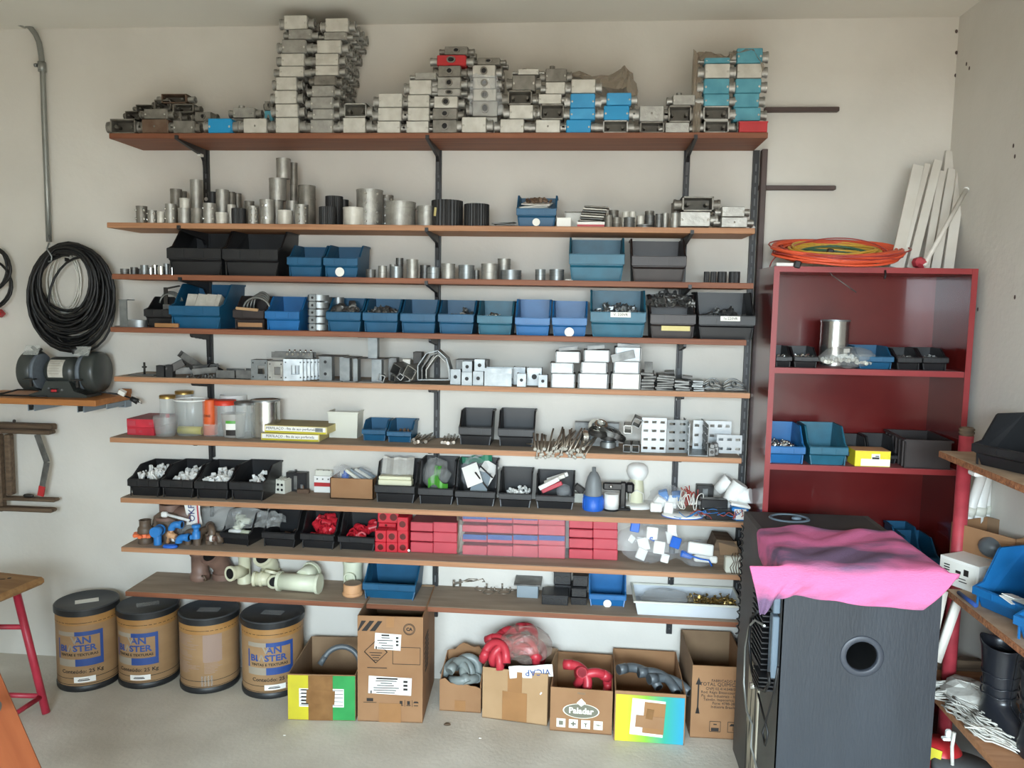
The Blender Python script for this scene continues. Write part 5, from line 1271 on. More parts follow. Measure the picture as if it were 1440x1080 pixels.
blob('clear_bag', 'clear bag bulging behind the cards in the third middle bin', 'bag', inb(2, 668, 665, .13).x, inb(2, 668, 665, .13).y, Z[K]+.06, .15, .1, .14, M_film, 57)
pile('white_parts', 'small white parts heaped in the fourth middle bin', 'parts', BB7[3][1]+.012, BB7[3][2]+.07, Z[K]+BB7[3][6]*.75, .1, .08, .035, 'block', M_white, 34, 58, .014)
for j in range(4):
    tag(O('bagged_stick', MB().box((0, 0, 0), (.1, .014, .02), b=.003), [M_white, M_pinkred, M_alul, M_white][j], loc=inb(4, 772+j*4, 680-j*3+(j == 1)*8, .03+j*.02), rot=(0, R(-28+j*3), R(5))), '%s slanting wrapped part in the fifth middle bin' % NTH[j], 'part', 'wrapped parts in the fifth middle bin')
blob('clear_bag', 'clear bag at the right of the fifth middle bin', 'bag', inb(4, 793, 688, .07).x, inb(4, 793, 688, .07).y, Z[K]+.03, .07, .1, .07, M_film, 59)
# nozzle
p = PZ(834, 720, Z[K]); r = (PY(849, 710, p.y).x-PY(820, 710, p.y).x)/2
H_ = PY(834, 657, p.y+r).z-Z[K]
t = E('grey_nozzle_plug', 'grey cone plug with a bright blue collar base', 'plug', (p.x, p.y+r, Z[K]))
O('base_collar', MB().lathe([(r*.98, 0), (r, .004), (r*.98, H_*.34), (r*.86, H_*.345), (.0005, H_*.345)], 20), M_bluep, t, label='bright blue base')
rb = MB()
for i in range(12): rb.box((r*math.cos(i*PI/6), r*math.sin(i*PI/6), H_*.15), (.004, .004, H_*.26), rot=(0, 0, i*PI/6))
O('grip_rib', rb, M_bluep, t)
O('cone', MB().lathe([(r*.84, H_*.34), (r*.8, H_*.6), (r*.6, H_*.78), (r*.36, H_*.88), (r*.2, H_*.9), (r*.2, H_), (.0005, H_)], 20), M_nozzle, t)
# connectors behind
t, w, h = cube_item(K, 'grey_socket', 'grey angled socket behind the left of the blue based plug', 'socket', 807, 822, 694, 707, .05, M_whitet)
O('cap', MB().box((.0, .02, h+.02), (w, .03, .03), rot=(0, R(35), 0), b=.003), M_steel, t)
t = E('spotlight_head', 'white cylinder spotlight with a black clamp arm', 'lamp', (gx(860, 700, -.15), -.15, Z[K]))
O('head', MB().cyl((0, 0, .004), (0, 0, .075), .033, n=20), M_lamp, t); O('base_ring', MB().ring(.036, .028, 0, .008, 20), M_blk2, t)
t2 = E('black_clamp', 'black plastic swivel clamp beside the white cylinder', 'clamp', (gx(876, 690, -.13), -.13, Z[K]))
O('arm', MB().box((0, 0, .065), (.028, .03, .125), b=.006), M_blk2, t2); O('jaw', MB().box((-.045, 0, .105), (.09, .03, .035), b=.006).box((.03, 0, .1), (.04, .03, .05), b=.01), M_blk2, t2); O('foot', MB().box((.0, -.005, .006), (.07, .05, .012), b=.003), M_blk2, t2)
O('chrome_button', MB().sphere((-.055, -.016, .105), .009, 10, 6), M_chrome, t2)
# white pedestal lamp
p = PZ(896, 717, Z[K]); r = (PY(929, 712, p.y).x-PY(864, 712, p.y).x)/2
t = E('pedestal_socket', 'white round pedestal socket with a cream stem', 'lamp holder', (p.x, p.y+r, Z[K]))
O('base_disc', MB().lathe([(r, .0), (r, .006), (r*.93, .013), (r*.6, .014), (.0005, .014)], 32), M_lamp, t)
O('stem', MB().lathe([(r*.34, .014), (r*.36, .05), (r*.3, .11), (r*.22, .13)], 20), M_cream, t)
O('wire_clip', MB().tube([(-.03, -.03, .02), (-.03, -.035, .06), (0, -.04, .075), (.03, -.035, .06), (.032, -.03, .02)], .003, 6), M_wirew, t)
sp = PY(899, 663, p.y+r)
tag(O('globe_shade', MB().lathe([(.022, -.02), (.04, 0), (.05, .025), (.045, .05), (.03, .062), (.0005, .066)], 24), M_lamp, loc=(t.location.x+.004, t.location.y+.005, Z[K]+.128)), 'white round shade resting on the cream stem', 'shade')
blob('bag_of_sockets', 'crinkled clear bag of white and blue sockets right of the pedestal', 'bag', gx(938, 700, YF+.13), YF+.13, Z[K], .17, .15, .12, M_film, 61)
for j in range(6):
    tag(O('white_socket', MB().box((0, 0, 0), (.05, .03, .04), b=.004), [M_paper, M_white, M_bluef][j % 3], loc=(gx(922+j*6, 705, YF+.11), YF+.09+.02*(j % 3), Z[K]+.03+.022*(j % 3)), rot=(R(20*j), R(33*j), R(17*j))), '%s small piece inside the crinkled bag beside the pedestal' % NTH[j], 'socket', 'pieces in the crinkled bag')
p = PZ(955, 716, Z[K])
t = E('white_plate_lid', 'flat white round lid under the bag of sockets', 'lid', (p.x, YF+.07, Z[K]))
O('disc', MB().lathe([(.085, 0), (.09, .004), (.085, .009), (.0005, .008)], 28, TM(sc=(1, .7, 1))), M_lamp, t); O('blue_edge', MB().ring(.091, .088, .0, .003, 28, TM(sc=(1, .7, 1))), M_bluep, t)
# red jumble & wires
mb = MB(); rnd = random.Random(3)
def wires(name, label, m, x0, x1, y0, y1, Yp, n, seed, r=.0022, zmin=None):
    rnd = random.Random(seed); b = MB()
    for i in range(n):
        pts = []
        xa, xb = rnd.uniform(x0, x1), rnd.uniform(x0, x1)
        for q in range(7):
            x = xa+(xb-xa)*q/6+rnd.uniform(-3, 3); y = rnd.uniform(y0, y1)
            Yq = Yp+rnd.uniform(-.02, .02)
            v = PY(x, y, Yq); v.z = max(v.z, (zmin or Z[K])+.003); pts.append(v)
        # smooth
        sm = []
        for q in range(len(pts)-1):
            for s in range(4):
                a_ = pts[max(q-1, 0)]; b_ = pts[q]; c_ = pts[q+1]; d_ = pts[min(q+2, len(pts)-1)]; u = s/4
                sm.append(.5*((2*b_)+(-a_+c_)*u+(2*a_-5*b_+4*c_-d_)*u*u+(-a_+3*b_-3*c_+d_)*u**3))
        b.tube(sm, r, 5)
    return tag(O(name, b, m), label, 'wires', None, 'stuff')
wires('red_wire_tangle', 'tangle of thin red wires behind the black drivers', M_redc, 950, 985, 682, 715, YF+.1, 6, 71)
wires('white_wire_tangle', 'white and pale wires looping between bag and drivers', M_wirew, 945, 1000, 690, 716, YF+.07, 5, 72)
wires('red_lead_tangle', 'red leads hanging at the shelf edge before the drivers', M_redc, 946, 1052, 716, 734, YF+.012, 4, 73, .0016)
wires('blue_lead_tangle', 'thin blue and grey leads at the shelf edge', M_bluef, 945, 1052, 716, 732, YF+.015, 4, 74, .0016)
def driver(label, x0, x1, y0, ybot, rz, zb=None):
    p = PZ((x0+x1)/2, ybot, Z[K]); Yp = max(p.y, YF+.004) if zb is None else YF+.05
    a_, b_ = PY(x0, y0, Yp), PY(x1, y0, Yp); z0 = Z[K] if zb is None else zb; h_ = a_.z-z0
    t = E('led_driver', label, 'driver box', ((a_.x+b_.x)/2, Yp, z0), (0, 0, rz))
    O('body', MB().box((0, .025, h_/2), (b_.x-a_.x, .05, h_), b=.003), M_blk2, t); O('wire_gland', MB().box((-(b_.x-a_.x)/2-.006, .02, h_*.5), (.012, .02, h_*.4)), M_zincd, t)
    return z0+h_
driver('black driver box in front at the right end of the seventh shelf', 993, 1036, 717, 732, 0)
zd = driver('black driver box behind the front one, lower', 988, 1027, 708, 722, 0)
driver('black driver box lying on top of the rear one', 986, 1024, 702, 716, 0, zb=zd)
p = PY(1042, 712, YF+.06)
t = E('blue_white_packet', 'blue and white printed packet at the right end of the seventh shelf', 'packet', (p.x-.01, YF+.05, Z[K]))
O('body', MB().box((0, 0, .03), (.07, .06, .06), b=.004), M_bluef, t); O('panel', MB().box((0, -.031, .03), (.05, .002, .045)), M_paper, t); O('top', MB().box((0, .01, .068), (.085, .1, .012), rot=(0, R(10), 0), b=.004), M_white, t)
# white swivel spots
t = E('twin_spotlight', 'white twin swivel spotlight lying at the right end of the seventh shelf', 'lamp', (gx(1022, 690, YF+.1), YF+.1, Z[K]+.001))
O('head', MB().cyl((.0, 0, .05), (.055, -.01, .15), .028, .036, 20), M_lamp, t); O('head', MB().cyl((.045, .0, .085), (.1, -.03, .1), .026, .033, 20), M_lamp, t); O('rear_head', MB().cyl((-.03, .05, .1), (.02, .04, .155), .024, .034, 20), M_lamp, t)
O('stem', MB().box((.01, 0, .05), (.03, .02, .1), b=.004), M_lamp, t); O('bracket', MB().tube([(-.06, 0, .03), (-.03, -.02, .06), (.03, -.02, .05), (.06, 0, .08)], .006, 8), M_lamp, t); O('base', MB().box((-.02, .0, .015), (.09, .06, .03), rot=(0, R(-18), 0), b=.004), M_alul, t)
t, w, h = cube_item(K, 'grey_transformer', 'dark grey transformer behind the red wires', 'transformer', 980, 1004, 682, 704, .04, M_steel)
O('corner_foot', MB().box((0, -.002, h*.5), (w*.3, .006, h*.7)), M_zincd, t)

# =====================================================================
# shelf eight
# =====================================================================
K = 7
def pipe_(t, pts, r, m, name='pipe', collar=(), n=16):
    pts = [Vector(p) for p in pts]
    o = O(name, MB().tube(pts, r, n), m, t)
    for (i, sg) in collar:
        j = i-1 if i > 0 or i == -1 else 1
        p = pts[i]; q = pts[i-1] if i != 0 else pts[1]
        d = (p-q).normalized()
        M = Matrix.Translation(p-d*.012) @ d.to_track_quat('Z', 'Y').to_matrix().to_4x4()
        O('socket_rim', MB().ring(r*1.16, r*.82, 0, .014, n, M), m, t)
        O('bore', MB().cyl(p+d*.0005, p+d*.0012, r*.8, n=n), M_dark if sg else m, t)
    return o
def arc(c, r, a0, a1, n=8, plane='xz'):
    c = Vector(c); out = []
    for i in range(n+1):
        a = a0+(a1-a0)*i/n
        out.append(c+(Vector((r*math.cos(a), 0, r*math.sin(a))) if plane == 'xz' else Vector((r*math.cos(a), r*math.sin(a), 0))))
    return out
p = PZ(200, 766, Z[K])
t = E('valve_fitting', 'brown threaded valve with an orange handle ring, left on the eighth shelf', 'valve', (p.x, p.y+.03, Z[K]))
O('body', MB().lathe([(.032, 0), (.034, .006), (.032, .02), (.03, .03), (.034, .034), (.034, .07), (.03, .078), (.026, .082), (.026, .105), (.028, .11), (.022, .112), (.02, .1)], 20), M_brownd, t)
hr = MB().ring(.04, .03, .034, .05, 20)
for i in range(8): hr.box((.045*math.cos(i*PI/4), .045*math.sin(i*PI/4), .042), (.02, .018, .016), rot=(0, 0, i*PI/4), b=.003)
O('handle_ring', hr, M_orangef, t, label='orange handle ring')
t = E('brown_bend_pipe', 'dark brown bent pipe with a white strap behind the orange valve', 'pipe', (gx(228, 745, YF+.12), YF+.12, Z[K]))
pipe_(t, [(-.04, 0, .03), (-.03, 0, .08)]+arc((.02, 0, .08), .05, PI, PI*.45, 6)+[(.08, 0, .115)], .016, M_brownd)
t = E('white_lever', 'white plastic lever resting across the brown pipes', 'lever', (gx(233, 722, YF+.1), YF+.09, gz(233, 722, YF+.1)-.002))
O('grip', MB().box((0, 0, 0), (.03, .02, .026), b=.005), M_white, t); O('arm', MB().cyl((.012, 0, 0), (.12, 0, -.025), .007, n=10), M_white, t)
tag(O('white_strip', MB().box((0, 0, .045), (.016, .01, .08)), M_white, loc=(gx(211, 745, YF+.09), YF+.09, Z[K])), 'white strip standing behind the orange valve', 'strip')
t = E('brown_box_fitting', 'large dark brown pipe elbow in the middle of the left fittings', 'elbow', (gx(237, 745, YF+.16), YF+.16, Z[K]))
O('socket', MB().ring(.06, .05, 0, .11, 24), M_brownd, t); O('rim', MB().ring(.064, .05, .098, .112, 24), M_brownpvc, t)
t = E('brown_pipe_tee', 'big brown pipe tee under the shelf above, behind the blue fittings', 'tee', (gx(243, 725, -.1), -.12, Z[K]))
O('socket', MB().ring(.05, .042, .0, .17, 20), M_brownpvc, t); pipe_(t, [(.02, 0, .12), (.13, -.01, .125)], .04, M_brownpvc, 'branch', ((1, 1),))
fit = [(221, 747, 'round blue pipe cap at the left of the blue group', M_bluef), (222, 766, 'upright blue coupling beside the tan valve', M_bluef), (247, 742, 'blue elbow above the tan valve', M_bluef), (257, 760, 'blue elbow right of the tan valve', M_bluef), (276, 748, 'blue threaded adaptor standing right of the group', M_bluef)]
for i, (px, py, lb, mm) in enumerate(fit):
    Yp = YF+.03+.02*(i % 2); c = PY(px, py, Yp); c.z = max(c.z, Z[K]+.012)
    t = E('blue_fitting', lb, 'fitting', c)
    if i in (2, 3): pipe_(t, [(-.02, 0, -.012)]+arc((.005, 0, -.01), .025, PI, PI/2, 5)+[(.03, 0, .015)], .016, mm, 'elbow', ((-1, 1),), 14)
    elif i == 1: O('sleeve', MB().ring(.018, .013, -.01, .045, 16), mm, t); O('rim', MB().ring(.02, .013, .04, .047, 16), mm, t)
    elif i == 4: O('sleeve', MB().lathe([(.018, -.03), (.018, 0), (.013, .004), (.013, .02), (.02, .022), (.02, .035), (.0005, .035)], 16), mm, t); O('side_lug', MB().box((-.02, 0, -.025), (.02, .02, .02), b=.004), mm, t)
    else: O('cap', MB().cyl((0, -.025, 0), (0, .02, 0), .024, n=18), mm, t); O('rim', MB().ring(.026, .018, -.03, -.022, 18, TM((0, 0, 0), (PI/2, 0, 0))), mm, t)
p = PZ(235, 766, Z[K])
t = E('tan_valve', 'tan plastic valve tilted in front of the blue fittings', 'valve', (p.x, max(p.y, YF+.01)+.005, Z[K]+.008), (0, R(18), 0))
O('body', MB().cyl((0, 0, 0), (0, 0, .085), .009, n=12), M_tan, t); O('knuckle', MB().cyl((-.012, 0, .04), (.03, 0, .04), .014, n=12).cyl((0, 0, .03), (0, 0, .055), .015, n=12), M_tan, t); O('bolt', MB().cyl((.03, 0, .038), (.05, 0, .038), .006, n=8), M_chrome, t)
p = PZ(244, 767, Z[K])
tag(O('blue_disc', MB().lathe([(.0005, 0), (.034, 0), (.036, .005), (.03, .012), (.0005, .013)], 22, TM(sc=(1, .6, 1))), M_bluep, loc=(p.x, YF+.025, Z[K])), 'flat cobalt blue oval disc at the shelf edge', 'disc')
for i, (px, py, h_, r_) in enumerate(((262, 767, .035, .016), (275, 768, .035, .018), (292, 766, .052, .018), (302, 766, .05, .015))):
    p = PZ(px, py, Z[K]); t = E('brown_coupling', 'small brown threaded coupling, %s of four at the edge before the black bins' % NTH[i], 'coupling', (p.x, max(p.y, YF+.002)+r_, Z[K]), group='small brown couplings')
    O('sleeve', MB().ring(r_, r_*.72, 0, h_, 16), M_brownd, t); O('rim', MB().ring(r_*1.1, r_*.72, h_*.7, h_, 16), M_brownd, t)
for i, (px, py) in enumerate(((268, 752), (285, 750), (297, 745), (303, 757))):
    c = PY(px, py, YF+.1); t = E('dark_elbow', 'dark brown elbow in the shade behind the small couplings, %s of four' % NTH[i], 'elbow', (c.x, c.y, max(c.z, Z[K]+.03)), (0, 0, i*1.1), 'dark elbows behind the small couplings')
    pipe_(t, [(-.02, 0, -.02)]+arc((.005, 0, -.012), .025, PI, PI/2, 5)+[(.03, 0, .013)], .017, M_brownd, 'elbow', ((-1, 1),), 14)
for i, (px, py) in enumerate(((237, 757), (290, 757))):
    c = PY(px+8, py, YF+.07); t = E('fitting_bridge', 'brown and white small fitting wedged low in the heap, %s' % ['left one', 'right one'][i], 'fitting', (c.x, c.y, max(c.z, Z[K]+.012)))
    O('body', MB().cyl((-.02, 0, 0), (.02, 0, 0), .014, n=12), M_brownpvc, t); O('band', MB().cyl((-.006, 0, 0), (.006, 0, 0), .016, n=12), M_white, t)
# printed bag behind
Yb_ = -.09
bag = film('printed_bag', 'grey transparent bag lying behind the fittings and bins, eighth shelf', [(gx(x, 730, Yb_), gz(x, y0, Yb_), gz(x, y1, Yb_)) for x, y0, y1 in ((240, 712, 745), (262, 710, 745), (300, 712, 742), (340, 712, 738), (380, 716, 738), (400, 722, 736))], Yb_-.06, Yb_+.02, M_film3, 91, .008)
pb = E('printed_sleeve', 'white bag end with dark blue and red lettering behind the brown fittings', 'bag', (gx(271, 722, YF+.11), YF+.11, gz(271, 722, YF+.11)), (0, R(-3), 0))
O('sleeve', MB().grid(8, 6, lambda u, v: (-.035+.075*u, .006*math.sin(8*u+5*v), -.055+.11*v), smooth=True), M_paper, pb)
text('OKF', .042, mat('navy_print', (46, 52, 110), .5), pb, (.002, -.012, .004), (PI/2, R(-90), 0))
O('red_stripe', MB().box((.03, -.01, 0), (.006, .002, .1)), M_pinkred, pb)
spec = [(308, 343, 718, 750, 764, 'with cream fittings'), (368, 416, 717, 749, 766, 'nearly empty'), (422, 471, 719, 751, 767, 'heaped with red fittings'), (475, 528, 720, 755, 771, 'with red fittings beside red boxes')]
B8 = []
for i, (x0, x1, yt, yl, yb, ds) in enumerate(spec):
    B8.append(bin_(K, x0, x1 if i else 352, yt, yl, yb, M_black, 'black bin %s, %s of four on the eighth shelf' % (ds, NTH[i]), d=.22, dd=.02, ybot=yb, group='four black bins on the eighth shelf', rz=R(-8) if i == 0 else R(-3)))
def rndrot(r): return (r.uniform(0, 6), r.uniform(0, 6), r.uniform(0, 6))
rnd = random.Random(77)
B = B8[0]
for i in range(6):
    t = E('cream_fitting', '%s cream plastic fitting in the first black bin, eighth shelf' % NTH[i], 'fitting', (B[1]+rnd.uniform(-.02, .05), B[2]+.05+.012*i, Z[K]+B[6]*.75+.012*i), rndrot(rnd), 'cream fittings in the first black bin')
    O('sleeve', MB().ring(.016, .011, -.02, .02, 12), M_cream2, t); O('rim', MB().ring(.019, .011, .014, .022, 12), M_cream2, t)
t = O('oval_cap', MB().lathe([(.0005, .012), (.03, .008), (.034, 0), (.0005, 0)], 18, TM(sc=(1, .6, 1))), M_white, loc=(B[1]-.02, B[2]+.05, Z[K]+B[6]*.9), rot=(R(25), 0, 0)); tag(t, 'white oval cap in the front of the first black bin', 'cap')
for bi, n_ in ((2, 14), (3, 11)):
    B = B8[bi]
    for i in range(n_):
        up = (i/n_)
        t = E('red_coupling', 'red plastic coupling heaped in the %s black bin of the eighth shelf' % NTH[bi], 'coupling', (B[1]+rnd.uniform(-.045, .045)+up*.02, B[2]+.045+.1*up, Z[K]+B[6]*.62+.05*up*(1.3 if bi == 2 else .8)+rnd.uniform(0, .012)), rndrot(rnd), 'red couplings in the %s black bin' % NTH[bi])
        O('sleeve', MB().ring(.018, .013, -.022, .022, 14), M_redpvc, t); O('rim', MB().ring(.021, .013, .012, .023, 14), M_redpvc, t)
        O('stop_ring', MB().ring(.0195, .013, -.004, .0, 14), M_redpvc, t)
B = B8[1]
pile('small_screws', 'few brown screws at the right inside the nearly empty black bin', 'screws', B[1]+.03, B[2]+.06, Z[K]+B[6]*.5, .05, .06, .03, 'bolt', M_rust, 16, 78, .012)
# red boxes with round knock-outs
def redbox(name, label, x0, x1, y0, zb, Yp, depth, m, holes=1, group=None, top=None):
    a_, b_ = PY(x0, y0, Yp), PY(x1, y0, Yp); w = b_.x-a_.x-.0012; h = a_.z-zb
    t = E(name, label, 'box', ((a_.x+b_.x)/2, Yp, zb), group=group)
    O('body', MB().box((0, depth/2, h/2), (w, depth, h-.001), b=.003), m, t)
    for i in range(holes):
        x = 0 if holes == 1 else (-w*.25+i*w*.5)
        r_ = min(h*.33, w*.33 if holes == 1 else w*.2)
        kn = O('knockout_ring', MB().ring(r_*1.15, r_*.9, 0, .0025, 18, TM((x, .001, h/2), (PI/2, 0, 0))), m, t)
        O('hole', MB().cyl((x, .0003, h/2), (x, -.0004, h/2), r_*.92, n=18), M_maroon, kn)
    if top: O('lid', MB().box((0, depth/2, h+.0003), (w, depth, .001)), top, t)
    return zb+h
Yp = max(PZ(550, 777, Z[K]).y, YF+.006)
z0 = Z[K]; g_ = 'red electrical boxes with round knock-outs'
zb1 = [redbox('red_electrical_box', 'bright red box with a round knock-out, bottom row, %s' % n_, x0, x1, 762, z0, Yp, .12, M_redpvc, group=g_) for (x0, x1, n_) in ((527, 543, 'left'), (543, 559, 'middle'), (559, 574, 'right'))]
zb2 = [redbox('red_electrical_box', 'bright red box with a round knock-out, second row, %s' % n_, x0, x1, 745.5, zb1[0], Yp, .12, M_redpvc, group=g_) for (x0, x1, n_) in ((527, 543, 'left'), (543, 559, 'middle'), (559, 574, 'right'))]
redbox('red_electrical_box', 'bright red single box in the third row, right', 558, 574, 727, zb2[0], Yp, .1, M_redpvc, group=g_)
zb3 = redbox('red_electrical_box', 'red double box standing further back under the top one', 529, 557, 735, zb2[0], Yp+.05, .08, M_redpvc, 1, group=g_)
redbox('red_electrical_box', 'red double box with two round knock-outs, topmost left', 531, 561, 718, zb3, Yp+.05, .08, M_redpvc, 2, group=g_)
def redgrid(nm, cols, rows, m, Yp, depth, topm, zs=None):
    z = Z[K]
    for j, y in enumerate(rows):
        for i, (x0, x1) in enumerate(cols):
            zz_ = redbox('pink_red_box', 'pink red box, %s row, %s of the %s' % (['bottom', 'second', 'third', 'top'][j], NTH[i]+' column' if len(cols) > 2 else ['left', 'right'][i], nm), x0, x1, y, z, Yp, depth, m, 0, nm, topm if j == len(rows)-1 else None)
        z = zz_
    return z
Yq = max(PZ(610, 778, Z[K]).y, YF+.006)
redgrid('dusty block beside the bright red ones', [(577, 609), (609, 643)], [762, 748, 734], M_pinkred, Yq, .2, M_pinkd)
Yq2 = max(PZ(720, 783, Z[K]).y, YF+.006)
redgrid('film-wrapped block with blue bands', [(650, 685), (685, 721), (721, 757), (757, 795)], [766.5, 752.5, 738, 724.5], M_pinkred, Yq2, .17, None)
for i, (x0, x1) in enumerate([(650, 685), (685, 721), (721, 757), (757, 795)]):
    for j, (ya, yb) in enumerate(((751, 759.5), (725.5, 731))):
        a_, b_ = PY(x0+1, ya+i*.5, Yq2-.0022), PY(x1-1, yb+i*.5, Yq2-.0022)
        t = tag(O('blue_band', MB().box((0, 0, 0), (b_.x-a_.x, .001, a_.z-b_.z)), M_inkblue, loc=((a_.x+b_.x)/2, Yq2-.003, (a_.z+b_.z)/2)), 'printed blue band on the wrapped red boxes, %s from the left, %s row' % (NTH[i], ['lower', 'upper'][j]), 'band', 'blue bands on the wrapped boxes')
film('clear_wrap', 'crinkled clear film wrapped round the four-column red boxes', [(gx(x, 750, Yq2), gz(x, 723, Yq2), gz(x, 784, Yq2)) for x in (646, 660, 690, 720, 750, 780, 800)], Yq2-.012, Yq2-.006, M_film5, 92, .003, 26, 10)
Yq3 = max(PZ(835, 787, Z[K]).y, YF+.006)
redgrid('block left of the clear bags', [(800, 834), (834, 869)], [772, 757, 744, 730], M_pinkred, Yq3, .17, None)
for i, (px, py) in enumerate(((577, 775),)):
    tag(O('round_tag', MB().cyl((0, 0, 0), (0, -.002, 0), .006, n=10), M_paper, loc=PY(px-2, 774, Yp-.003)), 'tiny white round dot low between the red boxes', 'dot')
film('crumpled_end', 'crumpled dark film end right of the dusty red block', [(gx(x, 750, Yq), gz(x, y0, Yq), gz(x, y1, Yq)) for x, y0, y1 in ((641, 722, 776), (645, 735, 778), (652, 740, 776))], Yq-.0, Yq+.1, M_film2, 93, .004, 6, 8)
blob('clear_bag', 'clear bag of white and blue plastic pieces, left one on the eighth shelf', 'bag', gx(912, 765, YF+.11), YF+.13, Z[K], .29, .2, .17, M_film, 95, 18, 10)
rnd = random.Random(12)
for i, (px, py, mm, s_, ro) in enumerate([(893, 741, M_bluep, .04, 10), (917, 750, M_paper, .05, 5), (905, 765, M_paper, .05, -18), (927, 770, M_paper, .05, 8), (902, 779, M_white, .045, 25), (945, 755, M_paper, .05, -12), (950, 763, M_bluep, .045, 20), (918, 755, M_bluep, .03, 30), (945, 742, M_paper, .04, 0), (935, 785, M_white, .035, 15), (888, 758, M_white, .03, 40)]):
    t = E('switch_piece', '%s piece in the left clear bag, eighth shelf' % (('white square', 'blue')[mm == M_bluep]+' plastic, '+NTH[i]), 'switch', PY(px, py, YF+.06+.02*(i % 3)), (R(-12), R(ro), R(ro/2)), 'plastic pieces in the left clear bag')
    t.location.z = max(t.location.z, Z[K]+.025)
    O('plate', MB().box((0, 0, 0), (s_, .012, s_*1.1), b=.003), mm, t); O('inset', MB().box((0, -.007, 0), (s_*.6, .003, s_*.6)), mm, t)
blob('clear_bag', 'right clear bag with a white box and blue strap, eighth shelf', 'bag', gx(980, 778, YF+.09), YF+.1, Z[K], .17, .15, .115, M_film, 96)
for i, (px, py, w_, h_, ro, mm) in enumerate([(985, 772, .11, .05, 6, M_white), (992, 786, .1, .03, 3, M_paper), (965, 780, .05, .03, 12, M_bluep)]):
    p = PY(px, py, YF+.05+.01*i); p.z = max(p.z, Z[K]+.02)
    t = tag(O('switch_cover', MB().box((0, 0, 0), (w_, .03, h_), b=.005), mm, loc=p, rot=(R(-20), R(ro), 0)), '%s in the right clear bag' % ['large white cover', 'flat white cover', 'blue piece'][i], 'cover')
tag(O('blue_strap', MB().tube([PY(x, y, YF+.02) for x, y in ((960, 776), (972, 782), (985, 786), (997, 788), (1001, 796))], .004, 6), M_bluep), 'bright blue strap across the right clear bag', 'strap')
p = PZ(1030, 808, Z[K])
a_, b_ = PY(1012, 766, YF+.05), PY(1044, 766, YF+.05)
t = E('crumpled_carton', 'crumpled brown carton with a white block at the right end of the eighth shelf', 'carton', ((a_.x+b_.x)/2-.01, YF+.06, Z[K]))
O('body', MB().prism([(-.055, 0), (.05, 0), (.055, .09), (.02, .13), (-.05, .135), (-.075, .06)], 0, .14, 'y'), M_old, t); O('flap', MB().box((.0, -.005, .1), (.08, .004, .06), rot=(R(-30), 0, R(8))), M_cardd, t)
t = E('white_block', 'white plastic block bound with brown wires in front of the crumpled carton', 'block', (gx(1034, 800, YF+.02)-.005, YF+.01, Z[K]))
O('body', MB().box((0, .03, .037), (.075, .05, .074), b=.006), M_whitet, t)
wb_ = MB()
for i in range(5): wb_.tube([(-.01+.01*i, .0-.001, .0+.002), (-.02+.012*i, -.003, .03), (-.005+.006*i, -.003, .055), (-.015+.014*i, .0, .078), (0+.008*i, .04, .082)], .0018, 5)
O('wire', wb_, M_rust, t)

# =====================================================================
# shelf nine
# =====================================================================
K = 8
def fit9(label, px, py, cat='pipe fitting', name='pvc_fitting', dx=0, rz=0):
    p = PZ(px, py, Z[K]); oy = p.y; p.y = min(oy, -.115); p.x = CAM.x+(p.x-CAM.x)*(p.y-CAM.y)/(oy-CAM.y); return E(name, label, cat, (p.x+dx, p.y, Z[K]), (0, 0, rz))
t = fit9('upright brown pipe coupling with a small clip on the lowest shelf', 276, 815)
O('sleeve', MB().lathe([(.045, 0), (.047, .01), (.047, .03), (.04, .035), (.04, .12), (.046, .122), (.046, .15), (.038, .15), (.036, .12), (.036, .01)], 22, TM((0, .04, 0))), M_brownpvc, t); O('clip', MB().tube([(.03, .0, .03), (.05, -.02, .035), (.055, -.01, .015), (.04, .0, .01)], .005, 6), M_brownd, t)
t = fit9('brown pipe elbow with an open mouth, right of the pair on the lowest shelf', 305, 812)
pipe_(t, [(0, .07, .004), (0, .07, .05), (-.006, .05, .085), (-.025, .015, .125), (-.03, .0, .14)], .046, M_brownpvc, 'elbow', ((-1, 1),), 22)
O('foot_ring', MB().ring(.052, .04, 0, .03, 22, TM((0, .07, 0))), M_brownpvc, t)
t = fit9('cream pipe tee with its branch facing forward, leftmost cream one', 338, 824)
O('run', MB().lathe([(.034, 0), (.034, .03), (.028, .034), (.028, .16), (.0005, .16)], 20, TM((0, .05, 0))), M_cream, t); pipe_(t, [(0, .05, .06), (-.022, .0, .065), (-.036, -.03, .068)], .031, M_cream, 'branch', ((-1, 1),), 20)
t = fit9('cream upright pipe elbow behind, under the eighth shelf', 372, 806)
pipe_(t, [(0, .07, .0), (0, .07, .07), (-.005, .05, .1), (-.012, .01, .135)], .041, M_cream, 'elbow', ((-1, 1),), 20)
O('rim', MB().ring(.047, .036, .04, .055, 20, TM((0, .07, 0))), M_cream, t)
t = fit9('short ringed cream pipe lying in the middle of the cream ones', 368, 828)
pipe_(t, [(-.05, .03, .035), (.03, .04, .035)], .031, M_cream, 'pipe', ((0, 1),), 20)
O('ring', MB().ring(.035, .03, 0, .012, 20, TM((-.02, .034, .035), (0, PI/2, .12))), M_cream, t); pipe_(t, [(.03, .04, .03), (.055, .01, .033)], .028, M_cream, 'branch', ((-1, 1),), 18); O('collar', MB().ring(.036, .028, 0, .012, 18, TM((.03, .05, .06), (R(-20), R(10), 0))), M_cream, t)
t = fit9('large pale cream tee pipe lying on its side, lowest shelf', 417, 836)
pipe_(t, [(-.1, .045, .044), (.1, .03, .044)], .040, M_cream2, 'pipe', ((0, 1), (1, 0)), 24)
pipe_(t, [(.015, .05, .06), (.035, .12, .075)], .042, M_cream2, 'branch', ((-1, 1),), 22)
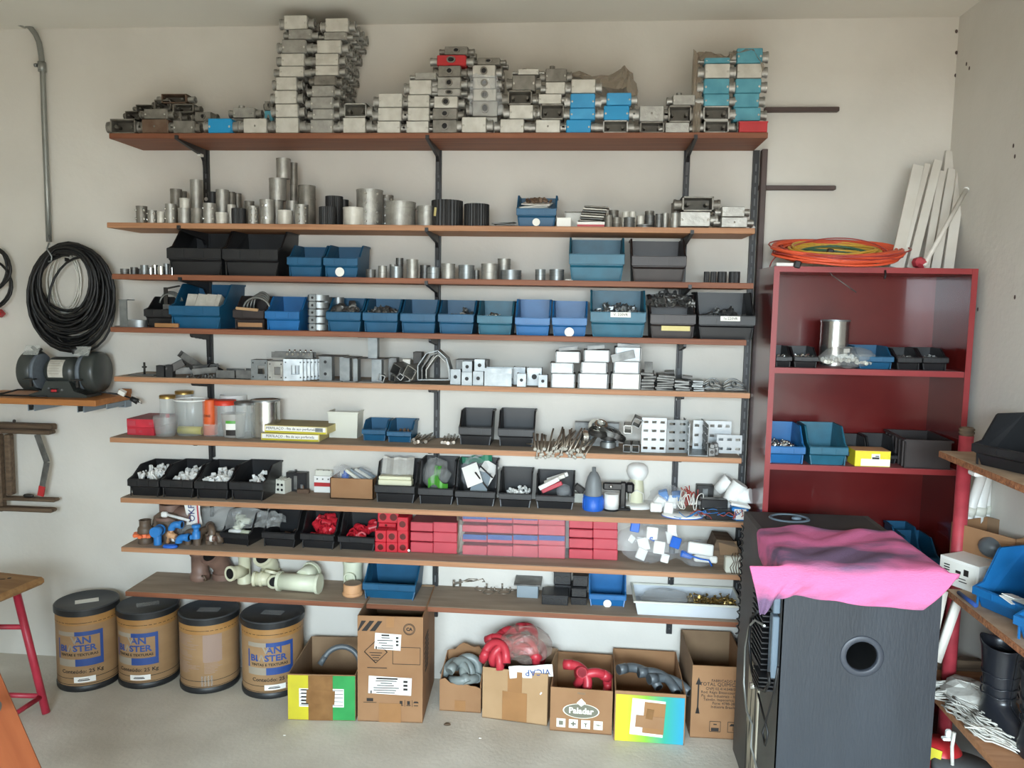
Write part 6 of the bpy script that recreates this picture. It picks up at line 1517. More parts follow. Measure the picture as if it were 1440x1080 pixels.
t = fit9('cream white upright pipe with a round mouth beside the big blue bin', 492, 815)
O('sleeve', MB().ring(.045, .041, 0, .125, 24, TM((0, .05, 0))), M_cream2, t); O('rim', MB().ring(.049, .041, .11, .128, 24, TM((0, .05, 0))), M_cream2, t); O('branch_mouth', MB().ring(.028, .023, 0, .02, 18, TM((-.0, .012, .055), (PI/2, 0, 0))), M_cream2, t)
t = fit9('round wooden coloured cap in front of the cream upright pipe', 492, 841)
O('base', MB().lathe([(.0005, 0), (.046, 0), (.048, .006), (.046, .014), (.043, .016)], 26, TM((0, .046, 0))), M_tan, t); O('drum', MB().lathe([(.043, .014), (.043, .05), (.041, .054), (.0005, .054)], 26, TM((0, .046, 0))), M_tan, t); O('dusty_top', MB().cyl((0, .046, .0545), (0, .046, .0555), .04, n=24), M_dusty, t)
bin_(K, 510, 585, 789, 821, 843, M_blue, 'large dark blue bin with an empty black inside, lowest shelf', d=.25, ybot=843)
B = B8 and bin_(K, 828, 881, 800, 836, 853, M_blue2, 'bright blue bin with a sticker on the right of the lowest shelf', d=.16, ybot=853)
tag(O('seal_sticker', MB().cyl((0, 0, 0), (0, -.0015, 0), .018, n=20), M_papers, loc=(B[1], B[2]-.001, Z[K]+.016)), 'round white sticker on the bright blue bin of the lowest shelf', 'sticker')
# clips and springs
rnd = random.Random(9)
for i in range(5):
    p = PZ(638+i*9, 826-i, Z[K]); b = MB()
    b.tube([(0, 0, .02), (.04, .01, .03+.01*(i % 2)), (.08, .02, .035+.01*i*.5), (.085, .03, .03), (.04, .03, .02), (0, .01, .01)], .0026, 6)
    t = E('wire_clip', 'bent wire suspension clip, %s of the left tangle on the lowest shelf' % NTH[i], 'clip', p, (0, 0, rnd.uniform(-.6, .4)), 'wire suspension clips')
    O('wire', b, M_rod, t); O('stud', MB().cyl((0, 0, .004), (0, 0, .036), .0055, n=8), M_rod, t)
for i in range(5):
    p = PZ(676+i*11, 828+(i % 2)*5, Z[K])
    t = E('thin_ring', 'thin brassy wire ring, %s from the left of the row beside the metal box' % NTH[i], 'ring', (p.x, p.y, Z[K]+.003), (0, 0, 0), 'thin wire rings')
    O('ring', MB().tube([(.028*math.cos(a_*PI/9), .028*math.sin(a_*PI/9), 0) for a_ in range(18)], .0022, 6, closed=True), M_rod, t)
    O('lug', MB().cyl((.028, 0, 0), (.028, 0, .024), .004, n=6), M_rod, t)
def lidbox(label, x0, x1, y0, ybot, depth, m, lidm=None, name='metal_box', zb=None, Yp=None, over=.006, group=None):
    p = PZ((x0+x1)/2, ybot, Z[K]); Yp = p.y if Yp is None else Yp
    a_, b_ = PY(x0, y0, Yp), PY(x1, y0, Yp); z0 = Z[K] if zb is None else zb; w, h = b_.x-a_.x, a_.z-z0
    t = E(name, label, 'box', ((a_.x+b_.x)/2, Yp, z0), group=group)
    O('body', MB().box((0, depth/2, (h-.006)/2), (w, depth, h-.006), b=.002), m, t); O('lid', MB().box((0, depth/2, h-.004), (w+over*2, depth+over*2, .008), b=.002), lidm or m, t)
    return t, w, h, z0+h
lidbox('grey metal box with an overhanging lid on the lowest shelf', 727, 757, 820, 841, .13, M_greyst, M_zincd, over=.014)
def blackbox(label, x0, x1, y0, ybot, depth, zb=None, Yp=None, circ=1):
    t, w, h, zt = lidbox(label, x0, x1, y0, ybot, depth, M_black, M_black, 'black_junction_box', zb, Yp, .002, 'black plastic junction boxes')
    rb = MB()
    n_ = 4 if w > .1 else 2
    for i in range(n_): rb.ring(h*.26, h*.2, 0, .0025, 14, TM((-w*.5+w*(i+.5)/n_, .0, h*.4), (PI/2, 0, 0)))
    O('knockout_ring', rb, M_steel, t)
    return zt, t.location.y
z1_, y1_ = blackbox('wide black plastic junction box with four knock-outs, front left', 762, 799, 836, 851, .1)
z2_, y2_ = blackbox('square black junction box, bottom right of the black group', 803, 825, 840, 851, .1)
z3_, y3_ = blackbox('square black junction box resting on the bottom right one', 804, 825, 827, 840, .1, zb=z2_+.001, Yp=y2_+.005)
blackbox('square black junction box on top of the right column', 806, 827, 809, 826, .08, zb=z3_+.001, Yp=y2_+.03)
zb_, _ = blackbox('tall black junction box hidden behind the wide one', 780, 803, 822, 838, .05, Yp=y1_+.11)
blackbox('square black junction box standing high behind the wide one', 779, 803, 803, 822, .05, zb=zb_+.001, Yp=y1_+.11)
# white tray
Yt = PZ(960, 868, Z[K]).y
a_, b_ = PY(893, 845, Yt), PY(1045, 855, Yt)
w = b_.x-a_.x; h = a_.z-Z[K]; 
t = E('white_tray', 'long greyish white plastic tray holding brass parts on the lowest shelf', 'tray', ((a_.x+b_.x)/2, Yt, Z[K]))
TD = .235
O('shell', tub(w, TD, h, .003, .94), M_traygrey, t)
rr = MB()
for (c, s_) in (((0, 0, h-.004), (w+.014, .012, .009)), ((0, TD, h-.004), (w+.014, .012, .009)), ((-w/2, TD/2, h-.004), (.012, TD, .009)), ((w/2, TD/2, h-.004), (.012, TD, .009))): rr.box(c, s_, b=.003)
O('rim', rr, M_whitet, t)
pile('brass_fittings', 'heap of small brass fittings, left one in the white tray', 'fittings', gx(985, 845, Yt+.1), Yt+.1, Z[K]+h*.35, .1, .1, .035, 'bolt', M_brass, 80, 101, .014)
pile('brass_fittings', 'heap of small brass fittings, right one in the white tray', 'fittings', gx(1020, 845, Yt+.1), Yt+.1, Z[K]+h*.35, .1, .1, .035, 'bolt', M_brass, 80, 102, .014)
blob('grey_bag', 'grey transparent bag lying in the left of the white tray', 'bag', gx(940, 840, Yt+.1), Yt+.11, Z[K]+.01, .24, .16, h*1.05, M_film3, 103, 16, 8)

# =====================================================================
# floor: drums and cartons
# =====================================================================
def bend(me, r):
    for v in me.vertices:
        a_ = v.co.x/r; rr_ = r+.0008+v.co.z; y = v.co.y
        v.co = (rr_*math.sin(a_), -rr_*math.cos(a_), y)
    return me
def strip(r, s0, s1, z0, z1, n=10, off=.0006):
    """a print band bent round the drum; s = arc length from the drum's front"""
    return MB().grid(n, 1, lambda u, v: ((r+off)*math.sin((s0+(s1-s0)*u)/r), -(r+off)*math.cos((s0+(s1-s0)*u)/r), z0+(z1-z0)*v))
def drum(label, px0, px1, ytop, yb, rz, printed=1, tape=None):
    c = PZ((px0+px1)/2, yb, 0); 
    # front bottom point -> radius from the visible width
    wpx = px1-px0; dep = (c-CAM).dot(FW); r = wpx*dep/F/2*.955
    cy2 = c.y+r
    hh = PY((px0+px1)/2, ytop, c.y).z
    sx = (CAM.y-cy2)/(CAM.y-c.y)
    cx = CAM.x+(c.x-CAM.x)*sx
    cy2 = min(cy2, -r-.01)
    t = E('cardboard_drum', label, 'drum', (cx, cy2, 0), (0, 0, rz), 'round cardboard drums under the lowest shelf')
    O('barrel', MB().lathe([(.0005, .004), (r*.98, .004), (r, .01), (r, hh-.02)], 40), M_kraft, t)
    O('base_rim', MB().lathe([(.0005, 0), (r*1.01, 0), (r*1.025, .006), (r*1.025, .026), (r*.99, .03)], 40), M_drumrim, t)
    O('upper_band', strip(r, -PI*r, PI*r, hh-.075, hh-.028, 40, .0008), M_kraftb, t, label='shinier orange brown band under the lid')
    lid = O('lid', MB().lathe([(r*1.0, hh-.034), (r*1.03, hh-.032), (r*1.035, hh-.006), (r*1.02, hh), (r*.97, hh+.001), (r*.955, hh-.006), (.0005, hh-.007)], 40), M_drumlid, t)
    O('lid_rim', MB().ring(r*1.045, r*1.0, hh-.03, hh-.004, 40), M_drumrim, lid)
    ln = MB()
    for z in (hh*.835, hh*.165, hh*.09):
        s_ = strip(r, -PI*r*.62, PI*r*.62, z, z+.0025, 24, .0009); ln.add(s_.v, s_.f)
    O('printed_line', ln, M_ink, t)
    if printed:
        f0, f1 = hh*.315, hh*.735   # frame
        W = r*1.55
        bl = MB()
        for q in ((-W*.08, W*.5, f1-.02, f1), (W*.5-.014, W*.5, f0, f1), (-W*.08, W*.5, f0, f0+.034), (-W*.5, -W*.5+.008, f0+.034, f1-.034)):
            s_ = strip(r, *q); bl.add(s_.v, s_.f)
        O('blue_frame', bl, M_inkblue, t)
        pl = MB()
        for q in ((-W*.5, -W*.08, f1-.02, f1), (-W*.5, -W*.08, f0, f0+.034)):
            s_ = strip(r, *q); pl.add(s_.v, s_.f)
        O('faded_frame', pl, M_inkpale, t, label='faded grey part of the printed frame')
        zc = (f0+f1)/2+.007
        for (s_, size, dx, dz, mm) in (('AN', .046, W*.08, .033, M_inkblue), ('V', .046, -W*.085, .033, M_inkpale), ('BL', .041, -W*.32, -.005, M_inkblue), ('Λ', .041, -W*.175, -.005, M_inkpale), ('STER', .041, W*.115, -.005, M_inkblue), ('TINTAS E TEXTURAS', .0165, -.004, -.035, M_ink), ('Conteúdo: 25 Kg', .024, W*.04, -(hh*.295), M_ink)):
            me = textmesh(s_, size, ext=.0003, bold=.0012 if size > .03 else .0003, sx=1.12)
            for v in me.vertices: v.co.x += dx; v.co.y += zc+dz
            O('lettering', bend(me, r), mm, t)
        lb = O('paper_label', strip(r, -W*.12, W*.32, hh*.115, hh*.185, 6, .0014), M_paper, t)
        ib = MB()
        for q in ((-W*.02, W*.18, hh*.155, hh*.162), (-W*.04, W*.2, hh*.135, hh*.148)):
            s_ = strip(r, *q, 4, .0018); ib.add(s_.v, s_.f)
        O('ink', ib, M_ink, lb)
    else:
        b = MB()
        for i in range(26):
            z = hh*(.77-.02*i)
            for (s0, s1) in ((-.12, .02), (.035, .12)):
                if random.random() < .8:
                    s_ = strip(r, s0, s0+(s1-s0)*random.uniform(.5, 1), z, z+.003, 5); b.add(s_.v, s_.f)
        O('printed_text_block', b, M_inkpurple, t, label='faded violet lines of small print')
        s_ = strip(r, .03, .115, hh*.42, hh*.78, 5, .0004); O('printed_panel', s_, M_inkpurple, t)
        tp = MB()
        for q in range(4): s_ = strip(r, .02+q*.014, .028+q*.014, hh*.1, hh*.24, 3, .0015); tp.add(s_.v, s_.f)
        O('clear_tape', tp, M_film3, t)
    if tape:
        O('top_label', MB().box((0, 0, hh-.0055), (.1, .05, .001), rot=(0, 0, tape[1])), tape[0], t)
    return t, r, hh
drum('cardboard drum with blue frame print, leftmost of four', 84, 170, 860, 975, R(16), 1, (M_papers, .3))
drum('cardboard drum with blue frame print, second from the left', 169, 254, 864, 970, R(3), 1, (M_film3, .5))
drum('cardboard drum with faded small print instead of a blue frame', 254, 339, 872, 977, 0, 0, (M_film3, .1))
drum('cardboard drum with blue frame print, next to the yellow green carton', 340, 430, 877, 984, R(16), 1, (M_film3, -.3))
tag(O('tape_scrap', film('tape_scrap', 'x', [(-1.62, .47, .44), (-1.55, .475, .445), (-1.5, .48, .455)], -.2, -.14, M_film3, 5, .004, 6, 3).data, M_film3), 'x') if False else None

def fbox(name, label, x0, y0, x1, y1, yt, depth, m, mi, th=.0045, group='open cartons on the floor'):
    a_, b_ = PZ(x0, y0, 0), PZ(x1, y1, 0)
    w = math.hypot(b_.x-a_.x, b_.y-a_.y); rz = math.atan2(b_.y-a_.y, b_.x-a_.x)
    mid = (a_+b_)/2
    h = PY((x0+x1)/2, yt, mid.y).z
    t = E(name, label, 'carton', (mid.x, mid.y, 0), (0, 0, rz), group)
    return t, w, h
def panels(t, w, d, h, m, mi, th=.0045, hb=None, sides=None, front=None, back=None):
    hb = hb or h
    if front: O('front_panel', MB().prism(front, 0, th, 'y'), m, t)
    else: O('front_panel', MB().box((0, th/2, h/2), (w, th, h)), m, t)
    if back: O('back_panel', MB().prism(back, d-th, d, 'y'), mi, t)
    else: O('back_panel', MB().box((0, d-th/2, hb/2), (w, th, hb)), mi, t)
    for sg in (-1, 1):
        pr = sides or [(th, 0), (th, h), (d-th, hb), (d-th, 0)]
        O('side_panel', MB().prism(pr, sg*w/2, sg*(w/2-th), 'x'), m if sg > 0 else mi, t)
    O('bottom_panel', MB().box((0, d/2, th/2), (w, d, th)), mi, t)
def jag(w, z0, z1, n, seed, amp):
    rnd = random.Random(seed)
    return [(-w/2, 0), (w/2, 0)]+[(w/2-w*i/n, z0+(z1-z0)*i/n+rnd.uniform(-amp, amp)) for i in range(n+1)]
def hoses(group, label, pts_list, m, r=.019):
    for i, (c, rot, R_, arcl) in enumerate(pts_list):
        n = 10
        P_ = [(R_*math.cos(arcl*q/n), R_*math.sin(arcl*q/n), 0) for q in range(n+1)]
        P_ = [(P_[0][0], P_[0][1]-.04, 0)]+P_+[(P_[-1][0]-math.sin(arcl)*.04, P_[-1][1]+math.cos(arcl)*.04, 0)]
        t = E('pipe_bend', '%s, %s one' % (label, NTH[i]), 'pipe bend', c, rot, group)
        O('bend', MB().tube(P_, r, 12), m, t); O('bell_end', MB().tube(P_[-2:], r*1.12, 12), m, t)
        O('bore', MB().cyl(Vector(P_[0])+Vector((0, -.0006, 0)), Vector(P_[0])+Vector((0, -.0012, 0)), r*.8, n=12), M_dark, t)
# 1 yellow green
t, w, h = fbox('yellow_green_carton', 'open carton with yellow and green print and brown tape', 405, 1012, 500, 1014, 949, .36, M_card, M_cardd)
dd1 = min(.4, -t.location.y-.02)
panels(t, w, dd1, h, M_card, M_cardd)
O('yellow_print', MB().box((-w*.34, -.0008, h*.5), (w*.31, .0014, h*.97)), M_yellow, t); O('green_print', MB().box((w*.33, -.0008, h*.5), (w*.33, .0014, h*.97)), M_green, t)
O('table_label', MB().box((0, -.0012, h*.5), (w*.66, .002, h*.4)), M_paper, t)
lb = MB()
for i in range(5): lb.box((-w*.0, -.0025, h*(.34+i*.082)), (w*.64, .0008, .0022))
for i in range(5): lb.box((-w*.24, -.0025, h*(.37+i*.075)), (w*.12, .0008, .006))
O('ink', lb, M_ink, t); O('brown_tape', MB().box((-.004, -.003, h*.495), (w*.36, .0012, h*.98)), M_taped, t); O('tape_tear', MB().box((-.004, -.0035, h*.52), (w*.42, .001, h*.3), rot=(0, R(3), 0)), M_taped, t)
cx0 = t.location
hoses('grey hose in the yellow green carton', 'dark grey curved pipe inside the yellow green carton', [((cx0.x+.04, cx0.y+.15, h*.86), (R(70), 0, R(10)), .085, 2.6)], M_darkhose, .012)
# 2 tall printed
t, w, h = fbox('tall_carton', 'tall brown carton with hazard diamond and white labels', 503, 1014, 594, 1017, 867, .36, M_card, M_cardd)
d = min(.4, -t.location.y-.02); panels(t, w, d, h, M_card, M_cardd)
sd = O('dark_print', MB().box((0, 0, 0), (.001, .001, .001)), M_ink, t)
bpy.data.objects.remove(sd)
pr = MB()
for i in range(3):
    x0 = -w*.5+.002+i*w*.125
    pr.prism([(max(x0-.02, -w/2), h*.86), (x0+w*.07-.02+.004, h*.86), (x0+w*.16-.01, h*.955), (x0+w*.09-.01, h*.955)], -.0016, -.0003, 'y')
O('slanted_stripes', pr, M_ink, t)
dm = MB(); cx_, cz_, s_ = -w*.22, h*.665, w*.175
for (p0, p1) in (((0, 1), (1, 0)), ((1, 0), (0, -1)), ((0, -1), (-1, 0)), ((-1, 0), (0, 1))):
    a2 = Vector((cx_+p0[0]*s_, -.0012, cz_+p0[1]*s_)); b2 = Vector((cx_+p1[0]*s_, -.0012, cz_+p1[1]*s_)); dm.cyl(a2, b2, .0018, n=4)
for i in range(4): dm.box((cx_, -.0012, cz_-.004-i*.011), (s_*(1.1-.26*i), .001, .003))
O('hazard_diamond', dm, M_ink, t)
fr = MB(); 
for (c, s2) in (((w*.25, 0, h*.715), (w*.42, .001, .002)), ((w*.25, 0, h*.555), (w*.42, .001, .002)), ((w*.04, 0, h*.635), (.002, .001, h*.16)), ((w*.46, 0, h*.635), (.002, .001, h*.16))): fr.box((c[0], -.001, c[2]), s2)
fr.box((-w*.2, -.001, h*.515), (w*.3, .001, .003))
O('printed_frame', fr, M_ink, t)
cc = MB().ring(.026, .0235, 0, .0012, 28, TM((w*.29, 0, h*.885), (PI/2, 0, 0))).ring(.0215, .0195, 0, .0012, 28, TM((w*.29, 0, h*.885), (PI/2, 0, 0)))
O('round_emblem', cc, M_ink, t); text('CA', .019, M_ink, t, (w*.29, -.001, h*.885), bold=.001)
for (cx_, cz_, ww, hh_, r_, rows) in ((-w*.035, h*.765, w*.4, h*.15, 3, 6), (w*.0, h*.35, w*.66, h*.165, 2, 7)):
    lb = O('shipping_label', MB().box((cx_, -.0018, cz_), (ww, .0014, hh_), rot=(0, R(r_), 0)), M_paper, t)
    ik = MB(); rnd = random.Random(int(ww*1e4))
    for i in range(rows): ik.box((cx_-ww*.1+rnd.uniform(-.01, .01), -.0028, cz_+hh_*(.4-.8*i/(rows-1))), (ww*rnd.uniform(.25, .6), .0006, .0035 if i else .007))
    for i in range(3): ik.box((cx_+ww*.36, -.0028, cz_+hh_*(.25-.22*i)), (ww*.1, .0006, hh_*.12))
    ik.box((cx_-ww*.44, -.0028, cz_-hh_*.38), (.006, .0006, .012))
    O('ink', ik, M_ink, lb)
sy = MB()
for i in range(3):
    x = w*(.17+.115*i); sy.box((x, -.001, h*.19), (.012, .001, .016)) if i < 2 else sy.prism([(x-.012, h*.19), (x+.012, h*.19), (x+.007, h*.205), (x-.007, h*.205)], -.0015, -.0004, 'y')
    sy.box((x, -.001, h*.165), (.018, .001, .003))
    if i: sy.box((x-w*.0575, -.001, h*.185), (.0015, .001, .03))
sy.box((-w*.31, -.001, h*.21), (w*.1, .001, .014)); sy.box((-w*.31, -.001, h*.185), (w*.2, .001, .002))
O('care_symbols', sy, M_ink, t)
O('tape', MB().box((0, -.0014, h*.09), (w*.34, .001, h*.18)), M_tape, t); O('tape', MB().box((0, -.0012, h*.95), (w*.12, .001, h*.1)), M_tape, t)
se = MB()
for i in range(8): se.box((w/2+.0006, d*.3, h*(.42+.045*i)), (.001, d*(.3-.02*abs(i-4)), .01))
O('side_print', se, M_ink, t)
# 3 torn
t, w, h = fbox('torn_carton', 'torn small carton with grey bent pipes', 618, 999, 676, 1003, 958, .2, M_card, M_cardd)
d = .19
panels(t, w, d, h, M_card, M_card, front=jag(w, h*.82, h*1.05, 8, 3, .01), back=[(-w/2, 0), (w/2, 0)]+[(w/2-w*i/10, h*(1.42+.22*math.sin(PI*i/11))+random.Random(i).uniform(-.01, .01)-(.1*h if i > 7 else 0)) for i in range(11)],
       sides=[(.005, 0), (.005, h*.95), (d*.3, h*1.15), (d*.6, h*1.25), (d-.005, h*1.4), (d-.005, 0)])
O('tape', MB().box((0, -.001, h*.2), (w*.26, .001, h*.34)), M_tape, t)
c0 = t.location
hoses('grey pipe bends in the torn carton', 'grey bent pipe in the torn carton', [((c0.x-.03, c0.y+.06, h*1.02), (R(70), 0, R(-30)), .055, 2.8), ((c0.x+.0, c0.y+.04, h*1.12), (R(60), R(15), R(40)), .055, 2.4), ((c0.x+.05, c0.y+.07, h*1.0), (R(40), R(-20), R(90)), .06, 2.2), ((c0.x+.02, c0.y+.1, h*1.1), (R(80), 0, 0), .05, 2.5), ((c0.x+.01, c0.y+.06, h*.88), (R(20), 0, R(200)), .055, 2.6)], M_greyhose)
# 4 plain pale carton with red bends
t, w, h = fbox('pale_carton', 'pale carton heaped with red bent pipes', 678, 1009, 769, 1021, 943, .3, M_cardl, M_cardd)
d = .27; panels(t, w, d, h, M_cardl, M_cardd)
O('tape', MB().box((.0, -.001, h*.78), (w*.22, .001, h*.4)), M_tape, t); O('tape', MB().box((.0, -.0014, h*.3), (w*.38, .001, h*.56)), M_tape, t)
O('white_chip', MB().box((w*.4, -.0012, h*.62), (.006, .001, .012), rot=(0, R(30), 0)), M_paper, t)
c0 = t.location; rnd = random.Random(31)
L_ = []
for i in range(13):
    u = rnd.uniform(-.11, .1)
    L_.append(((c0.x+u, c0.y+rnd.uniform(.04, .2), h*.98+rnd.uniform(0, .1)*(1-abs(u)*5)), (R(rnd.uniform(45, 95)), R(rnd.uniform(-25, 25)), R(rnd.uniform(-50, 50))+(PI if i % 2 else 0)), rnd.uniform(.045, .06), rnd.uniform(1.8, 2.7)))
hoses('red pipe bends in the pale carton', 'red bent pipe in the heap on the pale carton', L_, M_redhose)
p = PY(741, 920, c0.y+.08)
bg = blob('clear_bag', 'clear bag of red pipes with a printed edge lying on the pale carton', 'bag', p.x-.01, c0.y+.11, h*.98, .24, .2, .16, M_film4, 33, 20, 10, .1)
pb = E('printed_bag_edge', 'white bag edge with upside-down blue letters on the pale carton', 'bag', (PY(747, 943, c0.y+.01).x, c0.y-.006, h*1.0), (0, R(-6), 0))
O('film_edge', MB().grid(8, 2, lambda u, v: (-.095+.19*u, .004*math.sin(9*u), -.025+.055*v), smooth=True), M_paper, pb)
text('VICAP', .04, M_inkblue, pb, (.03, -.008, .002), (PI/2, R(180), 0))
# 5 logo carton
t, w, h = fbox('logo_carton', 'brown carton with a white oval logo and four pictograms', 773, 1027, 860, 1034, 969, .36, M_card, M_cardd)
d = min(.36, -t.location.y-.02); panels(t, w, d, h, M_card, M_card)
ov = O('oval_logo', MB().lathe([(.0005, 0), (.074, 0)], 36, TM((0, -.0012, h*.5), (PI/2, 0, 0), (1.0, .42, 1))), M_inkg, t)
O('oval_border', MB().ring(.078, .073, 0, .001, 36, TM((0, -.0004, h*.5), (PI/2, 0, 0), (1.0, .42, 1))), M_inkw, ov)
dz = MB().prism([(-.02, h*.5+.036), (0, h*.5+.02), (.02, h*.5+.036), (0, h*.5+.056)], -.0014, -.0003, 'y'); O('diamond', dz, M_inkw, ov)
text('Paladar', .036, M_inkw, t, (0, -.0018, h*.5), bold=.0012)
text('FRIGO', .012, M_inkg, t, (0, -.001, h*.9))
for i in range(4):
    q = O('pictogram', MB().box((-w*.32+i*w*.2, -.001, h*.2), (w*.145, .001, w*.145)), M_inkw, t)
    O('symbol', [MB().box((-w*.32, -.002, h*.2), (.018, .001, .018)), MB().box((-w*.12, -.002, h*.2), (.022, .001, .006)).box((-w*.12, -.002, h*.2), (.006, .001, .02)), MB().prism([(w*.08-.01, h*.23), (w*.08+.01, h*.23), (w*.08, h*.2)], -.0025, -.0015, 'y').box((w*.08, -.002, h*.185), (.004, .001, .016)), MB().prism([(w*.28-.014, h*.2), (w*.28+.014, h*.2), (w*.28+.008, h*.215), (w*.28-.008, h*.215)], -.0025, -.0015, 'y').box((w*.28, -.002, h*.185), (.002, .001, .02))][i], M_inkg, q)
c0 = t.location
hoses('red pipe bends in the logo carton', 'red bent pipe inside the logo carton', [((c0.x-.04, c0.y+.09, h*.93), (R(70), 0, R(-20)), .07, 1.7), ((c0.x+.02, c0.y+.07, h*.95), (R(60), R(30), R(100)), .06, 1.8), ((c0.x+.05, c0.y+.11, h*.9), (R(65), R(-20), R(200)), .06, 1.8), ((c0.x+.1, c0.y+.08, h*.92), (R(20), R(80), R(0)), .04, 1.2)], M_redhose, .02)
# 6 yellow cyan
t, w, h = fbox('yellow_cyan_carton', 'open carton with yellow to cyan print and a taped label', 863, 1041, 962, 1048, 974, .4, M_card, M_cardd)
d = min(.42, -t.location.y-.02); panels(t, w, d, h, M_card, M_card)
M_grad = bpy.data.materials.new('yellow_to_cyan_print'); M_grad.use_nodes = True
nt = M_grad.node_tree; tc = nt.nodes.new('ShaderNodeTexCoord'); sx_ = nt.nodes.new('ShaderNodeSeparateXYZ'); cr = nt.nodes.new('ShaderNodeValToRGB')
mr = nt.nodes.new('ShaderNodeMapRange'); mr.inputs[1].default_value = -w/2; mr.inputs[2].default_value = w/2
nt.links.new(tc.outputs['Object'], sx_.inputs[0]); nt.links.new(sx_.outputs[0], mr.inputs[0]); nt.links.new(mr.outputs[0], cr.inputs[0]); nt.links.new(cr.outputs[0], nt.nodes['Principled BSDF'].inputs['Base Color'])
e = cr.color_ramp.elements; e[0].color = (*lin((200, 194, 44)), 1); e[0].position = .15; e[1].color = (*lin((40, 146, 176)), 1); e[1].position = .95
x_ = e.new(.45); x_.color = (*lin((126, 176, 56)), 1); x_ = e.new(.72); x_.color = (*lin((46, 156, 132)), 1)
O('colour_print', MB().box((0, -.0008, h*.47), (w*.97, .0014, h*.93)), M_grad, t)
O('label', MB().box((-w*.03, -.002, h*.5), (w*.47, .0012, h*.72), rot=(0, R(3), 0)), M_paper, t); O('brown_tape', MB().box((w*.06, -.0032, h*.5), (w*.3, .001, h*.62), rot=(0, R(3), 0)), M_tape, t)
O('brown_tape', MB().box((w*.0, -.0042, h*.42), (w*.4, .001, h*.24), rot=(0, R(3), 0)), M_card, t); O('tape_tear', MB().box((w*.0, -.0052, h*.58), (w*.1, .001, h*.2), rot=(0, R(8), 0)), M_taped, t)
c0 = t.location
hoses('dark grey bends in the yellow cyan carton', 'dark grey curved pipe lying in the yellow cyan carton', [((c0.x-.05, c0.y+.1, h*.93), (R(25), 0, R(30)), .09, 1.6), ((c0.x+.02, c0.y+.08, h*.92), (R(20), 0, R(20)), .09, 1.5), ((c0.x+.08, c0.y+.06, h*.9), (R(15), 0, R(40)), .09, 1.4)], M_darkhose, .02)
# 7 tall brown right
t, w, h = fbox('tall_text_carton', 'tall brown carton with an arrow and printed lines, beside the black cabinet', 970, 1037, 1047, 1041, 937, .38, M_card, M_cardd)
d = min(.36, -t.location.y-.02); panels(t, w, d, h, M_card, M_cardd, hb=h*1.02)
ar = MB().box((-w*.38, -.001, h*.55), (.006, .001, h*.42)).prism([(-w*.38-.012, h*.74), (-w*.38+.012, h*.74), (-w*.38, h*.84)], -.0015, -.0004, 'y').prism([(-w*.38-.009, h*.34), (-w*.38+.009, h*.34), (-w*.38+.004, h*.42), (-w*.38-.004, h*.42)], -.0015, -.0004, 'y')
O('arrow', ar, M_ink, t)
for i, (s_, z) in enumerate((('FABRICADO POR', .80), ('TOTAL QUIMICA LTDA', .75), ('CNPJ 02.414.048/0001-43', .69), ('Rod. Régis Bittencourt, Km 293', .64), ('Pq. dos Industriais - Itapevi - SP', .59), ('Taboão, Itapecerica da Serra', .54), ('Fone: 4788-2800', .49), ('Indústria Brasileira', .44))):
    text(s_, .016 if i != 1 else .021, M_ink, t, (w*.12, -.0006, h*z))
for i in range(2):
    x = -w*.05+i*w*.33; q = MB()
    for (c, s_) in (((x, 0, h*.1), (.045, .001, .002)), ((x, 0, h*.24), (.045, .001, .002)), ((x-.0225, 0, h*.17), (.002, .001, h*.14)), ((x+.0225, 0, h*.17), (.002, .001, h*.14))): q.box((c[0], -.001, c[2]), s_)
    if i: q.prism([(x-.016, h*.185), (x+.016, h*.185), (x+.009, h*.215), (x-.009, h*.215)], -.0015, -.0004, 'y').box((x, -.001, h*.155), (.002, .001, h*.07))
    else: q.box((x, -.001, h*.13), (.032, .001, .014)).box((x, -.001, h*.2), (.014, .001, .004))
    O('care_symbol', q, M_ink, t)
# floor debris
for i, (px, py) in enumerate(((629, 1019), (400, 1034), (675, 1038))):
    p = PZ(px, py, 0)
    tag(O('floor_debris', MB().lathe([(.0005, .006), (.012, .005), (.016, 0), (.0005, 0)], 10, TM(sc=(1, .7, 1))), M_old if not i else M_papers, loc=p, sc=None if not i else (.4, .4, .4)), ['round dark scrap on the floor before the torn carton', 'tiny pale crumb on the floor at the left', 'tiny pale crumb on the floor before the pale carton'][i], 'scrap')

# =====================================================================
# left side of the room
# =====================================================================
# conduit with elbow and cast box
Yc = -.03
pts = [PY(34, 33, Yc)]+[PY(x, y, Yc) for x, y in ((42, 38), (50, 48), (55, 60), (58, 78), (60, 100), (62, 160), (66, 260), (69, 340))]
t = E('wall_conduit', 'grey galvanised conduit running down the left wall from an elbow', 'conduit', (0, 0, 0))
O('pipe', MB().tube(pts, .0125, 12), M_conduit, t)
a = PY(59, 94, Yc); O('coupling', MB().cyl((a.x, Yc, a.z-.022), (a.x, Yc, a.z+.022), .018, n=14), M_conduit, t)
cl = MB().cyl((a.x-.02, Yc-.005, a.z+.006), (a.x-.032, Yc-.005, a.z+.006), .009, n=8); O('clamp_ear', cl, M_zinc, t)
a = PY(20, 28, Yc-.005)
t = E('conduit_box', 'cast grey conduit body at the top left under the ceiling', 'junction box', (a.x, Yc-.005, a.z), (0, R(16), 0))
O('body', MB().box((0, 0, 0), (.12, .05, .045), b=.01), M_alu, t); O('cover', MB().box((0, -.026, 0), (.08, .004, .036), b=.001), M_alu, t); O('screw', MB().sphere((.012, -.029, .003), .006, 8, 4).sphere((.01, -.029, -.008), .005, 8, 4), M_dark, t)
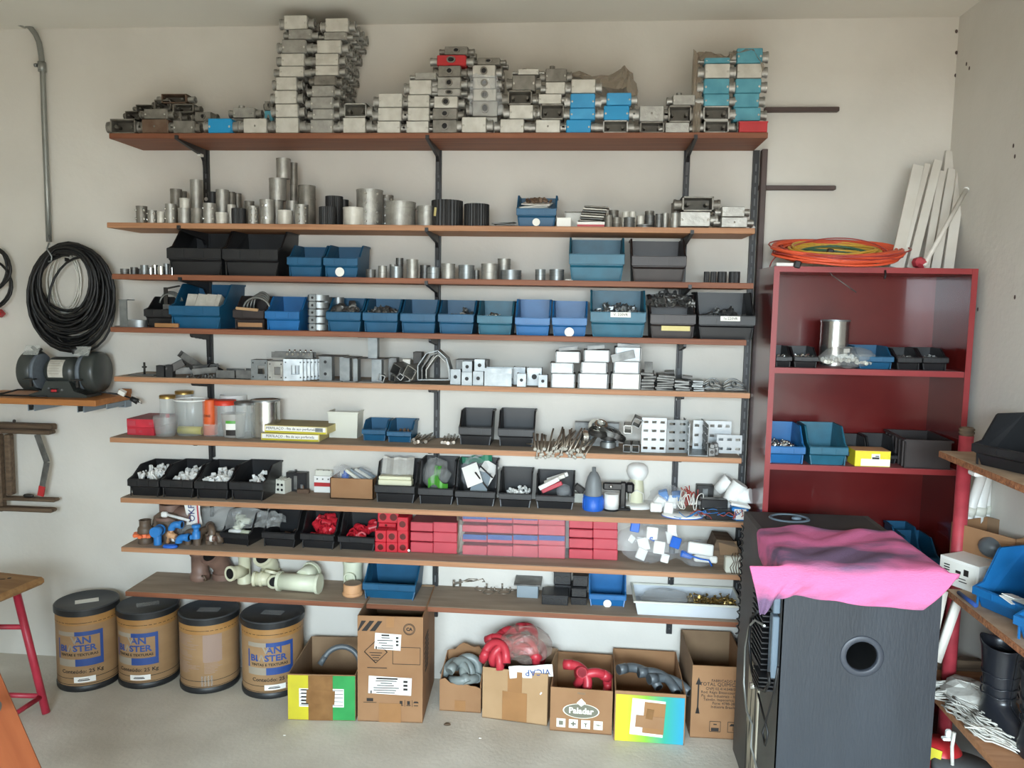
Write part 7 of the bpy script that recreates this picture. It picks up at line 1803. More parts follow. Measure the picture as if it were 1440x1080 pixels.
O('collar', MB().cyl((-.09, 0, 0), (-.055, 0, 0), .022, n=14).cyl((-.105, 0, 0), (-.09, 0, 0), .026, n=6), M_alu, t)
# coil
YC = -.075
def loop(cx, cy, rx, ry, Yp, wob, rnd, n=26):
    P_ = []
    a1, a2 = rnd.uniform(0, 6), rnd.uniform(0, 6)
    for i in range(n):
        th = 2*PI*i/n
        k = 1+wob*math.sin(2*th+a1)+wob*.6*math.sin(3*th+a2)
        p = PY(cx+rx*k*math.sin(th), cy-ry*k*math.cos(th), Yp+.012*math.sin(th+a1))
        P_.append(p)
    return P_
rnd = random.Random(5)
b = MB()
for i in range(30):
    u = i/29
    top = 342+rnd.uniform(0, 16)
    bot = 436+u**.7*58+rnd.uniform(-9, 5)
    rx = 38+u*22+rnd.uniform(-3, 2)
    cx_ = 92+u*9+rnd.uniform(-5, 4)
    b.tube(loop(cx_, (top+bot)/2, rx, (bot-top)/2, YC+rnd.uniform(-.045, .03), .012, rnd), .0074, 6, closed=True)
t = E('black_cable_coil', 'large coil of black cable hanging on the wall above the bench grinder', 'cable coil', (0, 0, 0))
O('loop', b, M_cable, t)
O('stray_loop', MB().tube(loop(115, 428, 47, 66, YC, .01, rnd), .006, 6, closed=True), M_cable, t)
b = MB()
for i in range(8): b.tube(loop(90+rnd.uniform(-3, 5), 396, 20+rnd.uniform(-3, 5), 40+rnd.uniform(-6, 5), -.022, .02, rnd), .0028, 5, closed=True)
tag(O('thin_cable_coil', b, M_wirew), 'thin whitish cable coil behind the black coil', 'cable coil')
t = E('wall_hook', 'white steel hook and bracket carrying the black coil', 'hook', (0, 0, 0))
O('hook', MB().tube([PY(69, 342, -.13), PY(66, 350, -.135), PY(73, 361, -.135), PY(72, 367, -.135), PY(68, 368, -.13)], .004, 6), M_zinc, t)
a, b_ = PY(66, 352, -.128), PY(80, 364, -.128)
O('bracket', MB().box(((a.x+b_.x)/2, -.065, (a.z+b_.z)/2), (.035, .126, .006)).box(((a.x+b_.x)/2, -.004, (a.z+b_.z)/2), (.04, .008, .05)), M_steel, t)
O('wire', MB().tube([PY(69, 330, -.03), PY(69, 338, -.08), PY(70, 344, -.13)], .003, 6), M_zinc, t)
b = MB()
for i in range(4): b.tube(loop(-16+rnd.uniform(-2, 2), 378, 32-i*2, 28+i*2, -.06, .02, rnd), .006, 6, closed=True)
for i in range(2): b.tube(loop(-20, 400, 37-i*3, 36, -.05, .02, rnd), .006, 6, closed=True)
tag(O('black_cable_loops', b, M_cable), 'black cable loops entering at the left edge of the wall', 'cable coil')
a = PY(0, 441, -.06)
tag(O('red_plug_tip', MB().prism([(-.05, -.02), (0, -.018), (.02, .0), (.0, .02), (-.05, .03)], -.015, .015, 'y'), M_redbox, loc=a), 'red corner of a thing hanging below the left cable loops', 'plug')
# bench shelf with three grey brackets
Yf = -.29
zt = PY(60, 561, Yf).z
a, b_ = PY(-60, 555, Yf), PY(134, 564, Yf)
e_ = PY(184, 556, -.005)
t = E('bench_board', 'ochre wooden board on the left wall carrying the bench grinder', 'shelf', (0, 0, zt))
O('board', MB().box(((a.x+b_.x)/2, Yf/2, -.014), (b_.x-a.x, -Yf-.002, .028), b=.002), M_ochre, t)
for i, (px, nm) in enumerate(((48, 'left'), (117, 'middle'), (178, 'right'))):
    Yb = -.14
    x = PY(px, 585, -.24 if i < 2 else -.02).x
    t = E('grey_bracket', 'blue grey steel channel bracket under the ochre board, %s of three' % nm, 'bracket', (x, 0, zt-.0285), group='grey brackets under the ochre board')
    if i < 2: O('arm', MB().box((0, -.13, -.017), (.03, .255, .003)).box((-.015, -.13, -.017+.0), (.003, .255, .033)).box((.015, -.13, -.017), (.003, .255, .033)), M_greyst, t)
    else: O('arm', MB().box((0, -.03, -.017), (.035, .05, .033)).box((.012, -.1, -.012), (.005, .2, .022)), M_greyst, t)
    O('end_hole', MB().box((0, -.2585 if i < 2 else -.056, -.017), (.02, .002, .022)), M_dark, t)
# bench grinder
Yg = -.155
gcx, gcz = PY(92, 522, Yg).x, PY(92, 522, Yg).z
G = E('bench_grinder', 'dark bench grinder with two wheels, nameplate and red switch', 'grinder', (gcx, Yg, zt), (0, 0, R(4)))
gh = gcz-zt
O('motor', MB().lathe([(.0005, -.085), (.03, -.085), (.045, -.078), (.062, -.062), (.068, -.045), (.068, .045), (.062, .062), (.045, .078), (.03, .085), (.0005, .085)], 28, TM((0, 0, gh), (0, PI/2, 0))), M_grinder, G)
O('nameplate', curvedp := MB().grid(8, 1, lambda u, v: (-.045+.07*v, -.0692*math.cos(R(-20)+R(75)*u), gh+.0692*math.sin(R(-20)+R(75)*u))), M_alul, G, label='pale nameplate')
pb = MB()
for i in range(6):
    an = R(-5+i*10); pb.box((-.013, -.0716*math.cos(an), gh+.0716*math.sin(an)), (.06 if i % 2 else .045, .0012, .0014), rot=(-an, 0, 0))
O('nameplate_print', pb, M_inkpale, G)
O('base', MB().prism([(-.135, 0), (.135, 0), (.135, .012), (.075, .03), (.055, .075), (-.055, .075), (-.075, .03), (-.135, .012)], -.07, .06, 'y'), M_grinder, G)
sw = O('switch', MB().box((-.012, -.073, .032), (.042, .008, .02), b=.003), M_blk2, G); O('red_rocker', MB().box((-.012, -.078, .032), (.026, .005, .012), b=.002), mat('switch_red', (170, 34, 44), .35), sw)
O('screw', MB().sphere((.022, -.071, .035), .006, 8, 4).sphere((-.04, -.071, .042), .005, 8, 4).sphere((.085, -.06, .02), .006, 8, 4), M_zinc, G)
for sg, nm in ((-1, 'left'), (1, 'right')):
    x = sg*.128
    wg = O('wheel_guard', MB().lathe([(.0005, -.034), (.088, -.034), (.095, -.026), (.095, .022), (.086, .034), (.0005, .036)], 32, TM((x+sg*.018, 0, gh), (0, PI/2, 0))), M_grinder, G)
    O('guard_ring', MB().ring(.05, .042, .028 if sg > 0 else -.032, .032 if sg > 0 else -.028, 28, TM((x+sg*.012, 0, gh), (0, PI/2, 0))), M_grinder, wg)
    bs = MB()
    for q in range(4): an = q*PI/2+.6; bs.sphere((x+sg*.042, .07*math.cos(an), gh+.07*math.sin(an)), .006, 8, 4)
    O('guard_screw', bs, M_zinc, wg)
    O('grinding_wheel', MB().cyl((x-.008-.022*sg, -.016, gh), (x+.01-.022*sg, -.016, gh), .082, n=32), mat('grindstone', (96, 104, 112), .85, var=.1, scale=60), G)
    # eye shield
    es = O('eye_shield', MB().box((x-sg*.01, -.06, gh+.1), (.07, .003, .05), rot=(R(-35), 0, R(0)), b=.001), M_lens, G, label='clear eye shield')
    O('shield_arm', MB().box((x-sg*.02, -.03, gh+.095), (.02, .05, .012), rot=(R(20), 0, 0), b=.003).cyl((x-sg*.03, -.04, gh+.085), (x-sg*.0, -.04, gh+.115), .008, n=8), M_zincd, es)
    O('tool_rest', MB().box((x-sg*.02, -.1, gh-.03), (.05, .03, .005)).box((x-sg*.02, -.09, gh-.045), (.012, .012, .04)), M_steel, G)
O('knob', MB().cyl((.075, -.04, gh+.09), (.075, -.05, gh+.115), .016, n=10), M_blk, G)
cpts = [PY(x, y, Y_) for x, y, Y_ in ((140, 551, -.2), (155, 553, -.17), (170, 555, -.14), (184, 560, -.1))]
t = E('power_cord', 'black power cord with a two pin plug hanging off the ochre board', 'cord', (0, 0, 0))
for p in cpts[:3]: p.z = max(p.z, zt+.006)
O('cord', MB().tube(cpts, .004, 8), M_cable, t)
e1 = cpts[-1]; e2 = PY(194, 565, -.09)
O('plug', MB().cyl(e1, e2, .011, .015, 10), M_blk, t); dv = (e2-e1).normalized()
O('pin', MB().cyl(e2, e2+dv*.02, .0025, n=6).cyl(e2+Vector((0, 0, .006)), e2+dv*.02+Vector((0, 0, .006)), .0025, n=6), M_chrome, t)
O('cord_tag', MB().box(PY(172, 552, -.15), (.03, .02, .022), rot=(.3, .5, .2)), M_papers, t)
lp = [PY(x, y, Yg-.06) for x, y in ((72, 552), (50, 548), (25, 548), (5, 553), (-10, 560))]+[PY(x, y, Yg-.08) for x, y in ((-5, 562), (15, 556), (40, 562), (66, 560))]
for p in lp: p.z = max(p.z, zt+.005)
tag(O('looped_cable', MB().tube(lp, .004, 8), M_cable), 'black cord looping on the ochre board left of the grinder', 'cord')
box_ = PY(176, 548, -.02)
tag(O('wood_offcut', MB().box((0, 0, .012), (.05, .03, .024), b=.001), M_ochre, loc=(box_.x, -.02, zt)), 'small wood offcut at the right rear of the ochre board', 'offcut')
# wooden folding frame hung on the wall
def rail_(t, x0, y0, x1, y1, Yp, dp, m, name='rail', b=.006):
    a, c = PY(x0, y0, Yp), PY(x1, y1, Yp)
    O(name, MB().box(((a.x+c.x)/2, Yp+dp/2, (a.z+c.z)/2), (c.x-a.x, dp, a.z-c.z), b=b), m, t)
t = E('folding_trestle', 'old brown wooden folding trestle hanging on the left wall', 'trestle', (0, 0, 0))
rail_(t, -60, 593, 72, 606, -.06, .05, M_old); rail_(t, -60, 602, 69, 612, -.12, .055, M_old)
rail_(t, -60, 697, 76, 707, -.09, .05, M_old); rail_(t, -60, 711, 72, 722, -.12, .05, M_old)
rail_(t, 4, 611, 16, 697, -.08, .04, M_old, 'upright'); rail_(t, -8, 611, 3, 720, -.1, .04, M_old, 'upright')
lk = MB(); q = [PY(52, 611, -.085), PY(66, 650, -.085), PY(57, 697, -.085)]
for i in range(2):
    d_ = q[i+1]-q[i]; an = math.atan2(d_.z, d_.x); mid = (q[i]+q[i+1])/2
    lk.box(mid, (d_.length, .006, .028), rot=(0, -an, 0))
O('steel_link', lk, M_zincd, t)
O('red_tip', MB().box((q[2]+(q[1]-q[2])*.14), (.03, .008, .05), rot=(0, R(12), 0)), M_redbox, t)
O('bolt', MB().sphere(PY(20, 592, -.07), .008, 8, 4).sphere(PY(40, 697, -.07), .03, 10, 4, (1, .3, .35)), M_steel, t)
# stool
fz = PZ(65, 1003, 0); Ys = fz.y
st_z = PY(20, 832, -.75).z
sc_ = PZ(12, 818, .62)
# seat height from the leg top
hs = PY(22, 830, Ys-.05).z
t = E('red_stool', 'red tubular stool with a worn wooden seat at the left edge', 'stool', (0, 0, 0))
z_s = hs
A_ = PZ(42, 822, z_s+.03); 
seat = MB().box((0, 0, 0), (.34, .34, .034), b=.012)
O('seat', seat, mat('worn_seat_wood', (164, 126, 82), .6, c2=(136, 98, 60), scale=5, stretch=(.6, 8, 8)), t, (A_.x-.185, A_.y-.05, z_s+.017), (0, 0, R(-8)))
sx0, sy0 = A_.x-.185, A_.y+.08
legs = [((sx0+.10, sy0-.10, z_s), (fz.x, fz.y, 0)), ((sx0-.1, sy0-.1, z_s), (sx0-.2, fz.y-.02, 0)), ((sx0+.08, sy0-.24, z_s), (fz.x-.02, fz.y-.34, 0)), ((sx0-.1, sy0-.24, z_s), (sx0-.24, fz.y-.34, 0))]
legs[0] = (tuple(PY(22, 829, Ys-.0)), (fz.x, fz.y, 0))
for (a, c) in legs:
    O('leg', MB().cyl(Vector(a), Vector(c)+Vector((0, 0, .002)), .0165, n=14), M_stoolred, t)
def onleg(i, u): return Vector(legs[i][0]).lerp(Vector(legs[i][1]), u)
for (i, j, u) in ((0, 1, .3), (0, 1, .86), (0, 2, .86), (1, 3, .86), (2, 3, .86)):
    O('rung', MB().cyl(onleg(i, u), onleg(j, u), .011, n=12), M_stoolred, t)
sh_ = MB().box((A_.x-.17, A_.y+.03, z_s+.0345), (.06, .006, .001), rot=(0, 0, .3)).cyl((A_.x-.13, A_.y+.05, z_s+.034), (A_.x-.13, A_.y+.05, z_s+.0348), .008, n=8)
O('seat_mark', sh_, M_dark, t)
# leaning orange beam at the lower left
def beam(t, p0, p1, w, d, m, name):
    p0, p1 = Vector(p0), Vector(p1); dv = p1-p0; L_ = dv.length; an = math.atan2(dv.x, dv.z)
    mid = (p0+p1)/2
    return O(name, MB().box((0, 0, 0), (w, d, L_), b=.004), m, t, mid, dv.to_track_quat('Z', 'Y').to_euler())
Yb = -1.75
p1 = PY(-45, 920, Yb+.1); p0 = PY(30, 1095, Yb)
dirv = (p1-p0).normalized()
p0 = p0-dirv*(p0.z/dirv.z)*1.0+Vector((0, 0, 0)); p0 += dirv*.03
p1 = p1+dirv*.35
t = E('orange_ladder', 'varnished orange wooden ladder leg leaning in from the lower left corner', 'ladder', (0, 0, 0))
beam(t, p0, p1, .10, .035, M_orangew, 'stile')
pm = PY(-2, 990, Yb-.02)
O('hinge_bolt', MB().cyl(pm+Vector((-.03, -.02, 0)), pm+Vector((.012, -.02, .0)), .017, n=14), M_zincd, t)
q0, q1 = p0+Vector((-.32, .35, 0)), p1+Vector((-.32, .0, 0))
beam(t, q0, q1, .10, .035, M_orangew, 'stile')

# =====================================================================
# right side: maroon bookcase
# =====================================================================
YBk = -.40
BKX0, BKX1 = PY(1089, 372, YBk).x, PY(1376, 377, YBk).x
BKX1 = min(BKX1, XR-.012)
BKZ = PY(1232, 376, YBk).z
W = BKX1-BKX0; D = .325; th = .022
bc = E('maroon_bookcase', 'glossy maroon wooden bookcase against the right of the back wall', 'bookcase', ((BKX0+BKX1)/2, YBk, 0))
bx = (BKX0+BKX1)/2
for sg in (-1, 1): O('side_panel', MB().box((sg*(W/2-th/2), D/2, BKZ/2), (th, D, BKZ), b=.001), M_maroon, bc); O('front_edge', MB().box((sg*(W/2-th/2), -.0005, BKZ/2), (th, .002, BKZ)), M_maroonf, bc)
O('top_panel', MB().box((0, D/2, BKZ-th/2), (W-2*th, D, th)), M_maroonf, bc)
O('back_panel', MB().box((0, D-.004, BKZ/2), (W-2*th, .006, BKZ-.002)), M_maroon, bc)
bz = [PY(1220, 520, YBk+.01).z, PY(1220, 657, YBk+.01).z, PY(1220, 815, YBk+.01).z, .36]
for z in bz:
    s_ = O('shelf', MB().box((0, D/2, z-.011), (W-2*th, D-.01, .022)), M_maroonf, bc); O('dusty_surface', MB().box((0, D/2, z+.0004), (W-2*th-.004, D-.015, .001)), M_pinkd, s_)
def bkx(px, py, Y): return PY(px, py, Y)
def bbin(label, x0, x1, yt, yl, yb, zi, m, d=.2, dd=.02, group=None, rz=0):
    Yp = YBk+dd; a, c = PY(x0, yl, Yp), PY(x1, yl, Yp); w = c.x-a.x; z0 = bz[zi]; lip = PY((x0+x1)/2, yl, Yp).z-z0
    top = PY((x0+x1)/2, yt, Yp+.46*d).z-z0; h = max(top, lip*1.25)
    me = bin_mesh(w, d, h, lip/h)
    t = E('storage_bin', label, 'bin', ((a.x+c.x)/2, Yp, z0+.001), (0, 0, rz), group)
    O('tray', me[0], m, t); O('rim', me[1], m, t); fb = O('front_band', me[2], m, t); O('label_holder', me[3], m, fb); O('corner_rib', me[4], m, t)
    return t, (a.x+c.x)/2, Yp, w, d, h, lip
B = bbin('small black bin of bright clips, leftmost in the upper bookcase compartment', 1090, 1114, 487, 502, 514, 0, M_black, .16, .03)
pile('bright_clips', 'bright screws in the leftmost small black bookcase bin', 'screws', B[1], B[2]+.05, bz[0]+B[6]*.8, .06, .06, .02, 'clip', M_chrome, 22, 201, .011)
B = bbin('small black bin of bright clips, second in the upper bookcase compartment', 1116, 1151, 488, 502, 515, 0, M_black, .16, .03)
pile('bright_clips', 'bright screws in the second small black bookcase bin', 'screws', B[1], B[2]+.05, bz[0]+B[6]*.8, .07, .06, .02, 'clip', M_chrome, 22, 202, .011)
# tin and bag
Yp = YBk+.14
a, c = PY(1155, 470, Yp), PY(1193, 470, Yp)
tc_ = tincan('silver ribbed tin in the upper bookcase compartment', 1154, 1194, 450, 492, Yp=YBk+.1, z=bz[0]+.001)
O('paper_label', MB().box((.03, -.068, .07), (.03, .002, .016), rot=(0, 0, R(25))), M_papers, tc_)
blob('bag_of_fittings', 'dusty clear bag of small pale fittings before the silver tin', 'bag', gx(1193, 505, YBk+.08), YBk+.085, bz[0]+.001, .24, .14, .085, M_film3, 204, 16, 8, .12)
pile('pale_fittings', 'small pale fittings inside the dusty bag in the bookcase', 'fittings', gx(1190, 505, YBk+.07), YBk+.08, bz[0]+.02, .18, .09, .045, 'nut', M_whitet, 70, 205, .014)
bbin('blue bin in the upper bookcase compartment', 1207, 1257, 487, 502, 516, 0, M_blue, .18, .04)
for i, (x0, x1) in enumerate(((1261, 1296), (1297, 1334))):
    B = bbin('small black bin of grey bits, %s of the right pair in the bookcase' % ['left', 'right'][i], x0, x1, 490, 503, 516, 0, M_black, .16, .04)
    pile('grey_bits', 'grey metal bits in the %s bin of the right pair' % ['left', 'right'][i], 'bits', B[1], B[2]+.05, bz[0]+B[6]*.8, .07, .06, .015, 'clip', M_zincd, 16, 206+i, .012)
B = bbin('bright blue bin full of shiny nuts in the middle bookcase compartment', 1081, 1133, 598, 628, 650, 1, M_blue2, .2, .015)
pile('shiny_nuts', 'shiny small nuts heaped in the bright blue bin', 'nuts', B[1]-.01, B[2]+.08, bz[1]+B[6]*.8, .11, .09, .03, 'nut', M_chrome, 90, 208, .012)
B = bbin('blue bin with brown content beside the one with nuts', 1138, 1193, 599, 629, 653, 1, M_teal, .2, .01)
tag(O('brown_content', MB().box((B[1], B[2]+.09, bz[1]+B[6]*.6), (B[3]*.8, .12, .01), b=.003), M_tan), 'flat tan content in the second blue bookcase bin', 'content')
bbin('small black bin behind the yellow box, left', 1188, 1222, 614, 636, 652, 1, M_black, .14, .1)
bbin('small black bin behind the yellow box, right', 1224, 1262, 614, 640, 655, 1, M_black, .16, .09)
Yp = YBk+.02; a, c = PY(1203, 634, Yp), PY(1253, 634, Yp)
t = E('yellow_box', 'yellow and white small box in the middle bookcase compartment', 'box', ((a.x+c.x)/2, Yp, bz[1]+.001)); w = c.x-a.x; h = a.z-bz[1]
O('body', MB().box((0, .05, h/2), (w, .1, h), b=.001), mat('yellow_box_paint', (222, 206, 44), .5), t); O('white_band', MB().box((w*.08, -.0008, h*.27), (w*.82, .0012, h*.45)), M_paper, t); O('print', MB().box((w*.08, -.0016, h*.62), (w*.24, .0012, h*.4)), M_paper, t); O('figure', MB().box((w*.08, -.0026, h*.55), (w*.2, .001, h*.12)).box((w*.12, -.0026, h*.68), (w*.1, .001, h*.06)), M_ink, t); O('lid', MB().box((0, .05, h+.0005), (w, .1, .001)), M_tan, t)
# black crate
Yp = YBk-.02; a, c = PY(1285, 622, Yp), PY(1340, 622, Yp); w = c.x-a.x+.02; h = a.z-bz[1]
t = E('black_crate', 'deep black ribbed crate at the right of the middle bookcase compartment', 'crate', ((a.x+c.x)/2-.005, Yp+.03, bz[1]+.002), (0, 0, R(-4)))
cd_ = .27
O('wall', MB().box((0, .002, h/2), (w, .004, h)).box((0, cd_, h/2), (w, .004, h)).box((-w/2, cd_/2, h/2), (.004, cd_, h)).box((w/2, cd_/2, h/2), (.004, cd_, h)).box((0, cd_/2, .002), (w, cd_, .004)), M_blackb, t)
rb = MB()
for i in range(6): rb.box((-w/2-.004, .02+i*.045, h*.5), (.008, .006, h*.94))
O('rib', rb, M_blackb, t); rr = MB()
for (c_, s_) in (((0, -.002, h), (w+.016, .01, .008)), ((0, cd_, h), (w+.016, .01, .008)), ((-w/2-.004, cd_/2, h), (.01, cd_, .008)), ((w/2+.004, cd_/2, h), (.01, cd_, .008))): rr.box(c_, s_)
O('rim', rr, M_blackb, t)
bbin('dark blue bin half hidden behind the pink cloth, rear', 1262, 1296, 741, 775, 800, 2, M_blue, .17, .12)
bbin('dark blue bin half hidden behind the pink cloth, front', 1282, 1322, 756, 785, 812, 2, M_blue, .2, .02)
# cables on the bookcase
def coil(label, m, cx, cy, rx, ry, n, Yp, seed, r=.0045, jit=6, name='cable_coil', zmin=0):
    rnd = random.Random(seed); b = MB()
    c = PY(cx, cy, Yp)
    sc = (c-CAM).dot(FW)/F
    for i in range(n):
        a_, a2 = rnd.uniform(0, 6), rnd.uniform(0, 6); R1 = (rx+rnd.uniform(-jit, jit))*sc; R2 = ry+rnd.uniform(-.02, .02); z = BKZ+zmin+r+i*(.0022)
        P_ = []
        ox, oy = rnd.uniform(-.012, .012), rnd.uniform(-.008, .008)
        for q in range(30):
            t_ = 2*PI*q/30; k = 1+.03*math.sin(2*t_+a_)+.02*math.sin(3*t_+a2)
            P_.append((c.x+ox+R1*k*math.cos(t_), Yp-.03+oy+R2*k*math.sin(t_), z+.006*math.sin(t_*2+a_)+.004+.26*R2*(1+math.sin(t_))))
        b.tube(P_, r, 6, closed=True)
    return tag(O(name, b, m), label, 'cable coil')
Yq = YBk+.145
coil('orange red cable coil lying on the bookcase, outer and lowest', M_orange, 1172, 372, 80, .16, 15, Yq, 1, .0055)
coil('green cable coil in the middle of the pile on the bookcase', M_grnc, 1165, 366, 56, .12, 7, Yq+.0, 3, .005, zmin=.012)
coil('yellow cable coil on top of the pile on the bookcase', M_yelc, 1168, 360, 54, .11, 9, Yq+.02, 2, .005, zmin=.024)
coil('loose red cable loops over the coloured coils', M_redc, 1175, 362, 84, .165, 6, Yq, 4, .0028, jit=10, zmin=.018)
b = MB(); P_ = []
for q in range(24):
    t_ = PI*q/23; P_.append(PY(1170-88*math.cos(t_), 375-40*math.sin(t_)+4*math.cos(t_), Yq))
b.tube(P_, .0025, 6); tag(O('arched_red_cable', b, M_redc), 'thin red cable arching high over the coloured coils', 'cable')
for i, (px, py) in enumerate(((1121, 372), (1167, 355))):
    p = PY(px, py, YBk+.005+i*.06); tag(O('black_tape_tie', MB().box((0, 0, 0), (.026, .02, .03), rot=(0, R(12), 0), b=.004), M_blk, loc=p), 'black tape tie round the %s coil' % ['orange', 'yellow'][i], 'tape')
a, c = PY(1170, 387, YBk-.012), PY(1204, 411, YBk-.02)
tag(O('thin_rod', MB().cyl(a, c, .0022, n=6).cyl(a, a+Vector((0, .05, .025)), .0022, n=6), M_zincd), 'thin metal rod hanging off the bookcase top', 'rod')
tag(O('black_cord_end', MB().tube([PY(1245, 380, YBk-.002), PY(1245, 388, YBk-.008), PY(1244, 392, YBk-.008)], .004, 6), M_blk), 'short black cord end over the bookcase front edge', 'cord')
tag(O('white_strip_end', MB().box((0, 0, .007), (.09, .05, .014), b=.002), M_white, loc=(PY(1106, 378, YBk+.03).x, YBk+.035, BKZ)), 'white strip end at the left on the bookcase top', 'strip')
# white slats leaning in the corner
sl = [((1250, 378), (1294, 232), 15, 'first'), ((1266, 380), (1309, 231), 10, 'second'), ((1280, 374), (1323, 226), 14, 'third'), ((1304, 376), (1324, 242), 15, 'fourth'), ((1318, 376), (1336, 212), 18, 'fifth'), ((1318, 377), (1343, 238), 13, 'sixth'), ((1332, 377), (1358, 207), 16, 'seventh')]
sl = [((1255, 380), (1291, 233), 15, 'first'), ((1266, 380), (1304, 231), 8, 'second'), ((1279, 378), (1319, 226), 12, 'third'), ((1300, 378), (1325, 241), 10, 'fourth'), ((1316, 378), (1337, 213), 15, 'fifth'), ((1313, 378), (1339, 238), 12, 'sixth'), ((1330, 378), (1357, 207), 14, 'seventh')]
for i, ((x0, y0), (x1, y1), wpx, nm) in enumerate(sl):
    Y0 = YBk+.07+.018*i; Y1 = -.13+.016*i
    if nm == 'fifth': Y0 += .09; Y1 = -.012
    p0_ = PY(x0+wpx/2-4, y0, Y0); p0_.z = BKZ+.002
    p1_ = PY(x1, y1, Y1)
    dv = p1_-p0_; w_ = wpx*.0029
    q = Matrix.Translation((p0_+p1_)/2) @ dv.to_track_quat('Z', 'X').to_matrix().to_4x4()
    zax = dv.normalized(); xax = (Vector((1, 0, 0))-zax*zax.x).normalized(); yax = zax.cross(xax)
    Mx = Matrix(((xax.x, yax.x, zax.x, 0), (xax.y, yax.y, zax.y, 0), (xax.z, yax.z, zax.z, 0), (0, 0, 0, 1))); Mx.translation = (p0_+p1_)/2
    o = O('leaning_board', MB().box((0, 0, 0), (w_, .012, dv.length), b=.001), M_whiteslat); o.matrix_world = Mx
    tag(o, 'white painted slat leaning in the corner on the bookcase, %s from the left' % nm, 'slat', 'white slats leaning in the corner')
a, c = PY(1299, 372, YBk-.01+.04), PY(1374, 267, -.2)
t = E('white_tube', 'thin white tube leaning diagonally across the slats', 'tube', (0, 0, 0)); a.z = BKZ+.008
c.x = min(c.x, XR-.012)
O('tube', MB().cyl(a, c, .009, n=12), M_whiteslat, t); O('cap', MB().cyl(c, c+(c-a).normalized()*.008, .011, n=12), M_white, t)
p = PY(1293, 372, YBk+.05)
t = tag(O('red_rag', MB().box((0, 0, .02), (.05, .05, .04), rot=(0, .4, .2), b=.012), M_redpost, loc=(p.x, p.y, BKZ+.002)), 'dull red lump at the foot of the leaning slats', 'rag')

# =====================================================================
# black cabinet with the pink cloth
# =====================================================================
YK = -1.15
kx0, kx1 = 1.003, 1.485; KZ = 1.01; KD = .68
kc = E('black_cabinet', 'black painted loudspeaker cabinet with a round port in front', 'speaker', ((kx0+kx1)/2, YK, 0))
kw = kx1-kx0; kcx = (kx0+kx1)/2
pc = PY(1212, 923, YK); px_, pz_ = pc.x-kcx, pc.z
pr_ = 22/ F*(pc-CAM).dot(FW)
# front panel with a real hole
def holed(w, h, cx, cz, r, t_, n=32):
    v = []; f = []
    out = []
    for i in range(n):
        a_ = 2*PI*i/n; dx, dz = math.cos(a_), math.sin(a_)
        sx = ((w/2-cx) if dx > 0 else (w/2+cx))/abs(dx) if abs(dx) > 1e-6 else 1e9
        sz = ((h-cz) if dz > 0 else cz)/abs(dz) if abs(dz) > 1e-6 else 1e9
        k = min(sx, sz); out.append((cx+dx*k, cz+dz*k))
    inn = [(cx+r*math.cos(2*PI*i/n), cz+r*math.sin(2*PI*i/n)) for i in range(n)]
    # true corners
    corners = [(w/2, h), (-w/2, h), (-w/2, 0), (w/2, 0)]
    for y in (0, t_):
        v += [(p[0], y, p[1]) for p in out]+[(p[0], y, p[1]) for p in inn]
    k = len(v); v += [(c[0], 0, c[1]) for c in corners]+[(c[0], t_, c[1]) for c in corners]
    for L_ in (0, 1):
        o = L_*2*n
        for i in range(n):
            j = (i+1) % n; q = (o+i, o+j, o+n+j, o+n+i); f.append(q if L_ == 0 else q[::-1])
            # corner fill
            p, q2 = out[i], out[j]
            if abs(p[0]-q2[0]) > 1e-6 and abs(p[1]-q2[1]) > 1e-6:
                c = min(range(4), key=lambda c: (corners[c][0]-(p[0]+q2[0])/2)**2+(corners[c][1]-(p[1]+q2[1])/2)**2)
                f.append((o+i, k+c+4*L_, o+j))
    for i in range(n):
        j = (i+1) % n; f.append((n+i, n+j, 3*n+j, 3*n+i))
    return MB().add(v, f)
O('front_panel', holed(kw, KZ, px_, pz_, pr_, .02), M_speaker, kc)
for sg in (-1, 1): O('side_panel', MB().box((sg*(kw/2-.009), KD/2+.01, KZ/2), (.018, KD-.02, KZ)), M_spside, kc)
O('top_panel', MB().box((0, KD/2+.01, KZ-.009), (kw-.037, KD-.022, .018)), M_speakert, kc)
O('back_panel', MB().box((0, KD-.009, KZ/2), (kw-.037, .018, KZ-.037)), M_speaker, kc)
M_ = TM((px_, -.001, pz_), (PI/2, 0, 0))
pt = O('port_ring', MB().lathe([(pr_*.97, -.012), (pr_*.98, .001), (pr_*1.04, .0025), (pr_*1.32, .002), (pr_*1.36, 0), (pr_*1.36, -.002)], 40, M_), mat('port_plastic', (50, 54, 62), .45), kc)
O('port_tube', MB().lathe([(pr_*.97, -.01), (pr_*.95, -.18)], 32, M_), M_dark, pt)
O('inner_ring', MB().ring(pr_*.9, pr_*.78, -.11, -.10, 28, TM((px_-.008, -.001, pz_+.012), (PI/2+.3, 0, .2))), M_zincd, pt)
# handle recess at the rear of the top
hp = PZ(1108, 729, KZ)
hd = E('handle_stub', 'x', 'x'); bpy.data.objects.remove(hd)
o = O('recessed_handle', MB().lathe([(.078, .0), (.074, .006), (.066, .004), (.06, -.012)], 32, TM((hp.x-kcx+.005, hp.y-YK, KZ), sc=(1, .8, 1))), M_greyplast, kc, label='blue grey recessed cup handle')
O('cup_floor', MB().lathe([(.0005, .001), (.062, .001)], 28, TM((hp.x-kcx+.005, hp.y-YK, KZ), sc=(1, .8, 1))), M_steel, o); O('latch', MB().sphere((hp.x-kcx+.03, hp.y-YK-.01, KZ+.004), .02, 12, 6, (1, .7, .4)), M_greyplast, o)
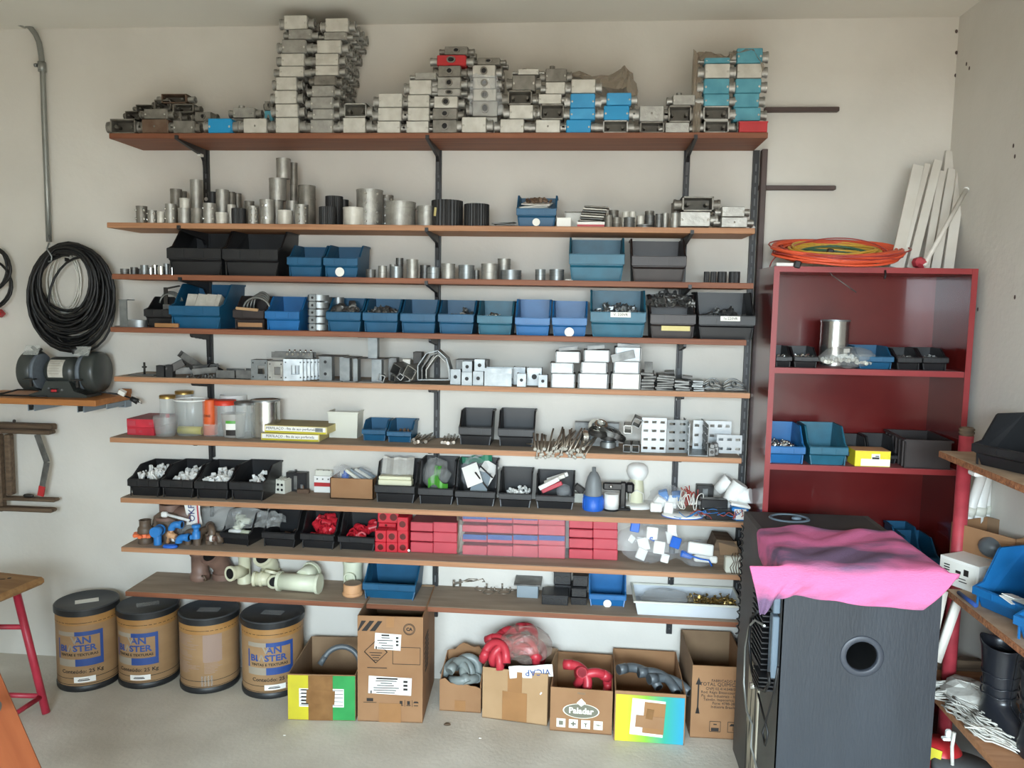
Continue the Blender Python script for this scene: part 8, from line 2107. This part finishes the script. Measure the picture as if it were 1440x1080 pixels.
# amplifier plate with fins on the left side
amp = O('amplifier_plate', MB().box((-kw/2-.012, .06, .72), (.022, .045, .21), b=.003).box((-kw/2-.012, .06, .955-.07), (.022, .045, .1), b=.003), M_greyplast, kc, label='blue grey amplifier cover')
fb = MB()
for i in range(16): fb.box((-kw/2-.022, .175, .62+i*.0185), (.042, .17, .0045))
O('cooling_fin', fb, M_black, amp, label='row of black cooling fins'); O('fin_base', MB().box((-kw/2-.004, .17, .76), (.006, .2, .32)), M_blk, amp)
fb = MB()
for i in range(4): fb.box((-kw/2-.03, .1, .565+i*.014), (.05, .09, .005))
O('lower_grille', fb, M_black, amp); O('chrome_knob', MB().cyl((-kw/2-.03, .16, .53), (-kw/2-.06, .16, .53), .012, n=12), M_chrome, amp)
O('worn_side_board', MB().box((-kw/2-.0045, .34, .26), (.006, .16, .51)), M_ply, kc, label='peeling pale plywood strip low on the left side')
def YXc(px, py, X=kx0-.05): return PX(px, py, X)
tag(O('grey_side_cable', MB().tube([YXc(1075, 880), YXc(1062, 872), YXc(1054, 880), YXc(1048, 910), YXc(1046, 960), YXc(1050, 1000), YXc(1058, 1020), YXc(1056, 1050), YXc(1064, 1080), YXc(1068, 1110)], .004, 8), M_conduit), 'grey cable hanging down the left side of the black cabinet', 'cable')
tag(O('black_side_cable', MB().tube([YXc(1066, 860), YXc(1056, 868), YXc(1053, 900), YXc(1056, 935), YXc(1062, 965), YXc(1075, 972), YXc(1082, 960), YXc(1081, 945)], .005, 8), M_cable), 'black cable looping under the amplifier on the cabinet side', 'cable')
tag(O('thin_black_side_cable', MB().tube([YXc(1094, 938), YXc(1088, 975), YXc(1078, 1010), YXc(1072, 1030), YXc(1076, 1048), YXc(1080, 1030), YXc(1072, 1000), YXc(1066, 975)], .0035, 8), M_cable), 'thin black cable dangling in a loop from the amplifier', 'cable')
pts = []
for i in range(60):
    pts.append(PX(1044-i*.12+2*math.sin(i*1.6), 740+i*2.6, kx0-.03)+Vector((0, .012*math.cos(i*1.6), 0)))
tag(O('twisted_cord', MB().tube(pts, .003, 5), M_cable), 'black coiled cord hanging beside the shelf ends', 'cord')
# pink cloth: draped sheet over the top front and left edges
def poly(pts_, s):
    n = len(pts_)-1; k = min(int(s*n), n-1); u = s*n-k; a_, b_ = pts_[k], pts_[k+1]
    return a_[0]+(b_[0]-a_[0])*u, a_[1]+(b_[1]-a_[1])*u
T_ = [PZ(x, y, KZ+.008) for x, y in ((1046, 754), (1068, 744), (1110, 741), (1150, 744), (1190, 747), (1230, 747), (1262, 749), (1284, 757))]   # rear edge on the top
Fh = [(1068, 864), (1074, 862), (1090, 842), (1115, 836), (1150, 841), (1190, 847), (1240, 853), (1297, 856)]   # hanging hem
rndc = random.Random(8)
NU, NV = 56, 44
def cloth(u, v):
    k = u*7; q = min(int(k), 6); s = k-q
    A = T_[q].lerp(T_[q+1], s)
    hx = Fh[q][0]+(Fh[q+1][0]-Fh[q][0])*s; hy = Fh[q][1]+(Fh[q+1][1]-Fh[q][1])*s
    Bq = PY(hx, hy, YK-.02)
    ex = kx0-.012 if u < .0 else None
    Ed = Vector((Bq.x*.6+A.x*.4, YK-.008, KZ+.008))
    if u < .12: Ed.x -= (.12-u)*.35
    if u > .86: Ed.x = max(Ed.x, Ed.x+(u-.86)*.5)
    sp_ = .56
    if v < sp_:
        p = A.lerp(Ed, v/sp_)
        wv = .004*math.sin(v*26+u*9+2*math.sin(u*11))+.004*math.sin(u*23+v*7)
        p.z += max(-.003, wv)+.004
        if u > .8: p.x += .03*(u-.8)*5*v
    else:
        w_ = (v-sp_)/(1-sp_)
        p = Ed.lerp(Bq, w_)
        bulge = .012*math.sin(PI*min(1, w_*1.1))+.007*(1+math.sin(u*31+w_*3))*w_
        p.y -= bulge+.003
    # left overhang: beyond the side the sheet falls down the cabinet's flank
    if p.x < kx0-.004 and v < sp_:
        over = kx0-.004-p.x; p.x = kx0-.012-.12*over; p.z = KZ+.006-over*.95
    if p.x > kx1+.004 and v < sp_:
        over = p.x-kx1-.004; p.x = kx1+.008+.6*over; p.z = KZ+.006-over*.5
    return tuple(p)
o = O('pink_cloth', MB().grid(NU, NV, cloth), M_pink); smooth_by(o, 1, .004)
tag(o, 'stained pink cloth draped over the top of the black cabinet', 'cloth')
# corner point hanging at the left front
tipm = MB()
def corner(u, v):
    a_ = PY(1056+u*54, 838-u*0-(1-v)*26, YK-.03); tip = PY(1071, 866, YK-.035)
    p = a_.lerp(tip, v**1.4); p.y = YK-.02-.03*math.sin(u*PI)-.012*math.sin(u*9)
    return tuple(p)

# =====================================================================
# right foreground shelving along the right wall
# =====================================================================
RX = 1.62
u_z = PX(1320, 634, RX); l_z = PX(1330, 828, RX)
FY0 = u_z.y
M_end = -2.3
for nm, z, y0, xl, m in (('upper', u_z.z, u_z.y, RX, 0), ('lower', l_z.z, l_z.y, RX, 0)):
    t = E('chipboard_shelf', 'rough chipboard shelf along the right wall, %s one' % nm, 'shelf', (0, 0, z), group='rough chipboard shelves')
    O('board', MB().box(((xl+XR)/2-.002, (y0+M_end)/2, -.011), (XR-xl-.006, y0-M_end, .021)), M_chipedge, t)
    O('upper_face', MB().box(((xl+XR)/2, (y0+M_end)/2, 0), (XR-xl-.006, y0-M_end-.004, .002)), M_chip, t)
bzl = PX(1310, 975, 1.60)
bot = PX(1352, 1022, 1.62)
t = E('wooden_plank_shelf', 'low brown plank shelf at the lower right', 'shelf', (0, 0, bot.z))
O('board', MB().box((1.76, (-.62+M_end)/2, -.012), (.27, 1.68, .024)), M_light, t)
O('back_rail', MB().box((1.74, -.60, .01), (.3, .03, .06)), M_old, t)
# red steel post
pp_ = PY(1359, 640, u_z.y+.02)
t = E('red_post', 'red painted steel tube post behind the chipboard shelves', 'post', (pp_.x, u_z.y+.03, 0))
ptop = PY(1362, 601, u_z.y+.03).z
O('tube', MB().cyl((0, 0, 0), (0, 0, ptop-.03), .024, n=20), M_redpost, t); O('thread', MB().cyl((0, 0, ptop-.03), (0, 0, ptop-.004), .023, n=20).ring(.026, .02, ptop-.022, ptop-.016, 20).ring(.026, .02, ptop-.01, ptop-.004, 20).cyl((0, 0, ptop-.004), (0, 0, ptop), .021, n=20), M_old, t, label='bare rusty threaded top')
t = E('white_bracket_arm', 'white diagonal brace under the lower chipboard shelf', 'brace', (0, 0, 0))
a, c = PX(1352, 850, 1.64), PX(1322, 935, 1.58)
O('arm', MB().cyl(a+Vector((0, .03, 0)), c+Vector((0, .03, 0)), .017, n=4), M_whiteslat, t); a, c = PX(1336, 838, 1.60), PX(1322, 900, 1.57)
O('arm', MB().cyl(a+Vector((0, .05, 0)), c+Vector((0, .05, 0)), .016, n=4), M_whiteslat, t)
# white clip under upper board
p = PX(1373, 657, 1.64); tag(O('white_hook', MB().box((0, 0, 0), (.03, .05, .016), b=.004), M_white, loc=(p.x, p.y, u_z.z-.031)), 'white plastic clip under the upper chipboard shelf', 'clip')
# big black bin upper shelf
def rbin(label, m, x, y, z, w, d, h, rz, lf=.45, lblp=0):
    me = bin_mesh(w, d, h, lf)
    t = E('large_storage_bin', label, 'bin', (x, y, z+.001), (0, 0, rz))
    O('tray', me[0], m, t); O('rim', me[1], m, t); fb = O('front_band', me[2], m, t); O('label_holder', me[3], m, fb); O('corner_rib', me[4], m, t)
    return t
q = PX(1384, 640, 1.67); 
rbin('large black bin on the upper chipboard shelf', M_black, 1.675, q.y-.17, u_z.z+.002, .3, .2, .165, R(-68), .42)
# white pipes leaning behind
for i, (x0, y0, x1, y1, r_) in enumerate([(1345, 775, 1390, 640, .018), (1362, 775, 1408, 640, .026), (1383, 770, 1423, 640, .017), (1398, 745, 1418, 660, .012)]):
    Yq_ = -.62+.03*i
    a, c = PY(x0, y0, Yq_), PY(x1, y1, Yq_); c.x = min(c.x, XR-r_-.004)
    d_ = (c-a).normalized(); a = a-d_*((a.z-l_z.z-.01)/d_.z)*(1 if a.z > l_z.z else 1)
    t = E('white_pipe', 'white pvc pipe leaning in the corner between the chipboard shelves, %s from the left' % NTH[i], 'pipe', (0, 0, 0), group='white pipes in the corner')
    O('pipe', MB().cyl(a, c, r_, n=16), M_white, t); O('socket_ring', MB().cyl(a.lerp(c, .45), a.lerp(c, .53), r_*1.18, n=16), M_whitet, t)
# lower shelf things
def wallbox(name, label, px, py, w, d, h, m, mi, rz, zshelf, X):
    p = PX(px, py, X); return openbox(name, label, (X, p.y, zshelf+.002), w, d, h, m, mi, rz)
zl = l_z.z
t = E('white_label_box', 'white box with black printed label on the lower chipboard shelf', 'box', (1.66, -1.0, zl+.002), (0, 0, R(-62)))
p = PX(1332, 820, 1.63)
t.location = (1.665, p.y+.0, zl+.002)
O('body', MB().box((0, .06, .048), (.15, .12, .096), b=.001), M_paper, t); O('printed_panel', MB().box((0, -.001, .05), (.13, .0012, .07)), M_papers, t)
ik = MB()
for i in range(6): ik.box((-.045, -.0022, .025+i*.009), (.022, .001, .004))
ik.box((.03, -.0022, .06), (.018, .001, .022)).box((0, -.0022, .055), (.02, .001, .01)).box((.005, -.0022, .035), (.05, .001, .003)).box((.02, -.0022, .025), (.03, .001, .003))
O('ink', ik, M_ink, t)
q = PX(1345, 800, 1.70)
openbox('brown_carton', 'open brown carton on the lower chipboard shelf, behind the blue bins', (1.765, q.y-.03, zl+.003), .24, .2, .19, M_card, M_cardd, R(-60))
tag(O('dark_wool', MB().sphere((0, 0, 0), .05, 12, 8, (1.1, .9, .8)), M_darkhose, loc=(1.80, q.y-.05, zl+.14)), 'dark grey ball of material inside the brown carton', 'ball')
q = PX(1362, 850, 1.66)
rbin('bright blue bin tilted on the lower chipboard shelf, with papers', M_blue2, 1.68, q.y-.19, zl+.002, .24, .21, .19, R(-68), .36)
q2 = PX(1424, 905, 1.66)
rbin('bright blue bin nearest the camera on the lower chipboard shelf', M_blue2, 1.68, q.y-.45, zl+.002, .25, .22, .2, R(-68), .36)
tag(O('paper_sheet', MB().box((0, 0, 0), (.07, .05, .002), rot=(.2, .1, .3)).box((.0, .01, .008), (.06, .04, .002), rot=(.1, .2, .6)), M_paper, loc=(1.70, q.y-.2, zl+.07)), 'white papers lying in the tilted blue bin', 'paper')
tag(O('blue_marker', MB().cyl((0, 0, .009), (.0, -.12, .009), .007, n=10), M_inkblue, loc=(1.635, q.y+.02, zl+.001)), 'blue marker lying at the shelf edge before the blue bin', 'pen')
# boots
bs_z = bot.z+.002
def boot(label, x, y, rz, h=.37, lean=0):
    t = E('rubber_boot', label, 'boot', (x, y, bs_z), (0, lean, rz), 'pair of black rubber boots')
    rings = [(0.0, .045, .06, .02), (.03, .05, .065, .02), (.07, .045, .06, .012), (.1, .042, .05, .004), (.18, .05, .056, 0), (.27, .058, .066, 0), (h, .064, .074, -.004)]
    def f(u, v):
        k = v*(len(rings)-1); q_ = min(int(k), len(rings)-2); s = k-q_
        a_ = [rings[q_][i]+(rings[q_+1][i]-rings[q_][i])*s for i in range(4)]
        an = 2*PI*u
        x_ = a_[2]*math.cos(an); y_ = a_[1]*math.sin(an)
        z_ = a_[0]+(.012*math.sin(an*2) if v > .95 else 0)
        if a_[0] < .1 and math.cos(an) > 0: x_ *= 1+2.4*(1-a_[0]/.1)
        return (x_, y_, z_)
    o = O('upper', MB().grid(24, 18, f), M_boot, t); smooth_by(o, 1, .004)
    cr = MB()
    for z in (.12, .15, .19, .25): cr.tube([(.054*math.cos(a_*PI/10)*(1+z*.5), .05*math.sin(a_*PI/10)*(1+z*.5), z+.004*math.sin(a_*1.7)) for a_ in range(20)], .0025, 5, closed=True)
    O('crease', cr, M_boot, t); O('sole', MB().box((.05, 0, .008), (.24, .09, .016), b=.006), M_blk, t); O('shin_print', MB().box((0, -.06, .28), (.012, .002, .012)), M_steel, t)
    return t
qb = PX(1400, 1050, 1.70)
boot('black rubber boot standing further back at the lower right', 1.735, qb.y+.07, R(-80), .29)
boot('black rubber boot standing in front at the lower right', 1.765, qb.y-.115, R(-75), .28)
# cotton strings
rnd = random.Random(66)
cz = bot.z
def mop(label, px, py, rz, seed, L=.16, n=40):
    rnd = random.Random(seed); p = PX(px, py, 1.66); b = MB()
    for i in range(n):
        o_ = rnd.uniform(-.05, .05); oz = rnd.uniform(.004, .05)
        P_ = [(-L*.2+rnd.uniform(-.015, .015)+L*q_/5, o_+.012*math.sin(q_*1.3+i), oz*(1-.1*q_)+.005*math.sin(q_*2+i)) for q_ in range(6)]
        b.tube(P_, .0032, 4)
    return tag(O('cotton_mop_head', b, M_string, loc=(p.x, p.y, cz+.004), rot=(0, 0, rz)), label, 'mop', None, 'stuff')
mop('white cotton strings fanned out at the left of the low plank', 1330, 1000, R(170), 1)
mop('white cotton string bundle in the middle of the low plank', 1352, 1010, R(-70), 2)
mop('grey white cotton string bundle beside the boots', 1378, 1030, R(-50), 3)
p = PX(1350, 1000, 1.70)
blob('white_cloth_wad', 'folded white cloth among the cotton strings', 'cloth', p.x+.02, p.y-.02, cz+.003, .18, .22, .07, M_string, 9, 12, 8, .3)
p = PX(1342, 1030, 1.615)
tag(O('white_rope', MB().tube([p, p+Vector((-.004, 0, -.05)), p+Vector((.002, 0, -.12)), p+Vector((-.002, 0, -.2))], .006, 8), M_string), 'white rope hanging from the low plank', 'rope')
tag(O('white_hook', MB().box((0, 0, 0), (.02, .02, .03), b=.005).box((-.01, -.01, -.012), (.03, .02, .01), b=.003), M_white, loc=PX(1334, 1032, 1.61)), 'white plastic hook at the edge of the low plank', 'hook')
# red can and wool disc under plank
p = PX(1322, 1050, 1.62)
t = E('red_can', 'red can with yellow and white labels under the low plank', 'can', (p.x, p.y, max(.0, p.z-.13)))
fl_ = E('low_stand', 'dark low box under the red can at the lower right', 'box', (p.x+.02, p.y, 0)); O('body', MB().box((0, .0, (p.z-.13)/2), (.2, .3, max(.02, p.z-.132)), b=.004), M_steel, fl_); O('rim', MB().box((0, 0, p.z-.134), (.205, .305, .004)), M_blk, fl_)
O('body', MB().lathe([(.0005, 0), (.07, 0), (.072, .005), (.072, .12), (.05, .15), (.0005, .15)], 24), M_redbox, t); O('yellow_label', MB().box((-.045, -.055, .13), (.05, .004, .04), rot=(R(-20), 0, R(-40))), M_yellow, t); O('white_label', MB().box((-.03, -.067, .06), (.045, .004, .05), rot=(0, 0, R(-25))), M_paper, t)
p = PX(1350, 1075, 1.66)
tag(O('wool_disc', MB().lathe([(.0005, .05), (.09, .048), (.1, .04), (.1, .01), (.09, 0), (.0005, 0)], 28), M_sponge, loc=(p.x+.0, p.y-.03, p.z-.03)), 'dark grey woolly disc at the lower right corner', 'disc')
